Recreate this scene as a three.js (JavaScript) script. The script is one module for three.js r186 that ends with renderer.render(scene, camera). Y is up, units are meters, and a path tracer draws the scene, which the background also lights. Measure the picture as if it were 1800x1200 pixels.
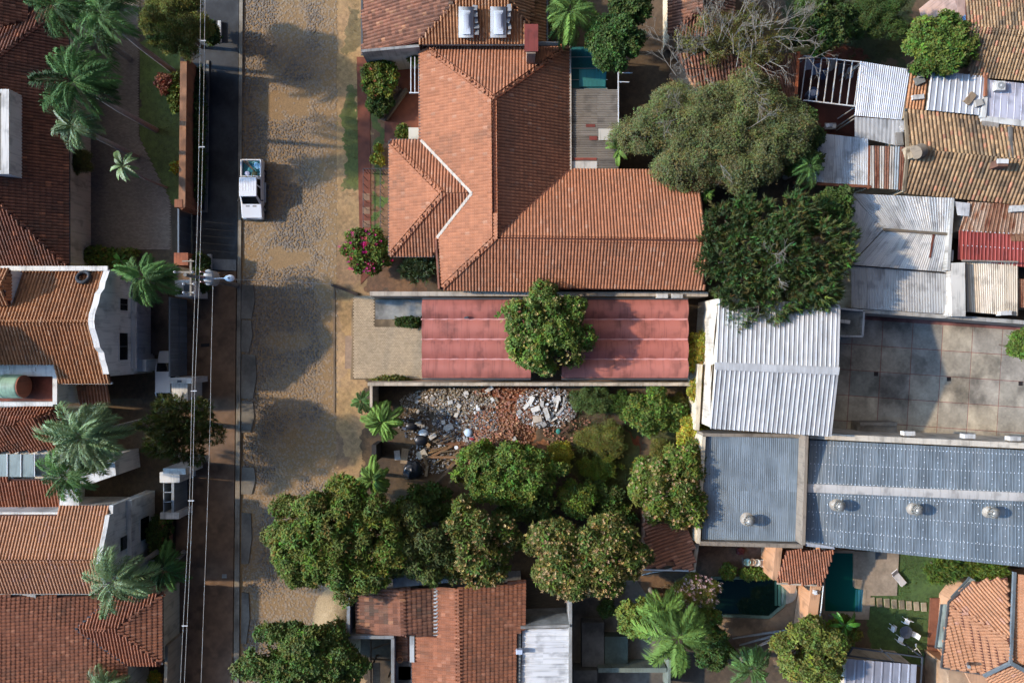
import * as THREE from 'three';
import { Sky } from 'three/addons/objects/Sky.js';
import { RoundedBoxGeometry } from 'three/addons/geometries/RoundedBoxGeometry.js';
import { mergeGeometries } from 'three/addons/utils/BufferGeometryUtils.js';

// ---------- camera, sky, sun, exposure ----------
const H = 55, F = 1200;                       // flying height in metres, focal length in photo pixels
const scene = new THREE.Scene();
const camera = new THREE.PerspectiveCamera(2 * Math.atan(600 / F) * 180 / Math.PI, 1.5, 0.5, 600);
camera.position.set(0, H, 0); camera.up.set(0, 0, -1); camera.lookAt(0, 0, 0);
const EL = 29.5 * Math.PI / 180, SL = 0.09;     // sun height; shadows run to +x and a little to +z
const sunDir = new THREE.Vector3(-Math.cos(EL), Math.sin(EL), -SL * Math.cos(EL)).normalize();
const sky = new Sky(); sky.scale.setScalar(500);
sky.material.uniforms.sunPosition.value.copy(sunDir);
sky.material.uniforms.turbidity.value = 9; sky.material.uniforms.rayleigh.value = 0.6;
sky.material.uniforms.mieCoefficient.value = 0.004;
sky.name = 'sky'; sky.userData = { kind: 'structure' }; scene.add(sky);
scene.environmentIntensity = 0.3;
const sun = new THREE.DirectionalLight(0xffe8ca, 3.5);
sun.position.copy(sunDir).multiplyScalar(90); sun.castShadow = true; sun.shadow.radius = 2.2;
Object.assign(sun.shadow.camera, { left: -60, right: 60, top: 60, bottom: -60, near: 1, far: 220 });
sun.shadow.mapSize.set(4096, 4096); scene.add(sun, sun.target);
const renderer = new THREE.WebGLRenderer({ antialias: true });
renderer.toneMapping = THREE.LinearToneMapping; renderer.toneMappingExposure = 1.68;
renderer.shadowMap.enabled = true;

// ---------- helpers ----------
let seed = 12345;
const rnd = () => { seed = (seed + 0x6D2B79F5) | 0; let t = Math.imul(seed ^ (seed >>> 15), 1 | seed); t = (t + Math.imul(t ^ (t >>> 7), 61 | t)) ^ t; return ((t ^ (t >>> 14)) >>> 0) / 4294967296; };
const rr = (a, b) => a + (b - a) * rnd();
const pick = a => a[Math.floor(rnd() * a.length)];
const V = (x, y, z) => new THREE.Vector3(x, y, z);
const P = (px, py, h = 0) => V((px - 900) / F * (H - h), h, (py - 600) / F * (H - h));   // pixel + height above ground -> point
const lerp = (a, b, t) => a + (b - a) * t, clamp = (x, a = 0, b = 1) => Math.min(b, Math.max(a, x));
const sm = (a, b, x) => { const t = clamp((x - a) / (b - a)); return t * t * (3 - 2 * t); };
const LAT = new Float32Array(65536); for (let i = 0; i < 65536; i++) LAT[i] = rnd();
function vn(x, y, per = 256, s = 0) {   // periodic value noise
  const xi = Math.floor(x), yi = Math.floor(y), fx = x - xi, fy = y - yi, m = v => ((v % per) + per) % per;
  const u = fx * fx * (3 - 2 * fx), v = fy * fy * (3 - 2 * fy);
  const L = (a, b) => LAT[((m(a) * 269 + m(b) * 7919 + s * 1031) & 65535)];
  return lerp(lerp(L(xi, yi), L(xi + 1, yi), u), lerp(L(xi, yi + 1), L(xi + 1, yi + 1), u), v);
}
function fbm(x, y, per = 256, oct = 4, s = 0) { let a = 0, w = 0.5, t = 0; for (let i = 0; i < oct; i++) { a += w * vn(x, y, per, s + i * 7); t += w; w *= 0.5; x *= 2; y *= 2; per *= 2; } return a / t; }
const names = {};
const numbered = n => { const k = names[n] = (names[n] ?? -1) + 1; return k ? n + '_' + String(k).padStart(3, '0') : n; };
const sh = o => { o.castShadow = o.receiveShadow = true; return o; };

// textures: tone variation around 1, in metres
function tex(size, fn, srgb = true, rep = 1) {
  const d = new Uint8Array(size * size * 4);
  for (let j = 0; j < size; j++) for (let i = 0; i < size; i++) { const c = fn(i / size, j / size), k = (j * size + i) * 4; d[k] = clamp(c[0]) * 255; d[k + 1] = clamp(c[1]) * 255; d[k + 2] = clamp(c[2]) * 255; d[k + 3] = 255; }
  const t = new THREE.DataTexture(d, size, size); t.wrapS = t.wrapT = THREE.RepeatWrapping; t.magFilter = THREE.LinearFilter; t.minFilter = THREE.LinearMipmapLinearFilter; t.generateMipmaps = true;
  if (srgb) t.colorSpace = THREE.SRGBColorSpace; t.repeat.set(rep, rep); t.needsUpdate = true; return t;
}
const g3 = v => [v, v, v];
const T = {
  concrete: tex(512, (u, v) => { const a = fbm(u * 6, v * 6, 6, 5, 1), b = fbm(u * 40, v * 40, 40, 3, 3), c = sm(0.52, 0.75, fbm(u * 4, v * 4, 4, 4, 9)); const k = 0.62 + 0.34 * a + 0.14 * (b - 0.5) - 0.17 * c; return [k, k * 0.985, k * 0.96]; }, true, 1 / 6),
  grime: tex(512, (u, v) => { const a = fbm(u * 8, v * 8, 8, 5, 21), s = fbm(u * 60, v * 3, 60, 3, 24), b = fbm(u * 3, v * 3, 3, 3, 27); const k = 1.0 - 0.16 * sm(0.45, 0.8, a) - 0.12 * sm(0.5, 0.85, s) - 0.08 * b; return [k, k * 0.98, k * 0.95]; }, true, 1 / 5),
  rust: tex(512, (u, v) => { const a = fbm(u * 30, v * 3, 30, 4, 31), b = fbm(u * 6, v * 6, 6, 5, 33), r = sm(0.5, 0.85, a * 0.5 + b * 0.6); const k = 0.75 + 0.25 * fbm(u * 50, v * 50, 50, 2, 35); return [k * lerp(0.86, 0.62, r), k * lerp(0.80, 0.40, r), k * lerp(0.74, 0.26, r)]; }, true, 1 / 4),
  metal: tex(512, (u, v) => { const a = fbm(u * 5, v * 5, 5, 5, 41), s = fbm(u * 50, v * 2, 50, 3, 43); const k = 0.80 + 0.25 * (a - 0.5) + 0.16 * (s - 0.5); return [k * 1.01, k, k * 0.985]; }, true, 1 / 5),
  fine: tex(256, (u, v) => g3(0.72 + 0.3 * fbm(u * 24, v * 24, 24, 4, 51)), true, 1 / 1.5),
  wood: tex(256, (u, v) => { const k = 0.6 + 0.4 * fbm(u * 3, v * 40, 40, 4, 61); return [k, k * 0.96, k * 0.9]; }, true, 1 / 1.2),
  brick: tex(512, (u, v) => { const k = 0.7 + 0.35 * fbm(u * 10, v * 10, 10, 5, 71) - 0.2 * sm(0.55, 0.8, fbm(u * 5, v * 5, 5, 3, 73)); return [k, k * 0.95, k * 0.92]; }, true, 1 / 5),
};
const Tb = {}; for (const k of ['concrete', 'fine', 'grime']) { Tb[k] = T[k].clone(); Tb[k].colorSpace = THREE.NoColorSpace; Tb[k].needsUpdate = true; }
const mats = {};
function M(hex, rough = 0.85, map = null, o = {}) {
  const key = [hex, rough, map, JSON.stringify(o)].join('|'); if (mats[key]) return mats[key];
  const m = new (o.transmission !== undefined || o.clearcoat !== undefined ? THREE.MeshPhysicalMaterial : THREE.MeshStandardMaterial)({ color: hex, roughness: rough, ...o });
  if (map) { m.map = T[map]; if (Tb[map]) { m.bumpMap = Tb[map]; m.bumpScale = 0.008; } }
  return mats[key] = m;
}
const vary = (hex, n, dl = 0.05) => Array.from({ length: n }, (_, i) => '#' + new THREE.Color(hex).offsetHSL((rnd() - 0.5) * 0.015, (rnd() - 0.5) * 0.06, (i / Math.max(1, n - 1) - 0.5) * 2 * dl).getHexString());
function uvBox(g, s = 1) {   // uv in metres by the side a face looks to
  if (g.index) g = g.toNonIndexed();
  const p = g.attributes.position, n = new Float32Array(p.count * 2), a = V(0, 0, 0), b = V(0, 0, 0), c = V(0, 0, 0);
  for (let i = 0; i < p.count; i += 3) {
    a.fromBufferAttribute(p, i); b.fromBufferAttribute(p, i + 1); c.fromBufferAttribute(p, i + 2);
    const N = b.clone().sub(a).cross(c.clone().sub(a)), ax = Math.abs(N.x), ay = Math.abs(N.y), az = Math.abs(N.z);
    [a, b, c].forEach((q, k) => { const uv = ay >= ax && ay >= az ? [q.x, q.z] : ax >= az ? [q.z, q.y] : [q.x, q.y]; n[(i + k) * 2] = uv[0] * s; n[(i + k) * 2 + 1] = uv[1] * s; });
  }
  g.setAttribute('uv', new THREE.BufferAttribute(n, 2)); return g;
}
const clean = g => { for (const k of Object.keys(g.attributes)) if (!['position', 'normal', 'uv'].includes(k)) g.deleteAttribute(k); return g; };
const merge = gs => mergeGeometries(gs.map(g => { g = clean(g.index ? g.toNonIndexed() : g); if (!g.attributes.uv) uvBox(g); return g; }));
const geo = (pos, idx) => { const g = new THREE.BufferGeometry(); g.setAttribute('position', new THREE.Float32BufferAttribute(pos, 3)); if (idx) g.setIndex(idx); g.computeVertexNormals(); return g; };

// a thing: a Group at its base; part() takes geometry in world coordinates
function thing(name, label, category, base, group, kind) {
  const o = new THREE.Group(); o.name = numbered(name); o.position.copy(base); o.userData = kind ? { kind, label, category } : { label, category };
  if (group) o.userData.group = group; scene.add(o); return o;
}
function origin(par) { const w = V(0, 0, 0); for (let q = par; q && q !== scene; q = q.parent) w.add(q.position); return w; }
function part(par, name, g, m, label) {
  const w = origin(par); g = uvBox(g); g.translate(-w.x, -w.y, -w.z);
  const o = sh(new THREE.Mesh(g, m)); o.name = name; if (label) o.userData.label = label; par.add(o); return o;
}
function single(name, label, category, g, m, group, kind) {   // a thing of one mesh
  g = uvBox(Array.isArray(g) ? merge(g) : g); g.computeBoundingBox(); const b = g.boundingBox, c = V((b.min.x + b.max.x) / 2, b.min.y, (b.min.z + b.max.z) / 2);
  g.translate(-c.x, -c.y, -c.z); const o = sh(new THREE.Mesh(g, m)); o.name = numbered(name); o.position.copy(c);
  o.userData = kind ? { kind } : { label, category }; if (group) o.userData.group = group; scene.add(o); return o;
}
const struct = (name, g, m) => single(name, null, null, g, m, null, 'structure');
function instanced(par, name, g, m, items, kind = 'stuff') {   // items: [Matrix4 in world, Color]
  const o = sh(new THREE.InstancedMesh(g, m, items.length)), w = par ? origin(par) : V(0, 0, 0), t = new THREE.Matrix4().makeTranslation(-w.x, -w.y, -w.z), q = new THREE.Matrix4();
  items.forEach(([mm, c], i) => { o.setMatrixAt(i, q.multiplyMatrices(t, mm)); if (c) o.setColorAt(i, c); });
  o.name = par ? name : numbered(name); if (kind) o.userData.kind = kind; (par || scene).add(o); return o;
}
function stuff(name, label, category, g, m, items) { const o = instanced(null, name, g, m, items); o.userData = { kind: 'stuff', label, category }; return o; }
// shapes in world coordinates
function box(cx, y0, cz, w, h, d, ry = 0, rx = 0) { const g = new THREE.BoxGeometry(w, h, d); g.translate(0, h / 2, 0); if (rx) g.rotateX(rx); if (ry) g.rotateY(ry); g.translate(cx, y0, cz); return g; }
function rbox(cx, y0, cz, w, h, d, r = 0.03, ry = 0) { const g = new RoundedBoxGeometry(w, h, d, 2, r); g.translate(0, h / 2, 0); if (ry) g.rotateY(ry); g.translate(cx, y0, cz); return g; }
const pxBox = (x0, y0, x1, y1, top, bottom = 0) => { const a = P(x0, y0, top), b = P(x1, y1, top); return box((a.x + b.x) / 2, bottom, (a.z + b.z) / 2, Math.abs(b.x - a.x), top - bottom, Math.abs(b.z - a.z)); };   // a box whose TOP shows at these pixels
function prism(pts, y0, y1, bevel = 0) {   // plan polygon of Vector3
  const s = new THREE.Shape(pts.map(p => new THREE.Vector2(p.x, -p.z))), g = new THREE.ExtrudeGeometry(s, { depth: y1 - y0, bevelEnabled: false });
  g.rotateX(-Math.PI / 2); g.translate(0, y0, 0); return g;
}
const pxPrism = (pts, top, bottom = 0) => prism(pts.map(([x, y]) => P(x, y, top)), bottom, top);
function sheet(pts, y) { return prism(pts.map(([x, y2]) => P(x, y2, 0)), y - 0.25, y); }   // ground slab with its top at y
function wallSeg(a, b, h, t = 0.18, y0 = 0) { const L = Math.hypot(b.x - a.x, b.z - a.z); return box((a.x + b.x) / 2, y0, (a.z + b.z) / 2, L, h - y0, t, -Math.atan2(b.z - a.z, b.x - a.x)); }
const pxWall = (x0, y0, x1, y1, h, t = 0.18, b = 0) => wallSeg(P(x0, y0, h), P(x1, y1, h), h, t, b);
function bar(a, b, r, r2 = r, n = 8) { const d = b.clone().sub(a), L = d.length(), g = new THREE.CylinderGeometry(r2, r, L, n); g.translate(0, L / 2, 0); g.applyQuaternion(new THREE.Quaternion().setFromUnitVectors(V(0, 1, 0), d.normalize())); g.translate(a.x, a.y, a.z); return g; }
function beam(a, b, w, h) { const d = b.clone().sub(a), L = d.length(), g = new THREE.BoxGeometry(w, h, L); g.applyMatrix4(new THREE.Matrix4().lookAt(a, b, V(0, 1, 0))); g.translate((a.x + b.x) / 2, (a.y + b.y) / 2, (a.z + b.z) / 2); return g; }
function tube(pts, r, seg = 40, n = 6) { return new THREE.TubeGeometry(new THREE.CatmullRomCurve3(pts), seg, r, n); }
function taper(pts, r0, r1, n = 7) {   // a limb through points
  const gs = []; for (let i = 0; i < pts.length - 1; i++) { const t0 = i / (pts.length - 1), t1 = (i + 1) / (pts.length - 1); gs.push(bar(pts[i], pts[i + 1], lerp(r0, r1, t0), lerp(r0, r1, t1), n)); } return gs.length > 1 ? merge(gs) : gs[0];
}
const slabQuad = (a, b, c, d, t) => { const n = b.clone().sub(a).cross(d.clone().sub(a)).normalize(); if (n.y < 0) n.negate(); const lo = [a, b, c, d].map(p => p.clone().addScaledVector(n, -t)), A = [a, b, c, d, ...lo].flatMap(p => p.toArray()); return geo(A, [0, 2, 1, 0, 3, 2, 4, 5, 6, 4, 6, 7, 0, 1, 5, 0, 5, 4, 1, 2, 6, 1, 6, 5, 2, 3, 7, 2, 7, 6, 3, 0, 4, 3, 4, 7]).toNonIndexed(); };
const fixN = g => { g = g.toNonIndexed ? (g.index ? g.toNonIndexed() : g) : g; g.computeVertexNormals(); return g; };
// ---------- builders ----------
const TW = 0.235, TL = 0.37;
const tileGeo = (() => {   // one clay tile: an arch between two pans, its lower end lifted and lipped
  const xs = [-0.5, -0.34, -0.28, -0.16, 0, 0.16, 0.28, 0.34, 0.5], f = x => Math.abs(x) < 0.34 ? 0.082 * Math.sqrt(1 - (x / 0.34) ** 2) : 0, pos = [], idx = [];
  for (const [z, dy] of [[-0.62, 0.004], [0.58, 0.04], [0.58, -0.005]]) for (const x of xs) pos.push(x * TW, f(x) + dy, z * TL);
  const n = xs.length; for (let r = 0; r < 2; r++) for (let i = 0; i < n - 1; i++) { const a = r * n + i; idx.push(a, a + n, a + 1, a + 1, a + n, a + n + 1); }
  return uvBox(geo(pos, idx));
})();
const ridgeGeo = (() => { const g = new THREE.CylinderGeometry(0.2, 0.18, 0.46, 9, 1, true, -Math.PI / 2, Math.PI); g.rotateX(Math.PI / 2); return uvBox(g); })();
const tileMat = new THREE.MeshStandardMaterial({ color: 0xffffff, roughness: 0.9, map: T.fine });
const STY = {   // base, second, odd (linear albedo), share of odd, spread, moss
  orange: { a: [0.47, 0.185, 0.085], b: [0.4, 0.155, 0.07], odd: [0.46, 0.22, 0.12], po: 0.03, sp: 0.14, moss: 0.35 },
  brown: { a: [0.29, 0.11, 0.055], b: [0.2, 0.075, 0.042], odd: [0.40, 0.15, 0.07], po: 0.04, sp: 0.25, moss: 0.5 },
  terracotta: { a: [0.5, 0.235, 0.1], b: [0.43, 0.19, 0.08], odd: [0.5, 0.27, 0.14], po: 0.06, sp: 0.2, moss: 0.35 },
  red: { a: [0.41, 0.155, 0.072], b: [0.33, 0.12, 0.058], odd: [0.45, 0.19, 0.1], po: 0.05, sp: 0.18, moss: 0.4 },
  old: { a: [0.4, 0.25, 0.12], b: [0.27, 0.16, 0.08], odd: [0.42, 0.19, 0.1], po: 0.07, sp: 0.35, moss: 0.9 },
  dark: { a: [0.32, 0.125, 0.065], b: [0.19, 0.09, 0.052], odd: [0.42, 0.2, 0.1], po: 0.05, sp: 0.35, moss: 0.75 },
  salmon: { a: [0.52, 0.25, 0.12], b: [0.45, 0.205, 0.098], odd: [0.5, 0.25, 0.15], po: 0.03, sp: 0.1, moss: 0.2 },
};
function tileCol(st, x, z) {
  const n = fbm(x * 0.35 + 40, z * 0.35 + 40, 256, 4, 5), m = sm(0.5, 0.72, fbm(x * 0.6 + 90, z * 0.6 + 10, 256, 4, 15)) * st.moss, o = rnd() < st.po;
  const k = 1 + (rnd() - 0.5) * 2 * st.sp; let c = o ? st.odd.slice() : st.a.map((v, i) => lerp(v, st.b[i], clamp(n * 1.6 - 0.3)));
  const mr = m * rnd(); if (!o) c = c.map((v, i) => lerp(v, [0.09, 0.07, 0.045][i], mr)); return new THREE.Color().setRGB(...c.map(v => clamp(v * k, 0.01, 0.8)));
}
function roofPatch(par, W, faces, style, o = {}) {   // W: {key: Vector3}; a slab with tiles laid on every slope and caps on the ridges
  const st = STY[style], slab = [], items = [], tw = o.tw || TW, tl = o.tl || TL, th = 0.09, ms = new THREE.Vector3(tw / TW, 1, tl / TL);
  for (const f of faces) {
    const pts = f.map(k => W[k]), n = V(0, 0, 0);
    pts.forEach((p, i) => { const q = pts[(i + 1) % pts.length]; n.x += (p.y - q.y) * (p.z + q.z); n.y += (p.z - q.z) * (p.x + q.x); n.z += (p.x - q.x) * (p.y + q.y); });
    n.normalize(); if (n.y < 0) n.negate();
    const tri = THREE.ShapeUtils.triangulateShape(pts.map(p => new THREE.Vector2(p.x, p.z)), []), N = pts.length, pos = [], idx = [];
    pts.forEach(p => pos.push(p.x, p.y - 0.01, p.z)); pts.forEach(p => pos.push(p.x, p.y - th, p.z));
    const A = V(0, 0, 0), B = V(0, 0, 0);
    for (const [a, b, c] of tri) { const up = A.subVectors(pts[b], pts[a]).cross(B.subVectors(pts[c], pts[a])).y > 0; up ? idx.push(a, b, c, a + N, c + N, b + N) : idx.push(a, c, b, a + N, b + N, c + N); }
    for (let i = 0; i < N; i++) { const j = (i + 1) % N; idx.push(i, j, j + N, i, j + N, i + N); }
    slab.push(fixN(geo(pos, idx)));
    const down = V(0, -1, 0).addScaledVector(n, n.y).normalize(), u = V(0, 0, 0).crossVectors(n, down).normalize(), o0 = pts[0];
    let u0 = 1e9, u1 = -1e9, v0 = 1e9, v1 = -1e9;
    for (const p of pts) { const d = p.clone().sub(o0), a = d.dot(u), b = d.dot(down); u0 = Math.min(u0, a); u1 = Math.max(u1, a); v0 = Math.min(v0, b); v1 = Math.max(v1, b); }
    for (let b = v1 - tl * 0.35; b > v0; b -= tl) for (let a = u0 + tw * 0.5; a < u1; a += tw) {
      const x = o0.x + u.x * a + down.x * b, z = o0.z + u.z * a + down.z * b;
      if (Math.abs(x) > 47 || Math.abs(z) > 33) continue;
      let y = null;
      for (const [i, j, k] of tri) { const p = pts[i], q = pts[j], r = pts[k], D = (q.z - r.z) * (p.x - r.x) + (r.x - q.x) * (p.z - r.z), l = ((q.z - r.z) * (x - r.x) + (r.x - q.x) * (z - r.z)) / D, m = ((r.z - p.z) * (x - r.x) + (p.x - r.x) * (z - r.z)) / D; if (l >= -1e-6 && m >= -1e-6 && l + m <= 1 + 1e-6) { y = l * p.y + m * q.y + (1 - l - m) * r.y; break; } }
      if (y === null) continue;
      const mm = new THREE.Matrix4().makeBasis(u, n, down); const wob = new THREE.Matrix4().makeRotationY((rnd() - 0.5) * 0.05); mm.multiply(wob).scale(ms.clone().setY(o.ty || 1)).setPosition(x, y + rnd() * 0.008, z);
      items.push([mm, tileCol(st, x, z)]);
    }
  }
  const roof = part(par, o.name || 'roof', merge(slab), M('#5a3020', 0.95, 'fine'));
  instanced(roof, 'roof_tiles', tileGeo, tileMat, items);
  const caps = [];
  for (const [a, b] of o.ridges || []) {
    const p = W[a], q = W[b], d = q.clone().sub(p), L = d.length(); d.normalize(); const s = V(0, 0, 0).crossVectors(V(0, 1, 0), d).normalize(), up = V(0, 0, 0).crossVectors(d, s);
    for (let t = 0.2; t < L; t += 0.4) { const c = p.clone().addScaledVector(d, t); if (Math.abs(c.x) > 47 || Math.abs(c.z) > 33) continue; const mm = new THREE.Matrix4().makeBasis(s, up, d).setPosition(c.x, c.y + 0.05 + rnd() * 0.012, c.z); caps.push([mm, tileCol({ ...st, moss: st.moss * 0.4, a: st.a.map(v => v * 1.12) }, c.x, c.z)]); }
  }
  if (caps.length) instanced(roof, 'ridge_tiles', ridgeGeo, tileMat, caps);
  return roof;
}
const Wk = v => Object.fromEntries(Object.entries(v).map(([k, [x, y, h]]) => [k, P(x, y, h)]));
// sheet metal: every sheet its own mesh, corrugations are real
const PROF = { wave: t => 0.5 - 0.5 * Math.cos(t * 2 * Math.PI), trap: t => t < 0.12 ? t / 0.12 : t < 0.22 ? 1 : t < 0.34 ? (0.34 - t) / 0.12 : 0, seam: t => t < 0.04 ? t / 0.04 : t < 0.1 ? 1 : t < 0.14 ? (0.14 - t) / 0.04 : 0 };
const PT = { wave: [0, 0.25, 0.5, 0.75], trap: [0, 0.12, 0.22, 0.34, 0.67], seam: [0, 0.04, 0.1, 0.14, 0.57] };
function sheets(par, a, b, c, d, { n, waves = 4, amp = 0.03, prof = 'trap', mats, rows = 1, name = 'roof_sheet', arch = 0, lift = 0.012, seg = 1 }) {
  // a-b runs across the corrugation, a-d along it; n sheets across, rows along
  const N = b.clone().sub(a).cross(d.clone().sub(a)).normalize(); if (N.y < 0) N.negate(); const at = (u, v) => a.clone().multiplyScalar((1 - u) * (1 - v)).addScaledVector(b, u * (1 - v)).addScaledVector(c, u * v).addScaledVector(d, (1 - u) * v);
  for (let r = 0; r < rows; r++) for (let i = 0; i < n; i++) {
    const us = []; for (let w = 0; w < waves; w++) for (const t of PT[prof]) us.push([w + t, PROF[prof](t)]); us.push([waves, PROF[prof](0)]);
    const sg = arch ? 8 : seg, pos = [], idx = [], m = us.length, sk = (rnd() - 0.5) * 0.0015, bump = ((i + r) % 2) * lift + rnd() * 0.004;
    const v0 = r / rows, v1 = Math.min(1, (r + 1) / rows + (rows > 1 && r < rows - 1 ? 0.02 : 0));
    for (let s = 0; s <= sg; s++) { const v = lerp(v0, v1, s / sg); for (const [t, y] of us) { const p = at((i + t / waves) / n + sk * v, v).addScaledVector(N, y * amp + bump); p.y += arch * Math.sin(Math.PI * v); pos.push(p.x, p.y, p.z); } }
    for (let s = 0; s < sg; s++) for (let k = 0; k < m - 1; k++) { const q = s * m + k; idx.push(q, q + 1, q + m, q + 1, q + m + 1, q + m); }
    const g = geo(pos, idx), uv = []; const Lu = a.distanceTo(b), Lv = a.distanceTo(d); for (let s = 0; s <= sg; s++) for (const [t] of us) uv.push((i + t / waves) / n * Lu + i * 0.37, lerp(v0, v1, s / sg) * Lv + i * 1.7 + r * 0.9);
    g.setAttribute('uv', new THREE.Float32BufferAttribute(uv, 2)); const gg = fixN(g); const w = origin(par); gg.translate(-w.x, -w.y, -w.z);
    const o = sh(new THREE.Mesh(gg, Array.isArray(mats) ? mats[Math.floor(rnd() * mats.length)] : mats)); o.name = name; par.add(o);
  }
}
// ---------- vegetation ----------
function blade(L, w, bend, dir, up0 = V(0, 1, 0)) {   // a leaf of two folded faces from the origin
  const s = V(0, 0, 0).crossVectors(dir, up0); if (s.lengthSq() < 1e-4) s.set(1, 0, 0); s.normalize(); const t = V(0, 0, 0).crossVectors(s, dir).normalize();
  const m = dir.clone().multiplyScalar(L * 0.5).addScaledVector(t, L * 0.06), e = dir.clone().multiplyScalar(L).addScaledVector(V(0, -1, 0), L * bend), l = m.clone().addScaledVector(s, w / 2).addScaledVector(t, w * 0.12), r = m.clone().addScaledVector(s, -w / 2).addScaledVector(t, w * 0.12);
  return [[0, 0, 0], r.toArray(), m.toArray(), [0, 0, 0], m.toArray(), l.toArray(), r.toArray(), e.toArray(), m.toArray(), m.toArray(), e.toArray(), l.toArray()];
}
function bunch(n, L, w, spread, bend, twig = 0) {
  const pos = []; for (let i = 0; i < n; i++) { const a = i * 2.4 + rnd(), e = lerp(spread, 1.25, rnd()), d = V(Math.cos(a) * Math.cos(e - 0.3), Math.sin(e - 0.35), Math.sin(a) * Math.cos(e - 0.3)).normalize(), off = V(rr(-twig, twig), rr(-twig, twig) * 0.6, rr(-twig, twig)); for (const p of blade(L * rr(0.75, 1.2), w * rr(0.8, 1.2), bend * rr(0.5, 1.5), d)) pos.push(p[0] + off.x, p[1] + off.y, p[2] + off.z); }
  return uvBox(geo(pos));
}
function spray(n, L, w, fan) { const pos = []; for (let i = 0; i < n; i++) { const d = V(rr(-fan, fan), rr(0.2, 1), rr(-fan, fan)).normalize(), o = V(rr(-0.05, 0.05), rr(-0.1, 0.12), rr(-0.05, 0.05)); for (const p of blade(L * rr(0.6, 1.2), w, 0.12, d, V(0.3, 0.1, 1))) pos.push(p[0] + o.x, p[1] + o.y, p[2] + o.z); } return uvBox(geo(pos)); }
const LEAF = { mango: [bunch(9, 0.3, 0.085, 0.2, 0.25, 0.05), bunch(8, 0.28, 0.09, 0.1, 0.35, 0.07)], round: [bunch(9, 0.15, 0.085, 0, 0.15, 0.1), bunch(8, 0.14, 0.09, 0.1, 0.1, 0.12)], fine: [bunch(16, 0.11, 0.034, -0.2, 0.1, 0.17), bunch(14, 0.13, 0.03, -0.1, 0.2, 0.2)], spray: [spray(11, 0.42, 0.04, 0.35), spray(9, 0.5, 0.045, 0.25)], big: [bunch(7, 0.42, 0.16, 0, 0.3, 0.06), bunch(6, 0.38, 0.17, 0.1, 0.3, 0.08)], grass: [spray(8, 0.22, 0.02, 0.5), spray(9, 0.3, 0.024, 0.7)] };
const leafMat = new THREE.MeshPhysicalMaterial({ color: 0xffffff, roughness: 0.75, transmission: 0.2, thickness: 0, specularIntensity: 0.35 });
const matteLeaf = new THREE.MeshPhysicalMaterial({ color: 0xffffff, roughness: 0.95, specularIntensity: 0.2 });
const bark = M('#6d5f4f', 0.95, 'fine'), paleBark = M('#8d8373', 0.95, 'fine');
const flowerGeo = (() => { const pos = []; for (let i = 0; i < 10; i++) { const a = i * 2.4, r = 0.075 * (1 - i / 13), y = 0.03 + i * 0.026; for (const p of blade(0.1, 0.05, 0, V(Math.cos(a), 0.7, Math.sin(a)).normalize())) pos.push(p[0] + r * 0.4 * Math.cos(a), p[1] + y, p[2] + r * 0.4 * Math.sin(a)); } return uvBox(geo(pos)); })();
const jit = (c, dh, ds, dl) => { const k = new THREE.Color().setRGB(...c); k.offsetHSL((rnd() - 0.5) * dh, (rnd() - 0.5) * ds, 0); return k.multiplyScalar(1 + (rnd() - 0.5) * 2 * dl); };
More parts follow.
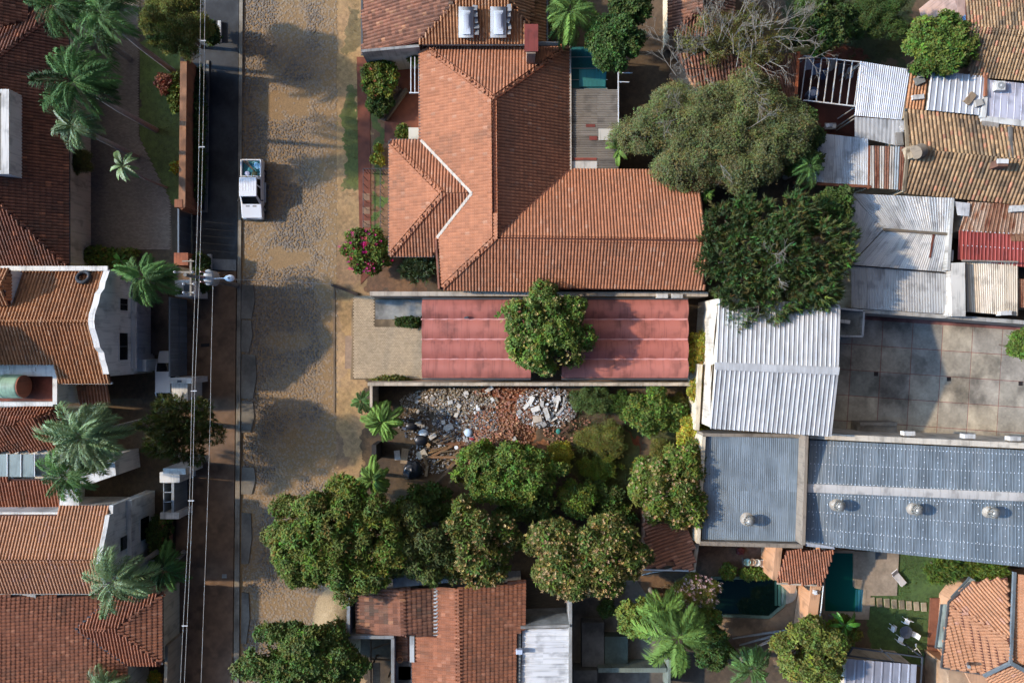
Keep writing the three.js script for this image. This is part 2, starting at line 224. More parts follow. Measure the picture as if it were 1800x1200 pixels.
function tree(name, label, cat, o) {
  const { c: [cx, cy], r: [rx, ry], top = 6, type = 'round', col = [0.045, 0.085, 0.022], col2 = [0.09, 0.12, 0.03], lobes = 10, group, sc = 1, flowers = 0, fcol = [0.42, 0.28, 0.12], bare = 0, hollow = 0.72 } = o;
  const rm = Math.min(rx, ry) * (H - top) / F, rv = o.rv || Math.min(rm * 0.8, top * 0.45), hc = top - rv, C = P(cx, cy, hc), R = V(rx * (H - hc) / F, rv, ry * (H - hc) / F);
  const base = V(C.x + (o.bx || 0), o.y0 || 0, C.z + (o.bz || 0)), t = thing(name, label, cat, base, group);
  const L = [];
  const nl = Math.round(lobes * (o.many || 2.3));
  for (let i = 0; i < nl; i++) { const a = i * 2.39996 + rr(0, 0.8), q = Math.sqrt((i + 0.5) / nl) * rr(0.72, 0.93), s = rr(0.17, 0.3) * Math.pow(18 / nl, 0.22); L.push({ p: V(C.x + Math.cos(a) * q * R.x, C.y + Math.sqrt(1 - q * q) * R.y * 0.72 - 0.25 * R.y + rr(-0.16, 0.16) * R.y, C.z + Math.sin(a) * q * R.z), r: V(R.x * s * rr(0.8, 1.25), R.y * s * 1.5, R.z * s * rr(0.8, 1.25)), k: rr(0.82, 1.25) }); }
  const items = LEAF[type].map(() => []), X = V(0, 0, 0), q = new THREE.Quaternion(), up = V(0, 1, 0);
  let k = 0, guard = 0; const n = Math.round((o.n || 2500) * (type === 'mango' || type === 'round' ? 0.8 : 1));
  while (k < n && guard++ < n * 14) {
    const l = pick(L), d = V(rr(-1, 1), rr(-0.75, 1), rr(-1, 1)); if (d.lengthSq() > 1 || d.lengthSq() < 0.05) continue; d.normalize();
    const f = rr(hollow, 1.05) + 0.5 * (vn(d.x * 3 + 20 + l.p.x, d.z * 3 + d.y * 2 + 20 + l.p.z, 256, 3) - 0.45); X.set(l.p.x + d.x * l.r.x * f, l.p.y + d.y * l.r.y * f, l.p.z + d.z * l.r.z * f);
    let deep = false; for (const m of L) if (m !== l) { const e = ((X.x - m.p.x) / m.r.x) ** 2 + ((X.y - m.p.y) / m.r.y) ** 2 + ((X.z - m.p.z) / m.r.z) ** 2; if (e < 0.4) { deep = true; break; } } if (deep || vn(X.x * 1.3 + 99, X.z * 1.3 + 99 + X.y, 256, 7) * 0.6 + vn(X.x * 3.1 + 50, X.z * 3.1 + 50 - X.y, 256, 9) * 0.4 < 0.33) continue;
    const nn = d.clone().lerp(up, rr(0.15, 0.6)).add(V(rr(-0.5, 0.5), rr(-0.3, 0.3), rr(-0.5, 0.5))).normalize(); q.setFromUnitVectors(up, nn).multiply(new THREE.Quaternion().setFromAxisAngle(up, rnd() * 6.28));
    const s = sc * (type === 'mango' || type === 'round' ? 1.3 : 1) * rr(0.7, 1.35), cc = jit(col.map((v, i) => lerp(v, col2[i], rnd() * rnd() * 1.2) * l.k * [1.4, 1.22, 0.75][i]), 0.035, 0.15, 0.28);
    items[k % items.length].push([new THREE.Matrix4().compose(X, q, V(s, s, s)), cc]); k++;
  }
  const limbs = [taper([base.clone(), V(lerp(base.x, C.x, 0.4) + rr(-0.1, 0.1), hc * 0.45 + base.y * 0.5, lerp(base.z, C.z, 0.4) + rr(-0.1, 0.1)), V(C.x, C.y - R.y * 0.35, C.z)], Math.max(0.06, rm * 0.07), Math.max(0.04, rm * 0.045))];
  for (const l of L) { const s = V(C.x, Math.max(base.y + 0.15, C.y - R.y * rr(0.3, 0.6)), C.z); limbs.push(taper([s, s.clone().lerp(l.p, 0.5).add(V(rr(-0.2, 0.2), rr(0, 0.3), rr(-0.2, 0.2)).multiplyScalar(rm / 3)), l.p.clone()], rm * 0.03, rm * 0.012, 5)); }
  part(t, 'trunk', merge(limbs), o.bark || bark);
  items.forEach((it, i) => it.length && instanced(t, 'crown', LEAF[type][i], o.matte ? matteLeaf : leafMat, it));
  if (flowers) { const it = []; for (let i = 0; i < flowers * 6 && it.length < flowers; i++) { const l = pick(L), d = V(rr(-1, 1), rr(0.05, 1), rr(-1, 1)).normalize(); X.set(l.p.x + d.x * l.r.x * 1.05, l.p.y + d.y * l.r.y * 1.05, l.p.z + d.z * l.r.z * 1.05); if (L.some(m => m !== l && ((X.x - m.p.x) / m.r.x) ** 2 + ((X.y - m.p.y) / m.r.y) ** 2 + ((X.z - m.p.z) / m.r.z) ** 2 < 0.6)) continue; const s = rr(0.6, 1.15) * (o.fs || 1.15); q.setFromUnitVectors(up, d.lerp(up, 0.5).normalize()); it.push([new THREE.Matrix4().compose(X, q, V(s, s, s)), jit(fcol, 0.05, 0.2, 0.25)]); } instanced(t, 'blossoms', flowerGeo, matteLeaf, it); }
  if (bare) {   // leafless twigs standing out of the crown
    const gs = []; const grow = (p, d, L2, r, g) => { const e = p.clone().addScaledVector(d, L2); gs.push(bar(p, e, r, r * 0.65, 4)); if (g > 0) for (let i = 0; i < 3; i++) grow(p.clone().lerp(e, rr(0.5, 1)), d.clone().add(V(rr(-0.75, 0.75), rr(-0.35, 0.4), rr(-0.75, 0.75))).normalize(), L2 * rr(0.5, 0.8), r * 0.6, g - 1); };
    const zone = o.bareAt || [[cx, cy]]; for (let i = 0; i < bare; i++) { const [zx, zy] = pick(zone), b = P(zx + rr(-25, 25), zy + rr(-25, 25), top - rr(0.8, 1.8)); const d = V(b.x - C.x, 1.6, b.z - C.z).normalize().add(V(rr(-0.5, 0.5), 0, rr(-0.5, 0.5))).normalize(); grow(b, d, rr(0.9, 1.5), 0.035, 3); }
    part(t, 'bare_twigs', merge(gs), paleBark);
  }
  return t;
}
function frondGeo(len, nl, lw, ll, rise, droop, fluff) {   // palm frond along +x
  const pos = [], at = s => V(len * s * (1 - 0.12 * droop * s * s), rise * len * s - droop * len * s * s * 0.62, 0);
  for (let i = 0; i < 8; i++) { const a = at(i / 8), b = at((i + 1) / 8), w = 0.035 * (1 - i / 9); pos.push(a.x, a.y, a.z - w, b.x, b.y, b.z - w * 0.9, b.x, b.y, b.z + w * 0.9, a.x, a.y, a.z - w, b.x, b.y, b.z + w * 0.9, a.x, a.y, a.z + w); }
  for (let i = 2; i < nl; i++) for (const s of [-1, 1]) {
    const t = 0.12 + 0.88 * i / nl, p = at(t), e = ll * Math.pow(Math.sin(Math.PI * (0.12 + 0.8 * t)), 0.6) * rr(0.85, 1.1), d = V(0.55 + 0.5 * t, rr(-0.35, 0.3) * fluff + 0.15, s * (1 - 0.45 * t)).normalize();
    for (const q of blade(e, lw, 0.35 + 0.25 * rnd() * fluff, d)) pos.push(p.x + q[0], p.y + q[1], p.z + q[2]);
  }
  return uvBox(geo(pos));
}
function broadGeo(len, w, rise, droop) { const pos = [], n = 9, at = s => V(len * s, rise * len * s - droop * len * s * s, 0), ww = s => s < 0.18 ? 0.03 : w * Math.pow(Math.sin(Math.PI * Math.min(1, (s - 0.1) / 0.9)), 0.55); for (let i = 0; i < n; i++) { const a = at(i / n), b = at((i + 1) / n), wa = ww(i / n), wb = ww((i + 1) / n), t = rr(0.02, 0.07); for (const s of [-1, 1]) pos.push(a.x, a.y, 0, b.x, b.y, 0, b.x, b.y + wb * 0.3, s * wb, a.x, a.y, 0, b.x, b.y + wb * 0.3, s * wb, a.x, a.y + wa * 0.3 - t, s * wa); } return uvBox(geo(pos)); }
const FR = {
  feather: [0, 1, 2, 3].map(i => frondGeo(3.0, 58, 0.055, 0.9, 0.36, 0.7 + i * 0.2, 2.6)),
  fan: [0, 1, 2].map(i => frondGeo(2.6, 48, 0.065, 0.85, 0.46, 0.85 + i * 0.2, 1.5)),
  cycad: [0, 1, 2].map(i => frondGeo(1.9, 30, 0.085, 0.5, 0.7, 1.15 + i * 0.12, 0.4)),
  banana: [0, 1, 2].map(i => broadGeo(1.9, 0.26, 0.7, 0.75 + i * 0.1)),
};
const palmMats = vary('#54743a', 4, 0.05).map(c => M(c, 0.8, null, { transmission: 0.15, thickness: 0, specularIntensity: 0.4 })), yellowPalm = vary('#66803a', 3, 0.05).map(c => M(c, 0.8, null, { transmission: 0.15, thickness: 0, specularIntensity: 0.4 })), darkPalm = vary('#45632f', 3, 0.04).map(c => M(c, 0.8, null, { transmission: 0.15, thickness: 0, specularIntensity: 0.4 })), bananaMats = vary('#4d7d2c', 3, 0.05).map(c => M(c, 0.4, null, { transmission: 0.15, thickness: 0, specularIntensity: 0.4 })), greyPalm = vary('#687f46', 3, 0.04).map(c => M(c, 0.55, null, { transmission: 0.1, thickness: 0 }));
function palm(label, o) {
  const { c: [cx, cy], h = 8, kind = 'feather', s = 1, mats = palmMats, group, name = 'palm_tree', cat = 'palm', bend = 0.3, y0 = 0, trunkR = 0.19 } = o, n = Math.round((o.n || 16) * (kind === 'banana' ? 1 : 1.45));
  const C = P(cx, cy, h), base = V(C.x + (o.bx ?? rr(-bend, bend)), y0, C.z + (o.bz ?? rr(-bend, bend))), t = thing(name, label, cat, base, group);
  const mid = base.clone().lerp(C, 0.5).add(V(rr(-0.12, 0.12), 0, rr(-0.12, 0.12)));
  part(t, 'trunk', taper([base.clone(), base.clone().lerp(mid, 0.5), mid, mid.clone().lerp(C, 0.5), C.clone()], trunkR * 1.2, trunkR * 0.75, 9), o.bark || M('#989085', 0.95, 'fine'));
  for (let i = 0; i < n; i++) {
    const m = sh(new THREE.Mesh(pick(FR[kind]), pick(mats))), k = s * rr(0.66, 1.16), lvl = i / n; m.name = 'frond'; m.position.copy(C).sub(base);
    m.rotation.order = 'YZX'; m.rotation.set(rr(-0.35, 0.35), i * 2.39996 + rr(-0.35, 0.35), lerp(-0.35, 0.7, lvl * lvl) + rr(-0.25, 0.25)); m.scale.setScalar(k * lerp(1, 0.75, lvl)); t.add(m);
  }
  return t;
}
// ---------- ground, road, pavements ----------
const GW = 100, GD = 66.7, CW = 2048, CH = 1366;
const groundTex = (() => {
  const cv = document.createElement('canvas'); cv.width = CW; cv.height = CH; const x = cv.getContext('2d');
  const Q = (px, py) => { const p = P(px, py, 0); return [(p.x + GW / 2) / GW * CW, (p.z + GD / 2) / GD * CH]; };
  const poly = (pts, c) => { x.fillStyle = c; x.beginPath(); pts.forEach(([a, b], i) => { const q = Q(a, b); i ? x.lineTo(...q) : x.moveTo(...q); }); x.fill(); };
  const R = (a, b, c, d, col) => poly([[a, b], [c, b], [c, d], [a, d]], col), E = (px, py, rx, ry, c) => { const q = Q(px, py); x.fillStyle = c; x.beginPath(); x.ellipse(q[0], q[1], rx * 0.94, ry * 0.94, 0, 0, 6.3); x.fill(); };
  x.fillStyle = '#5b4b38'; x.fillRect(0, 0, CW, CH);
  R(410, -120, 640, 1320, '#ab8a5f');                                           // street dirt
  for (const [a, b, c, d, col] of [[500, 180, 45, 28, '#b1895a'], [490, 60, 30, 18, '#a68659'], [495, 455, 55, 17, '#b2814f'], [452, 452, 16, 12, '#7d4f33'], [500, 600, 30, 14, '#80573a'], [520, 690, 60, 40, '#a98a63'], [560, 300, 26, 160, '#a58a66'], [575, 120, 22, 90, '#a0845f'], [590, 620, 20, 70, '#a98a66'], [470, 860, 60, 25, '#a07a55'], [540, 790, 60, 50, '#8d7355'], [600, 470, 30, 50, '#a8865f'], [580, 1080, 40, 40, '#b59a72'], [480, 1050, 60, 40, '#a08a66'], [455, 620, 14, 60, '#6b4c38'], [560, 400, 30, 60, '#ac8d64']]) E(a, b, c, d, col);
  R(606, 150, 632, 345, '#68663c'); R(608, 20, 632, 90, '#7a6a48'); E(620, 250, 14, 90, '#5d6330');
  R(640, 80, 745, 520, '#7a5a40'); for (const b of [350, 375, 400]) R(652, b, 678, b + 16, '#56672e'); R(652, 130, 672, 330, '#57602f');
  poly([[650, 680], [1240, 680], [1240, 1010], [620, 1010]], '#5d4a33');          // empty lot
  for (const [a, b, c, d, col] of [[905, 715, 30, 30, '#8c5533'], [880, 690, 60, 12, '#7c4325'], [895, 755, 45, 25, '#94603c'], [770, 700, 60, 18, '#7d6344'], [765, 745, 40, 22, '#6b5d49'], [830, 760, 60, 40, '#6f4a30'], [940, 790, 40, 14, '#8c5c38'], [1117, 785, 16, 36, '#7d3f22'], [1060, 800, 70, 50, '#5f5f33'], [1075, 850, 60, 60, '#4b5428'], [1160, 740, 60, 40, '#4d4f2a'], [1200, 700, 24, 14, '#6a4a35']]) E(a, b, c, d, col);
  R(-60, -60, 345, 480, '#4d4334'); R(240, 60, 335, 360, '#59652f');
  R(1000, 1000, 1240, 1240, '#54493b'); R(1120, 1020, 1190, 1090, '#75593c');
  R(1380, -60, 1600, 110, '#3f4526'); R(1530, 960, 1700, 1160, '#45592a'); R(1360, 940, 1480, 1180, '#8a745c'); R(1230, 950, 1370, 1010, '#6a5442'); R(1230, 1080, 1420, 1160, '#6d5a49');
  R(1400, 90, 1530, 240, '#6a3826');
  const im = x.getImageData(0, 0, CW, CH).data, d = new Uint8Array(CW * CH * 4);
  for (let j = 0; j < CH; j++) for (let i = 0; i < CW; i++) {
    const n1 = fbm(i / 34, j / 34, 512, 4, 2), n2 = fbm(i / 34 + 70, j / 34 + 30, 512, 4, 4), f = fbm(i / 5, j / 5, 1024, 3, 6), gr = vn(i * 0.9, j * 0.9, 4096, 8), big = fbm(i / 120, j / 120, 256, 3, 11);
    const sx = clamp(Math.round(i + (n1 - 0.5) * 46 + (f - 0.5) * 10), 0, CW - 1), sy = clamp(Math.round(j + (n2 - 0.5) * 46 + (f - 0.5) * 10), 0, CH - 1), s = (sy * CW + sx) * 4, k = (j * CW + i) * 4, v = 0.72 + 0.32 * f + 0.16 * (gr - 0.5) + 0.34 * (big - 0.5);
    d[k] = clamp(im[s] / 255 * v) * 255; d[k + 1] = clamp(im[s + 1] / 255 * v * (0.97 + 0.06 * n1)) * 255; d[k + 2] = clamp(im[s + 2] / 255 * v * (0.94 + 0.1 * n2)) * 255; d[k + 3] = 255;
  }
  const t = new THREE.DataTexture(d, CW, CH); t.wrapS = t.wrapT = THREE.MirroredRepeatWrapping; t.magFilter = THREE.LinearFilter; t.colorSpace = THREE.SRGBColorSpace; t.needsUpdate = true; return t;
})();
{
  const g = new THREE.PlaneGeometry(500, 500, 1, 1); g.rotateX(-Math.PI / 2); const p = g.attributes.position, uv = g.attributes.uv;
  for (let i = 0; i < p.count; i++) uv.setXY(i, (p.getX(i) + GW / 2) / GW, (p.getZ(i) + GD / 2) / GD);
  const o = sh(new THREE.Mesh(g, new THREE.MeshStandardMaterial({ map: groundTex, roughness: 0.95, bumpMap: Tb.fine, bumpScale: 0.01 }))); o.name = 'ground'; o.userData = { kind: 'structure' }; scene.add(o);
}
const sandCover = (x, z) => {   // how deep the stones lie under sand, 0..1
  const px = 900 + x * F / H, py = 600 + z * F / H; let c = 0.14 + sm(0.45, 0.66, fbm(x * 0.28 + 60, z * 0.28 + 60, 256, 4, 17)) * 0.7; const wob = (fbm(x * 0.9 + 20, z * 0.9 + 20, 256, 4, 27) - 0.5) * 2.6;
  for (const [a, b, rx, ry, w] of [[500, 180, 50, 30, 1], [495, 455, 60, 20, 1], [495, 60, 34, 20, 0.7], [585, 380, 30, 500, 0.9], [520, 690, 55, 40, 0.55], [560, 300, 25, 150, 0.6], [540, 800, 70, 60, 0.9], [500, 600, 40, 18, 0.8], [560, 1075, 60, 40, 0.7], [470, 870, 70, 25, 0.8], [590, 720, 30, 80, 0.9]]) { const q = ((px - a) / rx) ** 2 + ((py - b) / ry) ** 2 + wob; c = Math.max(c, w * sm(1.7, 0.2, q)); }
  return clamp(c + (rnd() - 0.5) * 0.25);
};
{   // cobbled street
  const a = [[432, -110], [429, 480], [426, 1310]], road = thing('road', null, null, P(510, 600), null, 'structure'); road.userData = { kind: 'structure' };
  part(road, 'road_bed', (() => { const g = new THREE.PlaneGeometry(1, 1); g.dispose(); return sheet([[428, -110], [592, -110], [590, 1310], [422, 1310]], 0.006); })(), (() => { const m = M('#9a7d56', 0.95, 'fine').clone(); return m; })());
  const g = new THREE.IcosahedronGeometry(0.5, 1); const p = g.attributes.position; for (let i = 0; i < p.count; i++) { const k = 1 + 0.18 * (vn(p.getX(i) * 3 + 9, p.getZ(i) * 3 + p.getY(i) * 5 + 9, 64, 1) - 0.5); p.setXYZ(i, Math.sign(p.getX(i)) * Math.pow(Math.abs(p.getX(i) * 2), 0.75) / 2 * k, Math.sign(p.getY(i)) * Math.pow(Math.abs(p.getY(i) * 2), 0.6) / 2, Math.sign(p.getZ(i)) * Math.pow(Math.abs(p.getZ(i) * 2), 0.75) / 2 * k); } g.computeVertexNormals();
  const items = [], step = 0.185;
  for (let z = -29; z < 29; z += step) for (let x = -21.6; x < -14.1; x += step) {
    const X = x + rr(-0.085, 0.085), Z = z + rr(-0.085, 0.085), cov = sandCover(X, Z); if (cov > 0.86) continue;
    const s = rr(0.15, 0.23), hgt = lerp(0.085, 0.018, cov) * rr(0.75, 1.15), sc = V(s, hgt, s * rr(0.75, 1.1)), t = rnd() * rnd(), dust = clamp(cov * 1.1 + rr(-0.15, 0.25));
    const c = [lerp(0.14, 0.29, t), lerp(0.115, 0.24, t), lerp(0.09, 0.185, t)].map((v, i) => lerp(v, [0.39, 0.28, 0.165][i], dust * 0.82));
    items.push([new THREE.Matrix4().compose(V(X, 0.006, Z), new THREE.Quaternion().setFromEuler(new THREE.Euler(rr(-0.12, 0.12), rnd() * 3, rr(-0.12, 0.12))), sc), new THREE.Color().setRGB(...c)]);
  }
  instanced(road, 'cobblestones', uvBox(g), new THREE.MeshStandardMaterial({ color: 0xffffff, roughness: 0.9, map: T.fine }), items);
}
struct('sidewalk', sheet([[340, -110], [421, -110], [417, 476], [340, 476]], 0.13), M('#45484a', 0.85, 'concrete'));
struct('sidewalk_paving', sheet([[322, 477], [416, 477], [408, 1310], [300, 1310]], 0.126), M('#7d6852', 0.92, 'brick'));
struct('kerb', sheet([[422, -110], [428, -110], [424, 480], [420, 1310], [410, 1310], [418, 480]], 0.15), M('#a49c8c', 0.9, 'concrete'));
struct('gutter', (() => { const gs = []; for (const [a, b, w] of [[500, 560, 21], [562, 618, 17], [622, 700, 24], [704, 760, 20], [820, 868, 22], [900, 990, 16], [1040, 1130, 12]]) gs.push(sheet([[425, a], [425 + w, a + 2], [424 + w + 3, (a + b) / 2], [423 + w - 2, b], [424, b]], 0.1)); return merge(gs); })(), M('#8b867b', 0.92, 'concrete'));
struct('sidewalk_slab', sheet([[374, 455], [416, 457], [416, 476], [374, 474]], 0.16), M('#9aa0a2', 0.85, 'concrete'));
struct('kerb_strip', sheet([[586, 500], [589, 500], [589, 725], [586, 725]], 0.05), M('#8d7a62', 0.9, 'concrete'));
struct('brick_path', sheet([[627, 100], [650, 100], [652, 480], [634, 500], [630, 330]], 0.03), M('#7c4a36', 0.92, 'brick'));
// driveway of small setts beside the garden wall
struct('driveway', sheet([[110, -40], [245, -40], [246, 60], [244, 240], [285, 345], [302, 360], [302, 440], [118, 440]], 0.02), M('#6f6250', 0.9, 'concrete'));
{ // setts laid on the driveway
  const items = [], g = uvBox(new THREE.BoxGeometry(0.19, 0.05, 0.09)); const inside = (x, z) => { const px = 900 + x * F / H, py = 600 + z * F / H; return px > 125 && px < (py < 240 ? 243 : py < 350 ? lerp(243, 298, (py - 240) / 110) : 300) && py < 438; };
  for (let z = -27.3, r = 0; z < -7; z += 0.105, r++) for (let x = -36; x < -27.2; x += 0.205) { const X = x + (r % 2) * 0.1; if (!inside(X, z)) continue; const t = fbm(X * 0.4 + 50, z * 0.4 + 50, 256, 3, 19), k = rr(0.8, 1.15); items.push([new THREE.Matrix4().makeRotationY(rr(-0.04, 0.04)).setPosition(X, 0.018 + rr(0, 0.008), z), new THREE.Color().setRGB(lerp(0.16, 0.24, t) * k, lerp(0.13, 0.19, t) * k, lerp(0.1, 0.14, t) * k)]); }
  const o = instanced(null, 'driveway_setts', g, new THREE.MeshStandardMaterial({ color: 0xffffff, roughness: 0.9 }), items); o.userData = { kind: 'stuff', label: 'small brown paving setts on the driveway beside the lawn', category: 'paving' };
}
// forecourt before the red canopies: pale setts
struct('forecourt', sheet([[618, 545], [622, 520], [742, 520], [760, 668], [616, 667]], 0.05), M('#9d8767', 0.9, 'concrete'));
struct('footpath', sheet([[660, 527], [745, 527], [745, 561], [660, 561]], 0.09), M('#a9aaa4', 0.85, 'concrete'));
struct('doorstep', sheet([[607, 590], [619, 590], [617, 648], [606, 648]], 0.055), M('#b59a80', 0.9, 'concrete'));
{
  const items = [], g = uvBox(new THREE.BoxGeometry(0.16, 0.05, 0.11));
  for (let z = -3.6, r = 0; z < 3.0; z += 0.125) { r++; for (let x = -12.9; x < -6.6; x += 0.175) { const X = x + (r % 2) * 0.09, px = 900 + X * F / H, py = 600 + z * F / H; if (px < 621 || px > 752 || (px > 655 && py < 574 && px > 658)) continue; const t = fbm(X * 0.7 + 50, z * 0.7 + 50, 256, 3, 29), k = rr(0.82, 1.12); items.push([new THREE.Matrix4().makeRotationY(rr(-0.05, 0.05)).setPosition(X, 0.044 + rr(0, 0.006), z), new THREE.Color().setRGB(lerp(0.34, 0.48, t) * k, lerp(0.265, 0.36, t) * k, lerp(0.165, 0.22, t) * k)]); } }
  const o = instanced(null, 'forecourt_setts', g, new THREE.MeshStandardMaterial({ color: 0xffffff, roughness: 0.9 }), items); o.userData = { kind: 'stuff', label: 'pale tan paving setts of the forecourt before the red canopy', category: 'paving' };
}
// concrete yard of square slabs with red joints
{
  const yard = thing('yard_paving', null, null, P(1640, 660), null, 'structure'); yard.userData = { kind: 'structure' };
  part(yard, 'red_joint_bed', sheet([[1400, 548], [1830, 566], [1830, 790], [1400, 780]], 0.03), M('#a5716a', 0.9, 'concrete'));
  const tones = ['#aeaca4', '#bfb8aa', '#9da098', '#c8bfab', '#b6b0a1', '#ccc1aa'].map(c => M(c, 0.85, 'concrete'));
  const O = [1550, 608.5], U = [52.6, 3.6], Vv = [-2.7, 45];
  const at = (i, j) => [O[0] + U[0] * i + Vv[0] * j, O[1] + U[1] * i + Vv[1] * j];
  for (let j = -1; j < 4; j++) for (let i = -3; i < 6; i++) {
    const e = 0.013, q = [at(i + e, j + e), at(i + 1 - e, j + e), at(i + 1 - e, j + 1 - e), at(i + e, j + 1 - e)], n = vn(i * 0.8 + 3, j * 0.8 + 5, 64, 9);
    part(yard, 'concrete_slab', sheet(q, 0.05 + rnd() * 0.006), tones[j >= 2 ? pick([3, 4, 5]) : i > 1 ? pick([1, 3, 4]) : pick([0, 0, 2, 4])]);
  }
  for (const [x, y] of [[1540, 657], [1668, 666], [1794, 674]]) single('drain_grate', 'small dark square drain grate set in the concrete yard', 'drain', (() => { const c = P(x, y, 0), gs = [box(c.x, 0.03, c.z, 0.34, 0.03, 0.34)]; for (let i = -2; i <= 2; i++) gs.push(box(c.x + i * 0.06, 0.06, c.z, 0.025, 0.02, 0.32)); return gs; })(), M('#2b2523', 0.7), 'drain grates in the concrete yard');
}
// ---------- houses with clay tiles ----------
const white = M('#d5d5d0', 0.85, 'grime'), cream = M('#cfc3a8', 0.88, 'grime'), greyWall = M('#9a9b98', 0.9, 'grime'), glass = M('#12171b', 0.12), dark = M('#1d1b1a', 0.9), gutterM = M('#3b3a38', 0.6), orangeWall = M('#c09674', 0.9, 'grime'), brownWall = M('#8a5233', 0.92, 'grime'), concreteM = M('#a19c92', 0.9, 'concrete'), oldWall = M('#c3b9a5', 0.92, 'grime'), pipeW = M('#c9c9c6', 0.6);
function body(t, pts, h, m = white, name = 'wall') { return part(t, name, prism(pts, 0, h), m); }
const inset = (pts, k) => { const c = V(0, 0, 0); pts.forEach(p => c.add(p)); c.multiplyScalar(1 / pts.length); return pts.map(p => p.clone().lerp(c, k)); };
// big dark-tiled house behind the lawn
{
  const t = thing('tiled_house', 'large house with dark brown hipped tile roof beside the palm garden', 'house', P(-60, 240));
  const W = Wk({ A: [118, 4, 3.6], B: [119, 470, 3.6], R1: [-90, 165, 7.2], R2: [-90, 275, 7.2], C: [-320, 470, 3.6], D: [-320, 4, 3.6] });
  body(t, inset([W.A, W.B, W.C, W.D], 0.05), 3.6, cream);
  roofPatch(t, W, [['A', 'R1', 'R2', 'B'], ['B', 'R2', 'C'], ['A', 'D', 'R1'], ['R1', 'D', 'C', 'R2']], 'brown', { ridges: [['A', 'R1'], ['B', 'R2'], ['R1', 'R2']] });
  const x0 = P(-50, 160, 6.0), x1 = P(22, 308, 6.0), w = 0.55, cx = (x0.x + x1.x) / 2, cz = (x0.z + x1.z) / 2, L = x1.z - x0.z, Wd = x1.x - x0.x;
  const rim = part(t, 'light_well', merge([box(x1.x - w / 2, 3.6, cz, w, 2.8, L), box(cx - w / 2, 3.6, x0.z + 0.13, Wd - w, 2.78, 0.26), box(cx - w / 2, 3.6, x1.z - 0.13, Wd - w, 2.78, 0.26)]), white); part(rim, 'glazed_floor', box(cx - w / 2, 6.05, cz, Wd - w, 0.05, L - 0.54), M('#6f6a5e', 0.3, 'grime'));
  part(t, 'gutter', beam(W.A.clone().add(V(0.06, -0.05, 0)), W.B.clone().add(V(0.06, -0.05, 0)), 0.12, 0.1), gutterM);
}
// second roof showing at the corner above it
{
  const t = thing('neighbour_house', 'lighter red tile roof at the corner above the dark hipped house', 'house', P(0, -30));
  const W = Wk({ A: [46, 36, 4.4], B: [-60, 60, 6.2], C: [-60, -60, 6.2], D: [46, -60, 4.4] });
  body(t, inset(['A', 'B', 'C', 'D'].map(k => W[k]), 0.1), 4.3, cream); roofPatch(t, W, [['A', 'B', 'C', 'D']], 'red');
}
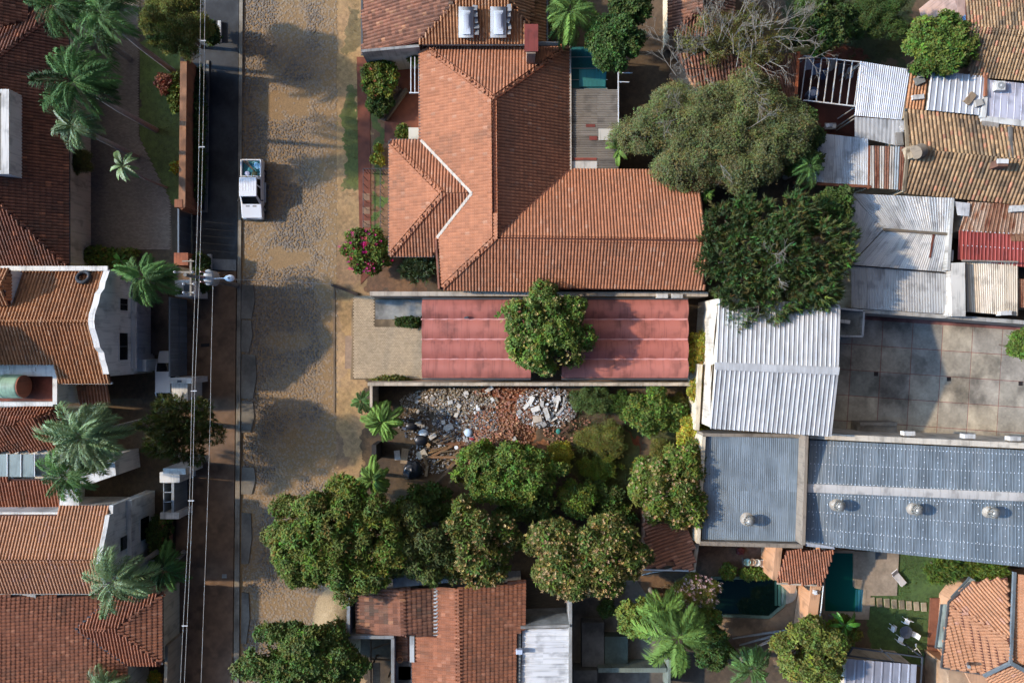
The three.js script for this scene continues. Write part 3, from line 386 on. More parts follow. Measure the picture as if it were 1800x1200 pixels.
// white house with the wavy gable parapet and the roof terrace
const XG = -28.9;
const gx = (px, py) => { const d = XG * F / (px - 900); return V(XG, H - d, (py - 600) / F * d); };   // pixel on the plane of the gable wall
{
  const t = thing('white_gable_house', 'white two-storey house with curvy gable parapet and a green tank on its terrace', 'house', V(-33, 0, -1));
  const W = { TL: V(-42, 6.15, -4.98), TR: V(XG - 0.05, 6.15, -4.98), RL: V(-42, 7.75, -1.46), RR: V(XG - 0.05, 7.75, -1.46), BR: V(XG + 0.1, 6.0, 2.93), B1: V(-32.6, 6.0, 2.93), B2: V(-32.6, 6.55, 1.55), BL: V(-42, 6.55, 1.55) };
  roofPatch(t, W, [['TL', 'RL', 'RR', 'TR'], ['RL', 'BL', 'B2', 'B1', 'BR', 'RR']], 'terracotta', { ridges: [['RL', 'RR']] });
  part(t, 'wall', merge([box(-35.6, 0, -1.2, 13.2, 6.0, 7.4), box(-36.6, 0, 2.2, 8.0, 5.4, 1.2)]), white);
  // gable wall with an S-curved top edge
  const s = new THREE.Shape(), prof = [[-5.12, 6.25], [-4.6, 6.5], [-4.2, 6.75], [-3.7, 6.9], [-3.3, 7.35], [-2.6, 7.6], [-1.9, 7.98], [-1.4, 8.08], [-0.9, 7.98], [-0.2, 7.62], [0.4, 7.4], [0.75, 6.95], [1.3, 6.8], [1.75, 6.55], [2.3, 6.35]];
  s.moveTo(-5.12, 3.6); prof.forEach(p => s.lineTo(...p)); s.lineTo(2.3, 3.6);
  const g = new THREE.ExtrudeGeometry(s, { depth: 0.3, bevelEnabled: true, bevelSize: 0.03, bevelThickness: 0.03, bevelSegments: 2 }); g.rotateY(-Math.PI / 2); g.translate(XG + 0.15, 0, 0); part(t, 'gable_parapet', g, white);
  part(t, 'gable_coping', merge(prof.slice(1).map((p, i) => beam(V(XG, prof[i][1] + 0.05, prof[i][0]), V(XG, p[1] + 0.05, p[0]), 0.42, 0.09))), M('#e3e2dc', 0.8, 'grime'));
  part(t, 'porch_wall', merge([box(XG - 0.1, 0, 1.65, 0.34, 3.6, 1.3), box(XG + 0.3, 0, 1.85, 0.9, 2.5, 0.9)]), white); part(t, 'porch_pier', box(XG - 0.1, 0, -4.75, 0.34, 3.6, 0.7), white);
  part(t, 'balcony_slab', box(XG + 0.28, 3.42, -1.4, 0.5, 0.16, 6.9), white);
  part(t, 'porch_floor', box(XG + 0.1, 0, -1.5, 2.4, 0.25, 5.2), M('#6f6258', 0.85, 'concrete'));
  for (const [a, b, c, d] of [[204, 585, 218, 632], [205, 524, 218, 546]]) { const p = gx(a, b), q = gx(c, d), f = part(t, 'window', box(XG + 0.2, q.y - 0.1, (p.z + q.z) / 2, 0.08, p.y - q.y + 0.2, q.z - p.z + 0.16), white); part(f, 'pane', box(XG + 0.235, q.y, (p.z + q.z) / 2, 0.03, p.y - q.y, q.z - p.z), glass); part(f, 'mullion', box(XG + 0.255, q.y, (p.z + q.z) / 2, 0.03, p.y - q.y, 0.05), M('#555', 0.6)); }
  // dormer
  const D = { a: V(-34.9, 7.6, -5.0), b: V(-34.9, 7.6, -2.6), c: V(-38.5, 7.6, -2.6), d: V(-38.5, 7.6, -5.0), r1: V(-35.0, 8.3, -3.8), r2: V(-38.5, 8.3, -3.8) };
  const dm = part(t, 'dormer', merge([box(-36.3, 6.2, -3.8, 2.7, 1.38, 2.3), (() => { const q = new THREE.Shape([new THREE.Vector2(-1.15, 7.5), new THREE.Vector2(1.15, 7.5), new THREE.Vector2(0, 8.2)]), e = new THREE.ExtrudeGeometry(q, { depth: 0.2, bevelEnabled: false }); e.rotateY(-Math.PI / 2); e.translate(-34.95, 0, -3.8); return e; })()]), white);
  roofPatch(t, D, [['a', 'b', 'r1'], ['b', 'c', 'r2', 'r1'], ['a', 'r1', 'r2', 'd']], 'terracotta', { name: 'dormer_roof', ridges: [['r1', 'r2']] });
  part(t, 'unseen_shade_block', box(-40.2, 0, 0.3, 3.2, 10.2, 3.4), white);  // unseen tall block, added and sized to shade the lower roof slope
  // roof terrace
  const te = part(t, 'terrace', box(-35.6, 5.3, 2.95, 5.6, 0.12, 2.9), M('#93513f', 0.9, 'concrete'), 'small red-floored roof terrace');
  part(te, 'parapet', merge([box(-32.75, 0, 2.95, 0.32, 6.15, 3.1), box(-35.7, 0, 4.48, 5.6, 6.13, 0.3), box(-35.7, 5.0, 1.5, 5.6, 1.4, 0.24)]), white);
  for (const [x, z] of [[-36.6, 1.9], [-34.7, 2.0]]) part(te, 'vent_box', rbox(x, 5.42, z, 1.0, 0.6, 0.3), M('#d9d7d0', 0.7, 'grime'));
  part(t, 'parapet_coping', merge([box(-33, 6.3, -5.2, 8.4, 0.14, 0.34), box(-38, 6.3, -5.2, 1.4, 0.14, 0.34)]), M('#dcdad2', 0.85, 'grime'));
  const eave = part(t, 'gutter', beam(V(-32.4, 5.93, 3.0), V(XG + 0.15, 5.93, 3.0), 0.14, 0.12), M('#b9b6ae', 0.7));
  // small lean-to tile roof at the foot of the terrace
  roofPatch(t, { a: V(-32.3, 4.1, 4.6), b: V(-30.0, 4.1, 4.6), c: V(-30.0, 4.5, 3.0), d: V(-32.3, 4.5, 3.0) }, [['a', 'b', 'c', 'd']], 'red', { name: 'lean_to_roof' });
}
{ // tank
  const t = thing('water_tank', 'pale green horizontal cylinder tank lying on the red roof terrace', 'water tank', V(-35.8, 5.42, 3.2));
  const g = new THREE.LatheGeometry([[0, -1.2], [0.5, -1.17], [0.72, -1.05], [0.82, -0.85], [0.84, -0.3], [0.86, -0.28], [0.86, -0.22], [0.84, -0.2], [0.84, 0.85], [0.8, 0.95]].map(p => new THREE.Vector2(...p)), 28); g.rotateZ(-Math.PI / 2); g.translate(-35.85, 6.32, 3.2); part(t, 'tank_shell', g, M('#9fc4a8', 0.5, 'grime'));
  const e = new THREE.CylinderGeometry(0.8, 0.8, 0.1, 28); e.rotateZ(Math.PI / 2); e.translate(-34.86, 6.32, 3.2); part(t, 'end_cap', e, M('#a8664c', 0.8, 'grime'));
  for (const x of [-36.4, -35.2]) part(t, 'cradle', box(x, 5.42, 3.2, 0.15, 0.4, 1.2), white); part(t, 'pipe', bar(V(-37.0, 6.2, 3.1), V(-37.9, 6.2, 3.1), 0.12), pipeW);
}
{ const g = new THREE.TorusGeometry(0.42, 0.13, 10, 26); g.rotateX(Math.PI / 2 - 0.42); const c = P(147, 487, 6.55); g.translate(c.x, 6.62, c.z); single('tyre', 'old black tyre lying on the terracotta tiles of the white house', 'tyre', g, M('#26292c', 0.8)); }
// roofs and walls between the two white houses
{
  const t = thing('shaded_house', 'low house with dark red tile roof between the two white houses', 'house', P(20, 790));
  const W = Wk({ a: [-80, 716, 3.6], b: [112, 716, 3.6], c: [60, 738, 4.4], d: [-80, 800, 4.4], e: [62, 795, 3.4], f: [-80, 797, 3.4], g: [-80, 842, 3.9], h: [66, 842, 3.9], i: [105, 906, 3.2], j: [-80, 908, 3.2], k: [106, 850, 3.7], a2: [-80, 760, 4.5], c2: [110, 790, 3.4] });
  body(t, inset(['a', 'b', 'i', 'j'].map(k => W[k]), 0.05), 3.15, white);
  roofPatch(t, W, [['a', 'b', 'c', 'a2'], ['a2', 'c', 'b', 'c2', 'f']], 'red', { ridges: [['a2', 'c'], ['c', 'b']] });
  roofPatch(t, W, [['g', 'h', 'k', 'i', 'j']], 'red', { name: 'lower_roof' });
  const gl = part(t, 'glass_roof', slabQuad(P(-80, 798, 3.7), P(58, 798, 3.7), P(58, 838, 3.9), P(-80, 838, 3.9), 0.04), M('#7e8f8d', 0.25, 'grime'), 'greenish glazed strip of roof');
  for (let i = 0; i < 6; i++) part(gl, 'glazing_bar', beam(P(-60 + i * 24, 797, 3.74), P(-60 + i * 24, 838, 3.94), 0.05, 0.05), pipeW);
}
{
  const t = thing('white_outbuilding', 'small white-walled outbuilding half hidden under the big palm', 'building', P(170, 830));
  part(t, 'wall', pxPrism([[140, 806], [200, 800], [203, 835], [160, 850], [140, 850]], 3.4), white); part(t, 'roof_slab', pxBox(104, 860, 138, 895, 4.2, 4.0), white); part(t, 'door', box(P(203, 820, 0).x - 1.75, 0, P(180, 818, 0).z, 0.1, 2, 0.9), dark);
}
// white house with ridge along the street
const XH = -29.4, hx = (px, py) => { const d = XH * F / (px - 900); return V(XH, H - d, (py - 600) / F * d); };
{
  const t = thing('white_ridge_house', 'white house with plain gable and salmon tile roof beside the driveway gate', 'house', V(-33, 0, 15));
  const W = { a: V(-42, 5.2, 12.65), a1: V(-33.2, 5.2, 12.65), a2: V(-33.2, 5.0, 12.1), b: V(XH - 0.05, 5.0, 12.1), c: V(XH - 0.05, 6.3, 15.6), c0: V(-42, 6.3, 15.6), d: V(XH - 0.05, 5.2, 18.3), e: V(-42, 5.2, 18.3) };
  roofPatch(t, W, [['a', 'c0', 'c', 'b', 'a2', 'a1'], ['c0', 'e', 'd', 'c']], 'salmon', { ty: 0.7, ridges: [['c0', 'c']] });
  part(t, 'wall', box(-36, 0, 15.4, 13.0, 5.0, 5.8), white);
  const s = new THREE.Shape([[12.0, 0], [12.0, 5.05], [12.6, 5.1], [12.6, 5.5], [13.4, 5.75], [15.6, 6.6], [17.6, 5.8], [18.2, 5.4], [18.2, 0]].map(p => new THREE.Vector2(...p))), g = new THREE.ExtrudeGeometry(s, { depth: 0.3, bevelEnabled: true, bevelSize: 0.02, bevelThickness: 0.02, bevelSegments: 1 }); g.rotateY(-Math.PI / 2); g.translate(XH + 0.2, 0, 0); part(t, 'gable_wall', g, white);
  part(t, 'bay_wall', box(XH + 0.35, 0, 14.2, 0.5, 3.4, 4.4), white);
  { const p = hx(205, 942), q = hx(217, 966), f = part(t, 'window', box(XH + 0.22, q.y - 0.05, (p.z + q.z) / 2, 0.08, p.y - q.y + 0.1, 1.1), white); part(f, 'pane', box(XH + 0.265, q.y, (p.z + q.z) / 2, 0.03, p.y - q.y, 1.0), glass); }
  { const f = part(t, 'window', box(XH + 0.62, 0.9, 14.6, 0.06, 1.4, 1.9), white); part(f, 'pane', box(XH + 0.65, 1.0, 14.6, 0.03, 1.2, 1.7), glass); }
  part(t, 'gutter', merge([beam(V(-42, 5.1, 18.38), V(XH, 5.1, 18.38), 0.16, 0.14), box(-36.3, 4.4, 18.6, 2.6, 0.5, 0.5)]), M('#a9a8a2', 0.7, 'grime'));
  part(t, 'canopy', slabQuad(V(XH + 0.3, 3.0, 16.9), V(XH + 2.0, 2.8, 16.7), V(XH + 2.0, 2.8, 17.5), V(XH + 0.3, 3.0, 17.8), 0.08), M('#5d6164', 0.6));
}
// red hipped house at the street corner
{
  const t = thing('red_hip_house', 'house with brick-red flat tiles and a small hipped wing over the pavement', 'house', P(120, 1130));
  const W = Wk({ r1: [133, 1105, 4.3], r2: [201, 1105, 4.3], ne: [283, 1046, 3.4], se: [283, 1168, 3.4], vs: [222, 1168, 3.4], vn: [196, 1048, 3.65], tl: [-90, 1046, 6.0], bl: [-90, 1290, 6.0], br: [222, 1290, 3.4] });
  body(t, inset([W.ne, W.se, P(222, 1168, 3.4), W.br, W.bl, W.tl], 0.04), 3.35, cream);
  roofPatch(t, W, [['vs', 'r1', 'vn', 'tl', 'bl', 'br']], 'red', { name: 'main_roof', tl: 0.3, tw: 0.26 });
  roofPatch(t, W, [['r1', 'vs', 'se', 'r2'], ['r1', 'r2', 'ne', 'vn'], ['r2', 'se', 'ne']], 'red', { name: 'wing_roof', ridges: [['r1', 'r2'], ['r2', 'se'], ['r2', 'ne']] });
  part(t, 'valley_flashing', merge([beam(W.vs.clone().add(V(0, 0.06, 0)), W.r1.clone().add(V(0, 0.06, 0)), 0.16, 0.06), beam(W.vn.clone().add(V(0, 0.06, 0)), W.r1.clone().add(V(0, 0.06, 0)), 0.16, 0.06)]), M('#3a4046', 0.5));
  part(t, 'gutter', beam(W.ne.clone().add(V(0.07, -0.04, 0)), W.se.clone().add(V(0.07, -0.04, 0)), 0.12, 0.1), gutterM);
}
// house with two skylights
{
  const t = thing('skylight_house', 'tile-roofed house with two white skylights and a red-capped chimney', 'house', P(800, 10));
  const W = Wk({ a: [638, 97, 2.9], b: [638, -80, 2.9], c: [800, -80, 5.6], d: [815, -14, 5.6], e: [736, 73, 4.2], f: [884, -14, 5.6], g: [926, 42, 4.7], h: [926, 74, 4.1], i: [884, -80, 5.6], j: [961, -80, 3.4], k: [961, 75, 3.4] });
  body(t, inset([W.a, W.b, W.j, W.k, W.e], 0.05), 2.85, cream);
  roofPatch(t, W, [['a', 'b', 'c', 'd', 'e']], 'dark', { name: 'main_roof', tw: 0.26, tl: 0.3 });
  roofPatch(t, W, [['e', 'd', 'f', 'g', 'h'], ['h', 'g', 'f', 'i', 'j', 'k'], ['c', 'i', 'f', 'd']], 'terracotta', { name: 'hip_roof', ridges: [['e', 'd'], ['d', 'f'], ['f', 'g']] });
  part(t, 'gable_wall', wallSeg(P(640, 99, 2.9), P(736, 78, 4.1), 3.9, 0.2), greyWall);
  part(t, 'gutter', merge([beam(P(636, 97, 2.85), P(636, -60, 2.85), 0.14, 0.12), beam(P(962, 75, 3.35), P(962, -60, 3.35), 0.14, 0.12), beam(P(742, 76, 4.1), P(985, 77, 4.0), 0.3, 0.1)]), M('#5d6064', 0.6, 'metal'));
  for (const [x0, x1] of [[806, 832], [862, 890]]) { const a = P(x0, 12, 5.2), b = P(x1, 66, 4.75), sk = part(t, 'skylight', slabQuad(P(x0, 12, 5.75), P(x1, 12, 5.75), P(x1, 66, 4.75), P(x0, 66, 4.75), 0.5), M('#b9bcbb', 0.5, 'grime')); part(sk, 'dome', merge([0, 1, 2].map(k => slabQuad(P(lerp(x0, x1, 0.2 + k * 0.06), 18 + k * 3, 5.72 + k * 0.05), P(lerp(x0, x1, 0.8 - k * 0.06), 18 + k * 3, 5.72 + k * 0.05), P(lerp(x0, x1, 0.8 - k * 0.06), 60 - k * 3, 4.95 + k * 0.05), P(lerp(x0, x1, 0.2 + k * 0.06), 60 - k * 3, 4.95 + k * 0.05), 0.06))), M('#d3d6d6', 0.35)); const pn = []; for (let i = 0; i < 5; i++) pn.push(box(b.x + 0.2 + rr(-0.1, 0.1), lerp(5.6, 4.8, i / 4), lerp(P(0, 16, 5.4).z, P(0, 58, 4.7).z, i / 4), rr(0.2, 0.4), 0.06, rr(0.3, 0.5), rr(-0.3, 0.3))); part(sk, 'flashing', merge(pn), M('#9da1a3', 0.5, 'grime')); }
  const a = P(922, 42, 6.2), b = P(946, 90, 6.2), ch = part(t, 'chimney', box((a.x + b.x) / 2, 3.2, (a.z + b.z) / 2 + 0.2, 0.62, 2.9, 1.8), M('#8b7a6a', 0.95, 'grime')); part(ch, 'chimney_cap', box((a.x + b.x) / 2, 6.1, (a.z + b.z) / 2, b.x - a.x, 0.1, b.z - a.z), M('#7c352b', 0.7, 'grime'));
}
// the large orange roof in the middle
{
  const t = thing('orange_roof_house', 'large house with a cross-shaped orange clay tile roof and white valley flashing', 'house', P(900, 290));
  const W = Wk({ A: [738, 76, 3.2], B: [1000, 80, 3.2], T: [868, 172, 6.0], R: [870, 418, 6.0], V: [1001, 299, 3.2], E1: [1226, 300, 3.2], RE: [1243, 424, 6.0], E2: [1238, 509, 4.2], K: [774, 508, 4.05], v3: [768, 418, 3.85], v2: [829, 340, 5.15], v1: [740, 247, 3.25], W1: [685, 247, 3.2], W2: [685, 449, 3.2], Wa: [778, 341, 5.2], W3: [763, 449, 3.2] });
  body(t, [W.A, W.B, W.V, W.E1, P(1226, 500, 3.2), P(775, 500, 3.2), P(765, 440, 3.2), P(695, 440, 3.2), P(695, 256, 3.2), P(745, 250, 3.2)].map((p, i) => p), 3.1, oldWall);
  part(t, 'upper_wall', merge([wallSeg(P(778, 503, 4.0), P(1232, 504, 4.1), 4.05, 0.2, 3.0), (() => { const s = new THREE.Shape([[W.E1.z, 3.0], [W.RE.z, 5.85], [W.E2.z, 4.05], [W.E2.z, 3.0]].map(p => new THREE.Vector2(...p))), g = new THREE.ExtrudeGeometry(s, { depth: 0.2, bevelEnabled: false }); g.rotateY(-Math.PI / 2); g.translate(13.9, 0, 0); return g; })()]), oldWall);
  roofPatch(t, W, [['A', 'B', 'T'], ['B', 'T', 'R', 'V'], ['V', 'R', 'RE', 'E1'], ['R', 'K', 'E2', 'RE'], ['A', 'T', 'R', 'K', 'v3', 'v2', 'v1']], 'orange', { ty: 0.6, name: 'main_roof', ridges: [['A', 'T'], ['B', 'T'], ['T', 'R'], ['R', 'RE'], ['R', 'K']] });
  roofPatch(t, W, [['W1', 'W2', 'Wa'], ['W1', 'Wa', 'v2', 'v1'], ['W2', 'W3', 'v3', 'v2', 'Wa']], 'orange', { ty: 0.6, name: 'wing_roof', ridges: [['W1', 'Wa'], ['W2', 'Wa']] });
  const up = (p, d = 0.07) => p.clone().add(V(0, d, 0));
  part(t, 'valley_flashing', merge([beam(up(W.v1), up(W.v2), 0.2, 0.07), beam(up(W.v2), up(W.v3), 0.2, 0.07)]), M('#c8bfb0', 0.7, 'grime'));
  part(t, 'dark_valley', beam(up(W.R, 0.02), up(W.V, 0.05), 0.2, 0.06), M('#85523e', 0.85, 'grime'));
  part(t, 'gutter', merge([beam(W.W1.clone().add(V(-0.07, -0.04, 0)), W.W2.clone().add(V(-0.07, -0.04, 0)), 0.12, 0.1), beam(W.A.clone().add(V(-0.07, -0.04, 0)), W.v1.clone().add(V(-0.07, -0.04, 0)), 0.12, 0.1), beam(W.W2.clone().add(V(0, -0.04, 0.07)), W.W3.clone().add(V(0, -0.04, 0.07)), 0.12, 0.1), beam(W.W1.clone().add(V(0, -0.04, -0.07)), W.v1.clone().add(V(0, -0.04, -0.07)), 0.12, 0.1)]), M('#4b4441', 0.6));
  part(t, 'wall_plate', beam(W.B.clone().add(V(0.1, -0.02, 0)), W.V.clone().add(V(0.1, -0.02, 0)), 0.14, 0.12), M('#b5aea2', 0.8, 'grime'));
  part(t, 'roof_end_strip', merge([beam(W.v3.clone().add(V(-0.08, 0.02, 0.1)), W.K.clone().add(V(-0.1, 0.02, 0)), 0.14, 0.3)]), M('#93604a', 0.85, 'grime'));  // clay-coloured strip along the roof end, darker than the tiles
  part(t, 'pergola', merge([0, 1, 2].map(i => beam(P(722 + i * 7, 100, 2.9), P(722 + i * 7, 163, 2.9), 0.06, 0.08)).concat([beam(P(719, 163, 2.95), P(738, 163, 2.95), 0.07, 0.08)])), pipeW, 'white slatted pergola at the side wall');
  part(t, 'rain_pipe', bar(P(763, 418, 3.4), P(763, 445, 2.6), 0.12, 0.12), white); part(t, 'awning', pxBox(718, 224, 738, 245, 2.6, 2.52), M('#cfcab9', 0.8, 'grime'));
}
// lichen-dark house under the feathery tree
{
  const t = thing('old_tile_house', 'house with weathered red tiles mostly hidden under the feathery tree', 'house', P(1290, 90));
  const W = Wk({ a: [1176, 62, 3.2], b: [1176, -60, 3.2], c: [1232, -60, 4.4], d: [1232, 14, 4.4], e: [1290, 60, 3.2], f: [1290, -60, 3.2] });
  body(t, inset([W.a, W.b, W.f, W.e], 0.1), 3.1, cream); roofPatch(t, W, [['a', 'd', 'c', 'b'], ['d', 'e', 'f', 'c'], ['a', 'e', 'd']], 'dark', { ridges: [['d', 'c'], ['a', 'd'], ['d', 'e']] });
  const U = Wk({ a: [1188, 92, 4.2], b: [1404, 92, 3.2], c: [1400, 180, 3.2], d: [1240, 182, 3.2], e: [1300, 100, 4.4] });
  body(t, inset([U.a, U.b, U.c, U.d], 0.08), 3.1, orangeWall, 'rear_wall'); roofPatch(t, U, [['a', 'e', 'b', 'c', 'd']], 'dark', { name: 'rear_roof' });
  part(t, 'parapet', pxWall(1405, 90, 1400, 165, 3.4, 0.2), M('#b0623c', 0.9, 'grime'));
}
// brown-tiled old houses at the far corner
{
  const t = thing('corner_house', 'old brown-tiled house with pale wall and a blue satellite dish', 'house', P(1770, 60));
  const W = Wk({ a: [1697, -60, 4.0], b: [1700, 50, 4.9], c: [1880, 62, 4.9], d: [1880, -60, 4.0], e: [1704, 130, 3.8], f: [1880, 146, 3.8] });
  body(t, inset([W.a, W.e, W.f, W.d], 0.05), 3.7, M('#b9a093', 0.9, 'grime')); roofPatch(t, W, [['a', 'b', 'c', 'd'], ['b', 'e', 'f', 'c']], 'old', { ridges: [['b', 'c']] });
  part(t, 'side_wall', pxPrism([[1672, -30], [1698, -30], [1698, 44], [1690, 40]], 4.0), M('#b89b8e', 0.9, 'grime'));
}
{ const t = thing('satellite_dish', 'small blue satellite dish fixed to the pale wall of the corner house', 'dish', P(1699, 31, 3.9)); const c = P(1699, 31, 4.5), g = new THREE.SphereGeometry(0.34, 18, 8, 0, 6.29, 0, 0.75); g.rotateX(Math.PI); g.translate(0, 0.3, 0); g.rotateZ(0.9); g.translate(c.x, c.y, c.z); part(t, 'reflector', g, M('#5f93bd', 0.5)); part(t, 'mount', bar(c.clone().add(V(0, -0.6, 0)), c, 0.03), M('#888', 0.5)); part(t, 'feed_arm', bar(c, c.clone().add(V(-0.35, 0.3, 0)), 0.015), M('#999', 0.5)); }
{
  const t = thing('weathered_house', 'gabled house with lichen-stained yellow-brown barrel tiles between metal roofs', 'house', P(1700, 270));
  const W = Wk({ a: [1594, 196, 3.4], b: [1640, 198, 3.4], c: [1880, 232, 3.4], d: [1598, 265, 4.6], e: [1880, 292, 4.6], f: [1590, 336, 3.4], g: [1880, 366, 3.4] });
  body(t, inset([W.a, W.c, W.g, W.f], 0.05), 3.3, oldWall); roofPatch(t, W, [['a', 'd', 'e', 'c', 'b'], ['d', 'f', 'g', 'e']], 'old', { ridges: [['d', 'e']], tw: 0.3, tl: 0.4 });
  part(t, 'verge', merge([beam(P(1592, 197, 3.5), P(1596, 265, 4.7), 0.22, 0.12), beam(P(1596, 265, 4.7), P(1589, 336, 3.5), 0.22, 0.12)]), M('#8f8068', 0.95, 'grime'));
  part(t, 'repair_patch', slabQuad(P(1773, 222, 3.75), P(1781, 222, 3.75), P(1783, 282, 4.68), P(1775, 282, 4.68), 0.06), concreteM);
  const ch = part(t, 'chimney', pxBox(1755, 280, 1773, 292, 5.3, 4.2), M('#7d5a45', 0.9, 'brick')); part(ch, 'chimney_cap', pxBox(1754, 279, 1774, 287, 5.36, 5.3), white);
}
// house at the bottom of the lot
{
  const t = thing('parapet_house', 'red-tiled house with grey parapet walls and inset gutters beyond the mango trees', 'house', P(790, 1120));
  const W = Wk({ a: [626, 1036, 4.0], b: [707, 1034, 4.7], c: [709, 1117, 4.7], d: [628, 1116, 4.0], e: [763, 1034, 4.2], f: [766, 1116, 4.2], g: [770, 1034, 4.2], h: [805, 1034, 4.6], i: [806, 1290, 4.6], j: [728, 1290, 3.7], k: [728, 1118, 3.8], l: [770, 1118, 4.2], m: [920, 1020, 3.6], n: [922, 1108, 3.6], o: [910, 1112, 3.65], p: [908, 1290, 3.65], q: [692, 1119, 3.6], r: [719, 1119, 3.8], s: [719, 1162, 3.8], u: [692, 1162, 3.6] });
  part(t, 'wall', merge([prism([P(628, 1040, 3.5), P(916, 1030, 3.5), P(916, 1290, 3.5), P(700, 1290, 3.5), P(700, 1112, 3.5), P(628, 1112, 3.5)], 0, 3.5)]), greyWall);
  roofPatch(t, W, [['a', 'b', 'c', 'd'], ['b', 'e', 'f', 'c']], 'dark', { name: 'front_roof', ridges: [['b', 'c']], tw: 0.27 });
  roofPatch(t, W, [['g', 'h', 'i', 'j', 'k', 'l'], ['h', 'm', 'n', 'o', 'p', 'i']], 'red', { name: 'main_roof', ridges: [['h', 'i']], tw: 0.27, tl: 0.34 });
  roofPatch(t, W, [['q', 'r', 's', 'u']], 'dark', { name: 'porch_roof' });
  part(t, 'parapet', merge([wallSeg(P(612, 1050, 4.4), P(612, 1118, 4.4), 4.4, 0.24), wallSeg(P(609, 1120, 4.4), P(692, 1120, 4.4), 4.4, 0.24), wallSeg(P(690, 1122, 4.4), P(690, 1290, 4.4), 4.4, 0.24)]), M('#85898a', 0.9, 'grime'));
  part(t, 'inset_gutter', merge([pxBox(762, 1034, 769, 1117, 4.28, 4.1), pxBox(720, 1118, 728, 1164, 3.95, 3.5)]), M('#b7bdbf', 0.6, 'grime')); part(t, 'porch_slab', pxBox(693, 1163, 722, 1290, 3.5, 3.3), M('#9ba0a0', 0.9, 'concrete'));
  part(t, 'rear_parapet', merge([wallSeg(P(690, 1022, 4.6), P(800, 1012, 4.6), 4.6, 0.9)]), M('#6e7070', 0.9, 'grime'));
}
{
  const t = thing('garden_shed', 'small orange-tiled lean-to shed against the cream wall of the blue-roofed building', 'shed', P(1178, 958));
  const W = Wk({ a: [1134, 905, 2.5], b: [1190, 905, 3.3], b2: [1218, 955, 3.3], c: [1220, 1001, 2.9], n1: [1186, 1000, 2.74], n2: [1186, 987, 2.74], n3: [1168, 986, 2.66], n4: [1168, 999, 2.66], d: [1136, 998, 2.5] });
  body(t, inset([W.a, W.b, W.c, W.d], 0.08), 2.45, M('#9c7055', 0.9, 'grime')); roofPatch(t, W, [['a', 'b', 'b2', 'c', 'n1', 'n2', 'n3', 'n4', 'd']], 'red', { tw: 0.26 });
  part(t, 'gutter', beam(P(1130, 1001, 2.45), P(1218, 1003, 2.6), 0.1, 0.08), pipeW);
}
{
  const t = thing('tiled_gazebo', 'small red-tiled shelter with orange wall between the two pools', 'shelter', P(1415, 1000));
  const W = Wk({ a: [1384, 967, 3.4], b: [1468, 967, 3.2], c: [1446, 1027, 2.8], d: [1366, 1022, 2.9] });
  roofPatch(t, W, [['a', 'b', 'c', 'd']], 'red', { tw: 0.2, tl: 0.3, ty: 0.8 }); part(t, 'wall', merge([prism([P(1376, 966, 0), P(1384, 966, 0), P(1372, 1020, 0), P(1364, 1020, 0)].map(p => p), 0, 2.8), wallSeg(P(1458, 968, 2.6), P(1440, 1026, 2.6), 2.6, 0.2)]), orangeWall);
  part(t, 'fascia', beam(P(1366, 1025, 2.85), P(1446, 1029, 2.75), 0.12, 0.1), M('#b9ad9a', 0.8, 'grime')); part(t, 'side_wall', wallSeg(P(1375, 966, 3.3), P(1364, 1020, 2.8), 2.75, 0.5), orangeWall);
}
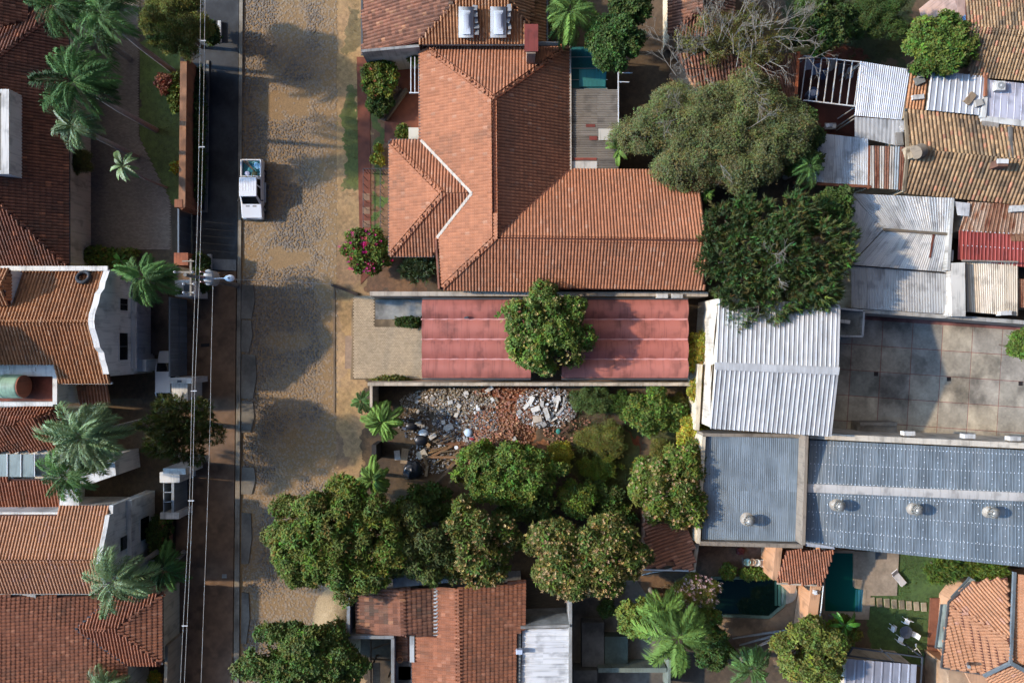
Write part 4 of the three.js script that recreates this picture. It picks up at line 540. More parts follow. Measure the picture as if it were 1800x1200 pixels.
{
  const t = thing('salmon_house', 'house with salmon-orange hipped tile roof and glazed veranda by the lawn', 'house', P(1740, 1100));
  const W = Wk({ a: [1670, 1060, 3.3], b: [1706, 1025, 3.3], c: [1786, 1000, 3.6], d: [1776, 1125, 5.0], e: [1656, 1172, 3.3], f: [1727, 1183, 3.5], g: [1880, 1000, 3.3], h: [1880, 1290, 3.3], i: [1790, 1030, 5.2], j: [1788, 1170, 5.2], k: [1730, 1184, 3.6], l: [1776, 1160, 5.0], m: [1727, 1290, 3.6], n: [1800, 1290, 5.0], o: [1800, 1180, 5.0], q: [1772, 1015, 3.6] });
  body(t, [P(1698, 1070, 3.2), P(1722, 1040, 3.2), P(1870, 1020, 3.2), P(1870, 1280, 3.2), P(1750, 1280, 3.2), P(1690, 1168, 3.2)], 3.2, orangeWall);
  roofPatch(t, W, [['a', 'b', 'q', 'd'], ['a', 'd', 'l', 'k', 'e']], 'salmon', { ty: 0.7, ridges: [['a', 'd']], name: 'hip_roof' });
  roofPatch(t, { ...W, i2: P(1786, 1010, 4.6), j2: P(1778, 1165, 4.6), x: P(1880, 1010, 6), y: P(1880, 1165, 6) }, [['i2', 'x', 'y', 'j2']], 'salmon', { ty: 0.7, name: 'rear_roof' });
  roofPatch(t, { a: P(1736, 1192, 3.8), b: P(1782, 1170, 4.8), c: P(1880, 1200, 5.2), d: P(1880, 1290, 4.2), e: P(1760, 1290, 3.8) }, [['a', 'b', 'c', 'd', 'e']], 'salmon', { ty: 0.7, name: 'corner_roof' });
  const up = p => p.clone().add(V(0, 0.1, 0)); part(t, 'valley_flashing', merge([beam(P(1784, 1005, 4.7), P(1777, 1165, 5.05), 0.22, 0.16), beam(P(1730, 1188, 4.0), P(1777, 1165, 5.05), 0.22, 0.16), beam(P(1777, 1165, 5.05), P(1812, 1184, 5.1), 0.3, 0.16)]), M('#7b8486', 0.6, 'metal'));
  part(t, 'gutter', merge([beam(P(1668, 1058, 3.3), P(1655, 1173, 3.3), 0.12, 0.1), beam(P(1655, 1173, 3.3), P(1727, 1185, 3.5), 0.12, 0.1), beam(P(1668, 1058, 3.3), P(1706, 1023, 3.3), 0.12, 0.1)]), M('#4d4a46', 0.6));
  const v = part(t, 'veranda_glazing', merge([slabQuad(P(1655, 1062, 3.1), P(1668, 1062, 3.1), P(1657, 1138, 3.1), P(1645, 1138, 3.1), 0.06), slabQuad(P(1672, 1050, 3.0), P(1705, 1014, 3.0), P(1715, 1020, 3.0), P(1682, 1052, 3.0), 0.06)]), M('#a8b5ac', 0.25, 'grime')); part(v, 'frame', merge([beam(P(1655, 1062, 3.14), P(1645, 1138, 3.14), 0.08, 0.08), beam(P(1645, 1138, 3.14), P(1657, 1139, 3.14), 0.08, 0.08), beam(P(1672, 1050, 3.05), P(1705, 1014, 3.05), 0.08, 0.08)]), M('#565b58', 0.5));
  part(t, 'terrace', sheet([[1635, 1050], [1660, 1050], [1645, 1175], [1628, 1175]], 0.14), M('#8d5a41', 0.9, 'concrete'));
  part(t, 'stone_gable', pxPrism([[1668, 1172], [1700, 1176], [1745, 1200], [1745, 1290], [1668, 1290]], 3.0), M('#b39a7b', 0.95, 'brick'));
  part(t, 'chimney_pot', bar(P(1703, 1165, 3.4), P(1704, 1172, 4.4), 0.13), M('#6b6b66', 0.7));
}
// ---------- metal roofs, canopies, walls ----------
const mw = (hexes, rough = 0.5, map = 'metal', met = 0.0) => hexes.map(h => M(h, rough, map, met ? { metalness: met } : {}));
// two red barrel-bay canopies
const redM = mw(['#b06a5c', '#b67164', '#ab6558'], 0.6, 'grime');
function canopy(label, x0, x1) {
  const t = thing('red_canopy', label, 'canopy', P((x0 + x1) / 2, 596), 'red canopies over the parking bays'); const ys = [527, 561, 596, 631, 664], h = 2.9;
  for (let i = 0; i < 4; i++) sheets(t, P(x0 + (i % 2), ys[i] + 1, h), P(x0 + (i % 2), ys[i + 1] - 1, h), P(x1, ys[i + 1] - 1, h), P(x1, ys[i] + 1, h), { n: 1, waves: 1, amp: 0.0, prof: 'wave', mats: redM, name: 'roof_bay' });
  // each bay is a shallow barrel
  t.children.filter(c => c.name === 'roof_bay').forEach((c, i) => { const a = P(x0, ys[i], h), b = P(x1, ys[i + 1], h), pos = [], idx = [], n = 10, mz = 24; for (let j = 0; j <= mz; j++) for (let k = 0; k <= n; k++) { const z = lerp(a.z, b.z, k / n), sag = 0.015 * Math.sin(j * 2.1 + i); pos.push(lerp(a.x, b.x, j / mz), h + 0.34 * Math.pow(Math.sin(Math.PI * clamp(k / n, 0.02, 0.98)), 0.8) + sag, z); } for (let j = 0; j < mz; j++) for (let k = 0; k < n; k++) { const q = j * (n + 1) + k; idx.push(q, q + 1, q + n + 1, q + 1, q + n + 2, q + n + 1); } const g = uvBox(geo(pos, idx).toNonIndexed()); const w = origin(t); const g2 = geo(pos, idx); g2.setAttribute('uv', new THREE.Float32BufferAttribute(pos.flatMap((v, q) => q % 3 === 0 ? [pos[q], pos[q + 2]] : []), 2)); g2.translate(-w.x, -w.y, -w.z); c.geometry = g2; });
  for (let i = 1; i < 4; i++) part(t, 'valley_channel', beam(P(x0 - 2, ys[i], h + 0.03), P(x1, ys[i], h + 0.05), 0.13, 0.05), M('#c28a80', 0.6));
  for (const y of [525, 666]) part(t, 'edge_beam', beam(P(x0, y, h), P(x1, y, h), 0.12, 0.16), M('#3c3a3a', 0.6));
  for (const x of [x0 + 3, (x0 + x1) / 2, x1 - 3]) for (const y of [529, 662]) { const p = P(x, y, h); part(t, 'post', box(p.x, 0, p.z, 0.1, 2.9, 0.1), M('#6d6a66', 0.6)); }
}
canopy('dusty red four-bay canopy opening onto the paved forecourt', 742, 933);
canopy('dusty red four-bay canopy ending by the yellow-green bush', 987, 1209);
single('canopy_debris', 'small dark object lying on the red canopy by the forecourt', 'debris', rbox(P(820, 558, 3.1).x, 3.12, P(820, 558, 3.1).z, 0.35, 0.12, 0.14, 0.04, 0.2), M('#3f4246', 0.8));
// boundary walls of the canopy plot
single('boundary_wall', 'long cream-topped wall between the orange roof and the red canopies', 'wall', merge([pxWall(650, 516, 1245, 517, 2.9, 0.34), pxWall(1150, 522, 1210, 523, 2.3, 0.2)]), M('#b3a898', 0.92, 'grime'));
single('boundary_wall', 'cream wall between the red canopies and the rubble-strewn lot', 'wall', merge([pxWall(646, 675, 1222, 675, 2.5, 0.26), pxWall(652, 678, 652, 716, 2.5, 0.2)]), M('#bfb09a', 0.92, 'grime'));
single('brick_edging', 'low brick edge along the foot of the canopy wall', 'edging', sheet([[700, 668], [1210, 668], [1210, 671], [700, 671]], 0.3), M('#8e6a4d', 0.9, 'brick'));
single('gate_post', 'dark square gate post at the front of the rubble-strewn lot', 'post', pxBox(653, 782, 661, 812, 2.2), M('#2f2a26', 0.9, 'fine'));
// grey fibre-cement roof beside the orange roof
{
  const t = thing('corrugated_shed', 'grey corrugated fibre-cement roof tucked beside the orange tile roof', 'shed', P(1045, 228));
  body(t, inset([P(1004, 160, 2.8), P(1085, 160, 2.8), P(1085, 298, 2.8), P(1004, 298, 2.8)], 0.04), 2.75, oldWall);
  const gm = mw(['#7c7468', '#877f73', '#746c61', '#81786b'], 0.95, 'grime');
  sheets(t, P(1002, 157, 3.0), P(1002, 300, 3.0), P(1050, 300, 2.95), P(1050, 157, 2.95), { n: 7, waves: 5, amp: 0.06, prof: 'wave', mats: gm });
  sheets(t, P(1050, 157, 2.98), P(1050, 300, 2.98), P(1087, 300, 2.88), P(1087, 157, 2.88), { n: 7, waves: 5, amp: 0.06, prof: 'wave', mats: gm });
  for (const [x0, y0, x1, y1, c] of [[1004, 283, 1050, 299, '#c3beb3'], [1052, 226, 1086, 246, '#c0bbae'], [1008, 277, 1049, 281, '#8b4434'], [1036, 239, 1050, 246, '#7d3b30'], [1030, 218, 1046, 223, '#7d3b30']]) part(t, 'repair_sheet', slabQuad(P(x0, y0, 3.08), P(x1, y0, 3.04), P(x1, y1, 3.04), P(x0, y1, 3.08), 0.015), M(c, 0.85, 'grime'));
  part(t, 'frame', merge([beam(P(1087, 110, 2.9), P(1087, 240, 2.9), 0.08, 0.1), beam(P(1087, 128, 2.9), P(1112, 128, 2.9), 0.06, 0.06), beam(P(1087, 144, 2.9), P(1106, 144, 2.9), 0.06, 0.06)]), pipeW);
}
{
  const t = thing('shade_net', 'teal shade netting stretched on a frame behind the orange roof', 'netting', P(1035, 118)); const tm = mw(['#14585a', '#1b6a68', '#0f4c50'], 0.8, 'fine');
  const g = new THREE.PlaneGeometry(1, 1, 20, 20), p = g.attributes.position, a = P(1002, 82, 2.6), b = P(1066, 156, 2.4); for (let i = 0; i < p.count; i++) { const u = p.getX(i) + 0.5, v = p.getY(i) + 0.5; p.setXYZ(i, lerp(a.x, b.x, u), 2.5 + 0.12 * vn(u * 6, v * 6, 64, 3) - 0.5 * Math.sin(Math.PI * v) * Math.sin(Math.PI * u), lerp(a.z, b.z, v)); } g.computeVertexNormals(); part(t, 'net', g, tm[1]);
  part(t, 'folded_net', slabQuad(P(1018, 122, 2.75), P(1066, 122, 2.7), P(1064, 152, 2.65), P(1018, 152, 2.7), 0.05), M('#2f8480', 0.7, 'metal'));
  for (const y of [100, 120, 140, 156]) part(t, 'frame_bar', beam(P(1002, y, 2.62), P(1068, y, 2.62), 0.04, 0.04), M('#8a8a80', 0.6));
  for (const [x, y] of [[1003, 83], [1067, 83], [1003, 155], [1067, 155]]) { const q = P(x, y, 2.6); part(t, 'post', box(q.x, 0, q.z, 0.07, 2.6, 0.07), M('#77756d', 0.6)); }
}
// white standing-seam hall
{
  const t = thing('white_seam_hall', 'building with white ribbed metal gable roof beside the concrete yard', 'building', P(1360, 645));
  const m = mw(['#dbdad6', '#e0dfdb', '#d5d4d0'], 0.45), q = { TL: P(1264, 522, 5.7), TR: P(1478, 536, 5.7), RL: P(1259, 643, 6.9), RR: P(1475, 652, 6.9), BL: P(1249, 753, 5.6), BR: P(1462, 767, 5.6) };
  part(t, 'wall', prism(inset([q.TL, q.TR, q.BR, q.BL].map(p => V(p.x, 0, p.z)), 0.015), 0, 5.5), M('#d3cab8', 0.88, 'grime'));
  sheets(t, q.TL, q.TR, q.RR, q.RL, { n: 13, waves: 2, amp: 0.05, prof: 'trap', mats: m, lift: 0.003 }); sheets(t, q.RL, q.RR, q.BR, q.BL, { n: 13, waves: 2, amp: 0.05, prof: 'trap', mats: m, lift: 0.003 });
  part(t, 'ridge_cap', merge([slabQuad(P(1257, 636, 6.98), P(1477, 645, 6.98), P(1476, 652, 7.02), P(1257, 643, 7.02), 0.04), slabQuad(P(1257, 643, 7.02), P(1476, 652, 7.02), P(1475, 659, 6.98), P(1257, 650, 6.98), 0.04)]), M('#d9d8d4', 0.5, 'metal'));
  for (const [a, b, c] of [['TL', 'RL', 'BL'], ['TR', 'RR', 'BR']]) { const s = prism([q[a], q[b], q[c]].map(p => V(p.x, 0, p.z)), 0, 0.01); const d = a === 'TL' ? 0.12 : -0.12, A = q[a], B = q[b], C = q[c]; part(t, 'gable', merge([slabQuad(V(A.x + d, 5.4, A.z), V(B.x + d, 6.8, B.z), V(C.x + d, 5.4, C.z), V(B.x + d, 5.4, B.z), 0.06)]), M('#d3cab8', 0.88, 'grime')); }
  part(t, 'parapet_wall', merge([wallSeg(P(1232, 640, 3.2), P(1226, 756, 3.2), 3.2, 0.3)]), cream);
}
// blue metal roofs
const blueM = mw(['#87949b', '#8d999f', '#828f96', '#919da3'], 0.5), washer = uvBox(new THREE.SphereGeometry(0.042, 6, 4)), washerM = M('#cfd3d4', 0.6);
{
  const t = thing('blue_annexe', 'flat blue corrugated roof with one round vent behind a brown parapet', 'building', P(1325, 860));
  const a = P(1240, 766, 4.1), b = P(1411, 770, 4.1), c = P(1407, 952, 4.0), d = P(1234, 948, 4.0);
  part(t, 'wall', prism(inset([a, b, c, d].map(p => V(p.x, 0, p.z)), 0.02), 0, 3.9), cream); sheets(t, a, b, c, d, { n: 8, waves: 6, amp: 0.016, prof: 'wave', mats: blueM, rows: 2, lift: 0.006 });
  part(t, 'parapet', merge([wallSeg(P(1419, 766, 5.2), P(1413, 958, 5.2), 5.2, 0.24), wallSeg(P(1231, 955, 4.4), P(1412, 960, 4.4), 4.4, 0.3), wallSeg(P(1236, 764, 4.4), P(1415, 766, 4.4), 4.4, 0.24)]), M('#887d6e', 0.93, 'grime'));
  part(t, 'side_wall', wallSeg(P(1238, 766, 4.4), P(1228, 955, 4.4), 4.4, 0.26), M('#c9bda4', 0.9, 'grime'));
  part(t, 'garden_wall', wallSeg(P(1226, 955, 2.8), P(1219, 1005, 2.8), 2.8, 0.3), oldWall);
}
{
  const t = thing('blue_hall', 'long blue metal roof with white ridge cap and three round vents', 'building', P(1620, 880));
  const q = { TL: P(1424, 773, 4.1), TR: P(1900, 796, 4.1), RL: P(1420, 856, 4.75), RR: P(1900, 877, 4.75), BL: P(1416, 956, 4.1), BR: P(1900, 1007, 4.1) };
  part(t, 'wall', prism(inset([q.TL, q.TR, q.BR, q.BL].map(p => V(p.x, 0, p.z)), 0.02), 0, 4.0), cream);
  sheets(t, q.TL, q.TR, q.RR, q.RL, { n: 20, waves: 4, amp: 0.016, prof: 'trap', mats: blueM, lift: 0.006 }); sheets(t, q.RL, q.RR, q.BR, q.BL, { n: 20, waves: 4, amp: 0.016, prof: 'trap', mats: blueM, lift: 0.006 });
  const rc = M('#c3c0ba', 0.6, 'grime'); part(t, 'ridge_cap', merge([slabQuad(P(1420, 850, 4.82), P(1900, 870, 4.82), P(1900, 877, 4.86), P(1420, 857, 4.86), 0.03), slabQuad(P(1420, 857, 4.86), P(1900, 877, 4.86), P(1900, 885, 4.8), P(1420, 865, 4.8), 0.03)]), rc);
  const it = []; for (const [A, B, vs] of [[['TL', 'TR'], ['RL', 'RR'], [0.1, 0.5, 0.9]], [['RL', 'RR'], ['BL', 'BR'], [0.12, 0.42, 0.72, 0.95]]]) for (const v of [...vs, ...vs.map(x => x - 0.14), ...vs.map(x => x - 0.25)]) { const main = vs.includes(v), N = main ? 72 : 20; for (let i = 0; i < N; i++) { const u = (i + 0.5) / N + rr(-0.001, 0.001), p = q[A[0]].clone().lerp(q[A[1]], u).lerp(q[B[0]].clone().lerp(q[B[1]], u), v); if (v < 0.02) continue; it.push([new THREE.Matrix4().makeScale(1, 0.5, 1).setPosition(p.x, p.y + 0.03, p.z)]); } } instanced(t, 'roof_screws', washer, washerM, it);
  part(t, 'yard_wall', merge([wallSeg(P(1424, 766, 4.3), P(1900, 788, 4.3), 4.3, 0.42)]), M('#cdc5b4', 0.92, 'grime')); part(t, 'eave_patch', slabQuad(P(1417, 953, 4.2), P(1466, 961, 4.2), P(1468, 965, 4.15), P(1417, 960, 4.15), 0.04), M('#a7adb3', 0.5, 'grime'));
}
function vent(label, px, py, h) {
  const t = thing('roof_vent', label, 'vent', P(px, py, h), 'round turbine vents on the blue roofs'), c = P(px, py, h), L = (pts, y, m, n) => { const g = new THREE.LatheGeometry(pts.map(p => new THREE.Vector2(...p)), 24); g.translate(c.x, c.y + y, c.z); return part(t, n, g, m); };
  L([[0.5, 0], [0.36, 0.06], [0.3, 0.1], [0.28, 0.35], [0, 0.35]], 0, M('#a49d90', 0.7, 'grime'), 'vent_base'); const gm = M('#9c9c96', 0.35, 'grime', { metalness: 0.5 });
  for (let i = 0; i < 18; i++) { const a = i / 18 * 6.283, g = new THREE.TorusGeometry(0.27, 0.05, 5, 10, Math.PI); g.scale(1, 1, 0.5); g.rotateZ(-Math.PI / 2); g.translate(0.12, 0.27, 0); g.rotateY(a); g.translate(c.x, c.y + 0.3, c.z); part(t, 'vane', g, gm); }
  L([[0, 0.14], [0.1, 0.13], [0.2, 0.08], [0.24, 0.02], [0.24, 0]], 0.82, gm, 'vent_cap');
}
vent('round metal turbine vent on the small blue annexe roof', 1313, 912, 4.05);
for (const [x, y] of [[1470, 886], [1605, 893], [1738, 898]]) vent('round metal turbine vent in the row on the long blue roof', x, y, 4.6);
// patchwork of sheet roofs
function sheetShed(name, label, q, h, { n, waves = 5, amp = 0.035, prof = 'wave', mats, rows = 1, wall = oldWall, tilt = 0.25, open = false }, group) {   // q: four pixel corners; corrugation runs from first pair to second
  const pts = q.map(([x, y], i) => P(x, y, h + (i < 2 ? tilt : 0))), c = pts[0].clone().add(pts[2]).multiplyScalar(0.5); c.y = 0; const t = thing(name, label, 'shed', c, group);
  if (open) { for (const p of pts) { const q = p.clone().lerp(c, 0.06); part(t, 'post', box(q.x, 0, q.z, 0.1, h - 0.04, 0.1), M('#77746c', 0.7)); } } else part(t, 'wall', prism(inset(pts.map(p => V(p.x, 0, p.z)), 0.06), 0, h - 0.06), wall); sheets(t, pts[0], pts[1], pts[2], pts[3], { n, waves, amp, prof, mats, rows }); return t;
}
const whiteSh = mw(['#d2d5d8', '#dcdee0', '#c8ccd0'], 0.4), greySh = mw(['#b9bcbc', '#c2c4c3', '#afb2b2', '#c9c8c3'], 0.55, 'grime'), rustSh = mw(['#b79c86', '#cdb8a4', '#a98268', '#c2a994'], 0.85, 'rust');
sheetShed('bright_metal_shed', 'shiny white corrugated roof next to the open pergola frame', [[1513, 108], [1601, 122], [1586, 211], [1503, 203]], 3.2, { n: 8, waves: 3, amp: 0.06, prof: 'wave', mats: whiteSh, open: true });
sheetShed('white_metal_shed', 'white ribbed roof with loose boards above the weathered tiles', [[1638, 124], [1735, 134], [1730, 203], [1630, 193]], 3.6, { n: 9, waves: 1, amp: 0.05, prof: 'trap', mats: whiteSh });
sheetShed('lilac_metal_shed', 'pale grey-violet flat metal roof with an air-conditioner on it', [[1738, 140], [1880, 155], [1880, 224], [1733, 209]], 3.5, { n: 4, waves: 3, amp: 0.02, prof: 'seam', mats: mw(['#bcbdca', '#b5b6c2'], 0.5, 'grime') });
{ const t = thing('white_parapet', 'white-painted ledge wall below the pale grey-violet roof', 'wall', P(1770, 215)); part(t, 'ledge', merge([pxWall(1727, 208, 1880, 226, 3.7, 0.45), pxWall(1736, 138, 1730, 206, 3.75, 0.35)]), M('#cfcfc9', 0.85, 'grime')); part(t, 'lower_sheet', slabQuad(P(1727, 212, 3.75), P(1757, 216, 3.75), P(1756, 231, 3.65), P(1727, 229, 3.65), 0.05), M('#9a948b', 0.8, 'grime')); }
sheetShed('pale_sheet_shed', 'flat pale grey sheet roof between shiny corrugated and rusty sheets', [[1503, 205], [1590, 212], [1588, 258], [1503, 240]], 2.9, { n: 4, waves: 3, amp: 0.015, prof: 'wave', mats: greySh, open: true });
sheetShed('grey_sheet_shed', 'weathered blue-grey sheet roof beside the dark tree crown', [[1424, 232], [1527, 244], [1527, 328], [1417, 318]], 2.7, { n: 7, waves: 5, amp: 0.03, prof: 'wave', mats: mw(['#b3bac0', '#bbc2c6', '#abb2b8'], 0.5, 'grime'), rows: 1, open: true });
{ const t = sheetShed('rusty_sheet_shed', 'narrow roof of rusty brown and grey corrugated strips', [[1529, 256], [1592, 258], [1588, 334], [1530, 330]], 2.8, { n: 7, waves: 2, amp: 0.05, prof: 'wave', mats: [...mw(['#8a5a44', '#7d4a38', '#9a7360'], 0.9, 'rust'), M('#8d979c', 0.6, 'grime'), M('#a8a49c', 0.7, 'grime')], rows: 1 }); part(t, 'timber_beam', merge([beam(P(1395, 321, 2.8), P(1532, 328, 2.8), 0.2, 0.12), beam(P(1529, 256, 3.05), P(1527, 332, 2.8), 0.1, 0.1)]), M('#8f5b42', 0.9, 'wood')); }
{
  const t = sheetShed('large_grey_shed', 'large pale grey ribbed roof sloping to a dark gutter line', [[1497, 340], [1678, 348], [1670, 410], [1553, 404]], 3.4, { n: 12, waves: 3, amp: 0.035, prof: 'trap', mats: greySh, tilt: 0.3 });
  sheets(t, P(1497, 342, 3.66), P(1553, 404, 3.4), P(1497, 462, 3.2), P(1492, 462, 3.2), { n: 6, waves: 3, amp: 0.03, prof: 'wave', mats: greySh });
  sheets(t, P(1553, 406, 3.36), P(1673, 413, 3.36), P(1664, 478, 3.15), P(1497, 465, 3.15), { n: 10, waves: 4, amp: 0.03, prof: 'wave', mats: greySh });
  part(t, 'ridge_timber', beam(P(1553, 403, 3.5), P(1675, 412, 3.5), 0.2, 0.08), M('#857c6d', 0.8, 'wood')); part(t, 'rust_strip', slabQuad(P(1640, 412, 3.45), P(1644, 412, 3.45), P(1637, 453, 3.32), P(1634, 453, 3.32), 0.02), M('#8d5340', 0.9, 'rust')); part(t, 'white_edge', wallSeg(P(1676, 350, 3.75), P(1668, 475, 3.75), 3.75, 0.22), M('#b5b5ae', 0.85, 'grime')); part(t, 'black_seam', beam(P(1497, 466, 3.2), P(1663, 480, 3.2), 0.07, 0.05), dark);
}
sheetShed('dull_grey_shed', 'dull grey flat sheet roof bordering the concrete yard wall', [[1497, 467], [1664, 480], [1666, 552], [1497, 541]], 3.0, { n: 6, waves: 6, amp: 0.025, prof: 'wave', mats: mw(['#a9abaa', '#b0b2b0', '#a4a6a4'], 0.6, 'grime'), tilt: 0.1 });
{
  const t = sheetShed('red_brown_shed', 'rust-streaked red and tan corrugated roof below the weathered tiles', [[1702, 354], [1880, 366], [1880, 420], [1686, 406]], 3.3, { n: 14, waves: 2, amp: 0.05, prof: 'trap', mats: rustSh });
  sheets(t, P(1686, 405, 3.34), P(1880, 420, 3.34), P(1880, 478, 3.1), P(1684, 456, 3.1), { n: 10, waves: 3, amp: 0.05, prof: 'trap', mats: mw(['#8d3d34', '#97433a', '#85372f'], 0.7, 'grime') });
  for (let i = 0; i < 4; i++) part(t, 'tan_strip', slabQuad(P(1776 + i * 9, 410, 3.45), P(1784 + i * 9, 411, 3.45), P(1786 + i * 9, 424, 3.4), P(1778 + i * 9, 423, 3.4), 0.02), M('#b08a6c', 0.9, 'rust'));
  const it = []; for (let r = 0; r < 2; r++) for (let i = 0; i < 22; i++) { const p = P(1694 + i * 8, (r ? 431 : 405) + i * 0.5, 3.42 - r * 0.1); it.push([new THREE.Matrix4().makeScale(1, 0.5, 1).setPosition(p.x, p.y, p.z)]); } instanced(t, 'roof_screws', washer, washerM, it);
  part(t, 'white_patch', slabQuad(P(1680, 354, 3.7), P(1706, 357, 3.7), P(1704, 380, 3.6), P(1684, 378, 3.6), 0.05), M('#c6c7c6', 0.6, 'grime'));
}
sheetShed('cream_sheet_shed', 'rust-stained cream sheet roof beside the white wall and the concrete yard', [[1697, 462], [1790, 460], [1790, 555], [1702, 548]], 3.0, { n: 4, waves: 6, amp: 0.03, prof: 'wave', mats: mw(['#d3c6b0', '#d9ccb7', '#cbbda6'], 0.85, 'grime'), tilt: 0.1 });
sheetShed('tan_sheet_shed', 'tan rust-stained sheet roof at the end of the yard wall', [[1792, 490], [1880, 494], [1880, 545], [1792, 540]], 2.8, { n: 4, waves: 6, amp: 0.03, prof: 'wave', mats: rustSh, tilt: 0.1 });
{ const t = thing('white_block', 'white-painted wall block between the grey and the cream sheet roofs', 'building', P(1680, 510)); part(t, 'wall', pxPrism([[1672, 462], [1697, 461], [1698, 556], [1674, 556]], 3.7), M('#cfccc2', 0.85, 'grime')); part(t, 'gutter', merge([beam(P(1699, 462, 3.3), P(1702, 548, 3.3), 0.14, 0.1), beam(P(1692, 458, 3.6), P(1790, 460, 3.6), 0.12, 0.1)]), M('#8b857a', 0.7, 'grime')); }
single('yard_wall', 'long pale wall along the sheet roofs above the concrete yard', 'wall', merge([pxWall(1518, 546, 1880, 572, 2.9, 0.3)]), M('#a5a39c', 0.9, 'grime'));
{ const t = thing('roof_hatch_block', 'sunken grey roof pit with white rim beside the white ribbed roof', 'building', P(1500, 565)); part(t, 'floor', pxBox(1478, 545, 1518, 588, 3.0, 0), M('#8d9598', 0.8, 'concrete')); part(t, 'rim', merge([pxWall(1478, 590, 1518, 591, 3.6, 0.14), pxWall(1520, 545, 1517, 590, 3.6, 0.14), pxWall(1478, 542, 1521, 546, 3.6, 0.14)]), M('#b0b3b3', 0.8, 'grime')); part(t, 'beam', pxWall(1478, 564, 1495, 566, 3.5, 0.25, 3.2), white); }
// pergola frame over the red-floored patio
struct('red_patio', sheet([[1400, 95], [1520, 108], [1500, 240], [1410, 225]], 0.02), M('#5f3024', 0.85, 'concrete'));
{
  const t = thing('pergola', 'open white-barred pergola frame with no roof over the red patio', 'pergola', P(1460, 140)), h = 2.9;
  for (let i = 0; i < 8; i++) part(t, 'rafter', beam(P(1418 + i * 13.5, 98 + i * 1.4, h), P(1408 + i * 13.5, 176 + i * 1.3, h), 0.055, 0.08), M('#b3b1ab', 0.6));
  part(t, 'purlin', merge([beam(P(1414, 98, h + 0.06), P(1514, 109, h + 0.06), 0.07, 0.06), beam(P(1414, 176, h + 0.06), P(1505, 187, h + 0.06), 0.09, 0.08)]), M('#c6c4be', 0.6));
  for (const [x, y] of [[1414, 98], [1514, 109], [1414, 176], [1505, 187]]) { const p = P(x, y, h); part(t, 'post', box(p.x, 0, p.z, 0.08, h, 0.08), M('#a9a7a1', 0.6)); }
}
{ const cols = ['#c9cdd2', '#7d8fa8', '#31405a', '#a9a7a0', '#4d5560', '#b9c2c9']; for (let i = 0; i < 6; i++) { const p = P(1424 + i * 14, 112 + (i % 3) * 8, 1.4), g = new THREE.PlaneGeometry(0.65, 0.95, 6, 6), q = g.attributes.position; for (let k = 0; k < q.count; k++) q.setZ(k, 0.1 * Math.sin(q.getX(k) * 9 + i) + 0.22 * q.getY(k)); g.computeVertexNormals(); g.rotateX(-0.9); g.rotateY(0.4); g.translate(p.x, 1.35, p.z); single('laundry_cloth', ['white bed sheet', 'pale blue shirt', 'navy cloth', 'beige towel', 'charcoal trousers', 'light blue towel'][i] + ' hanging on the line under the pergola bars', 'laundry', g, M(cols[i], 0.9), 'laundry under the pergola'); } const a = P(1412, 104, 1.85), b = P(1512, 116, 1.85); single('washing_line', 'thin line strung under the white pergola bars', 'line', merge([bar(a, b, 0.012), bar(V(a.x, 0, a.z), a, 0.03), bar(V(b.x, 0, b.z), b, 0.03)]), M('#888', 0.6)); }
{ const p = P(1431, 162, 0.9), t = thing('plastic_drum', 'pale blue plastic tub on the red patio', 'tub', P(1431, 162)); const g = new THREE.LatheGeometry([[0, 0], [0.36, 0], [0.42, 0.8], [0.45, 0.84], [0.42, 0.86], [0.38, 0.3], [0, 0.28]].map(q => new THREE.Vector2(...q)), 20); g.translate(p.x, 0.02, p.z); part(t, 'tub_shell', g, M('#8da3c4', 0.5)); part(t, 'cloth', new THREE.SphereGeometry(0.3, 10, 6).scale(1, 0.5, 1).translate(p.x, 0.78, p.z), M('#c3cbd9', 0.9)); }
{ const p = P(1461, 221, 0.6), t = thing('laundry_heap', 'folded white and grey cloths on a low table on the red patio', 'laundry', P(1461, 221)); part(t, 'table', merge([box(p.x, 0.5, p.z, 0.9, 0.05, 0.5), box(p.x - 0.35, 0, p.z, 0.06, 0.5, 0.06), box(p.x + 0.35, 0, p.z, 0.06, 0.5, 0.06)]), M('#8a8884', 0.7)); for (let i = 0; i < 3; i++) part(t, 'cloth', rbox(p.x - 0.25 + i * 0.26, 0.55, p.z + rr(-0.1, 0.1), 0.3, 0.1, 0.3, 0.04, rr(-0.4, 0.4)), M(['#d4d6da', '#9fa4ac', '#c6c2bb'][i], 0.9)); }
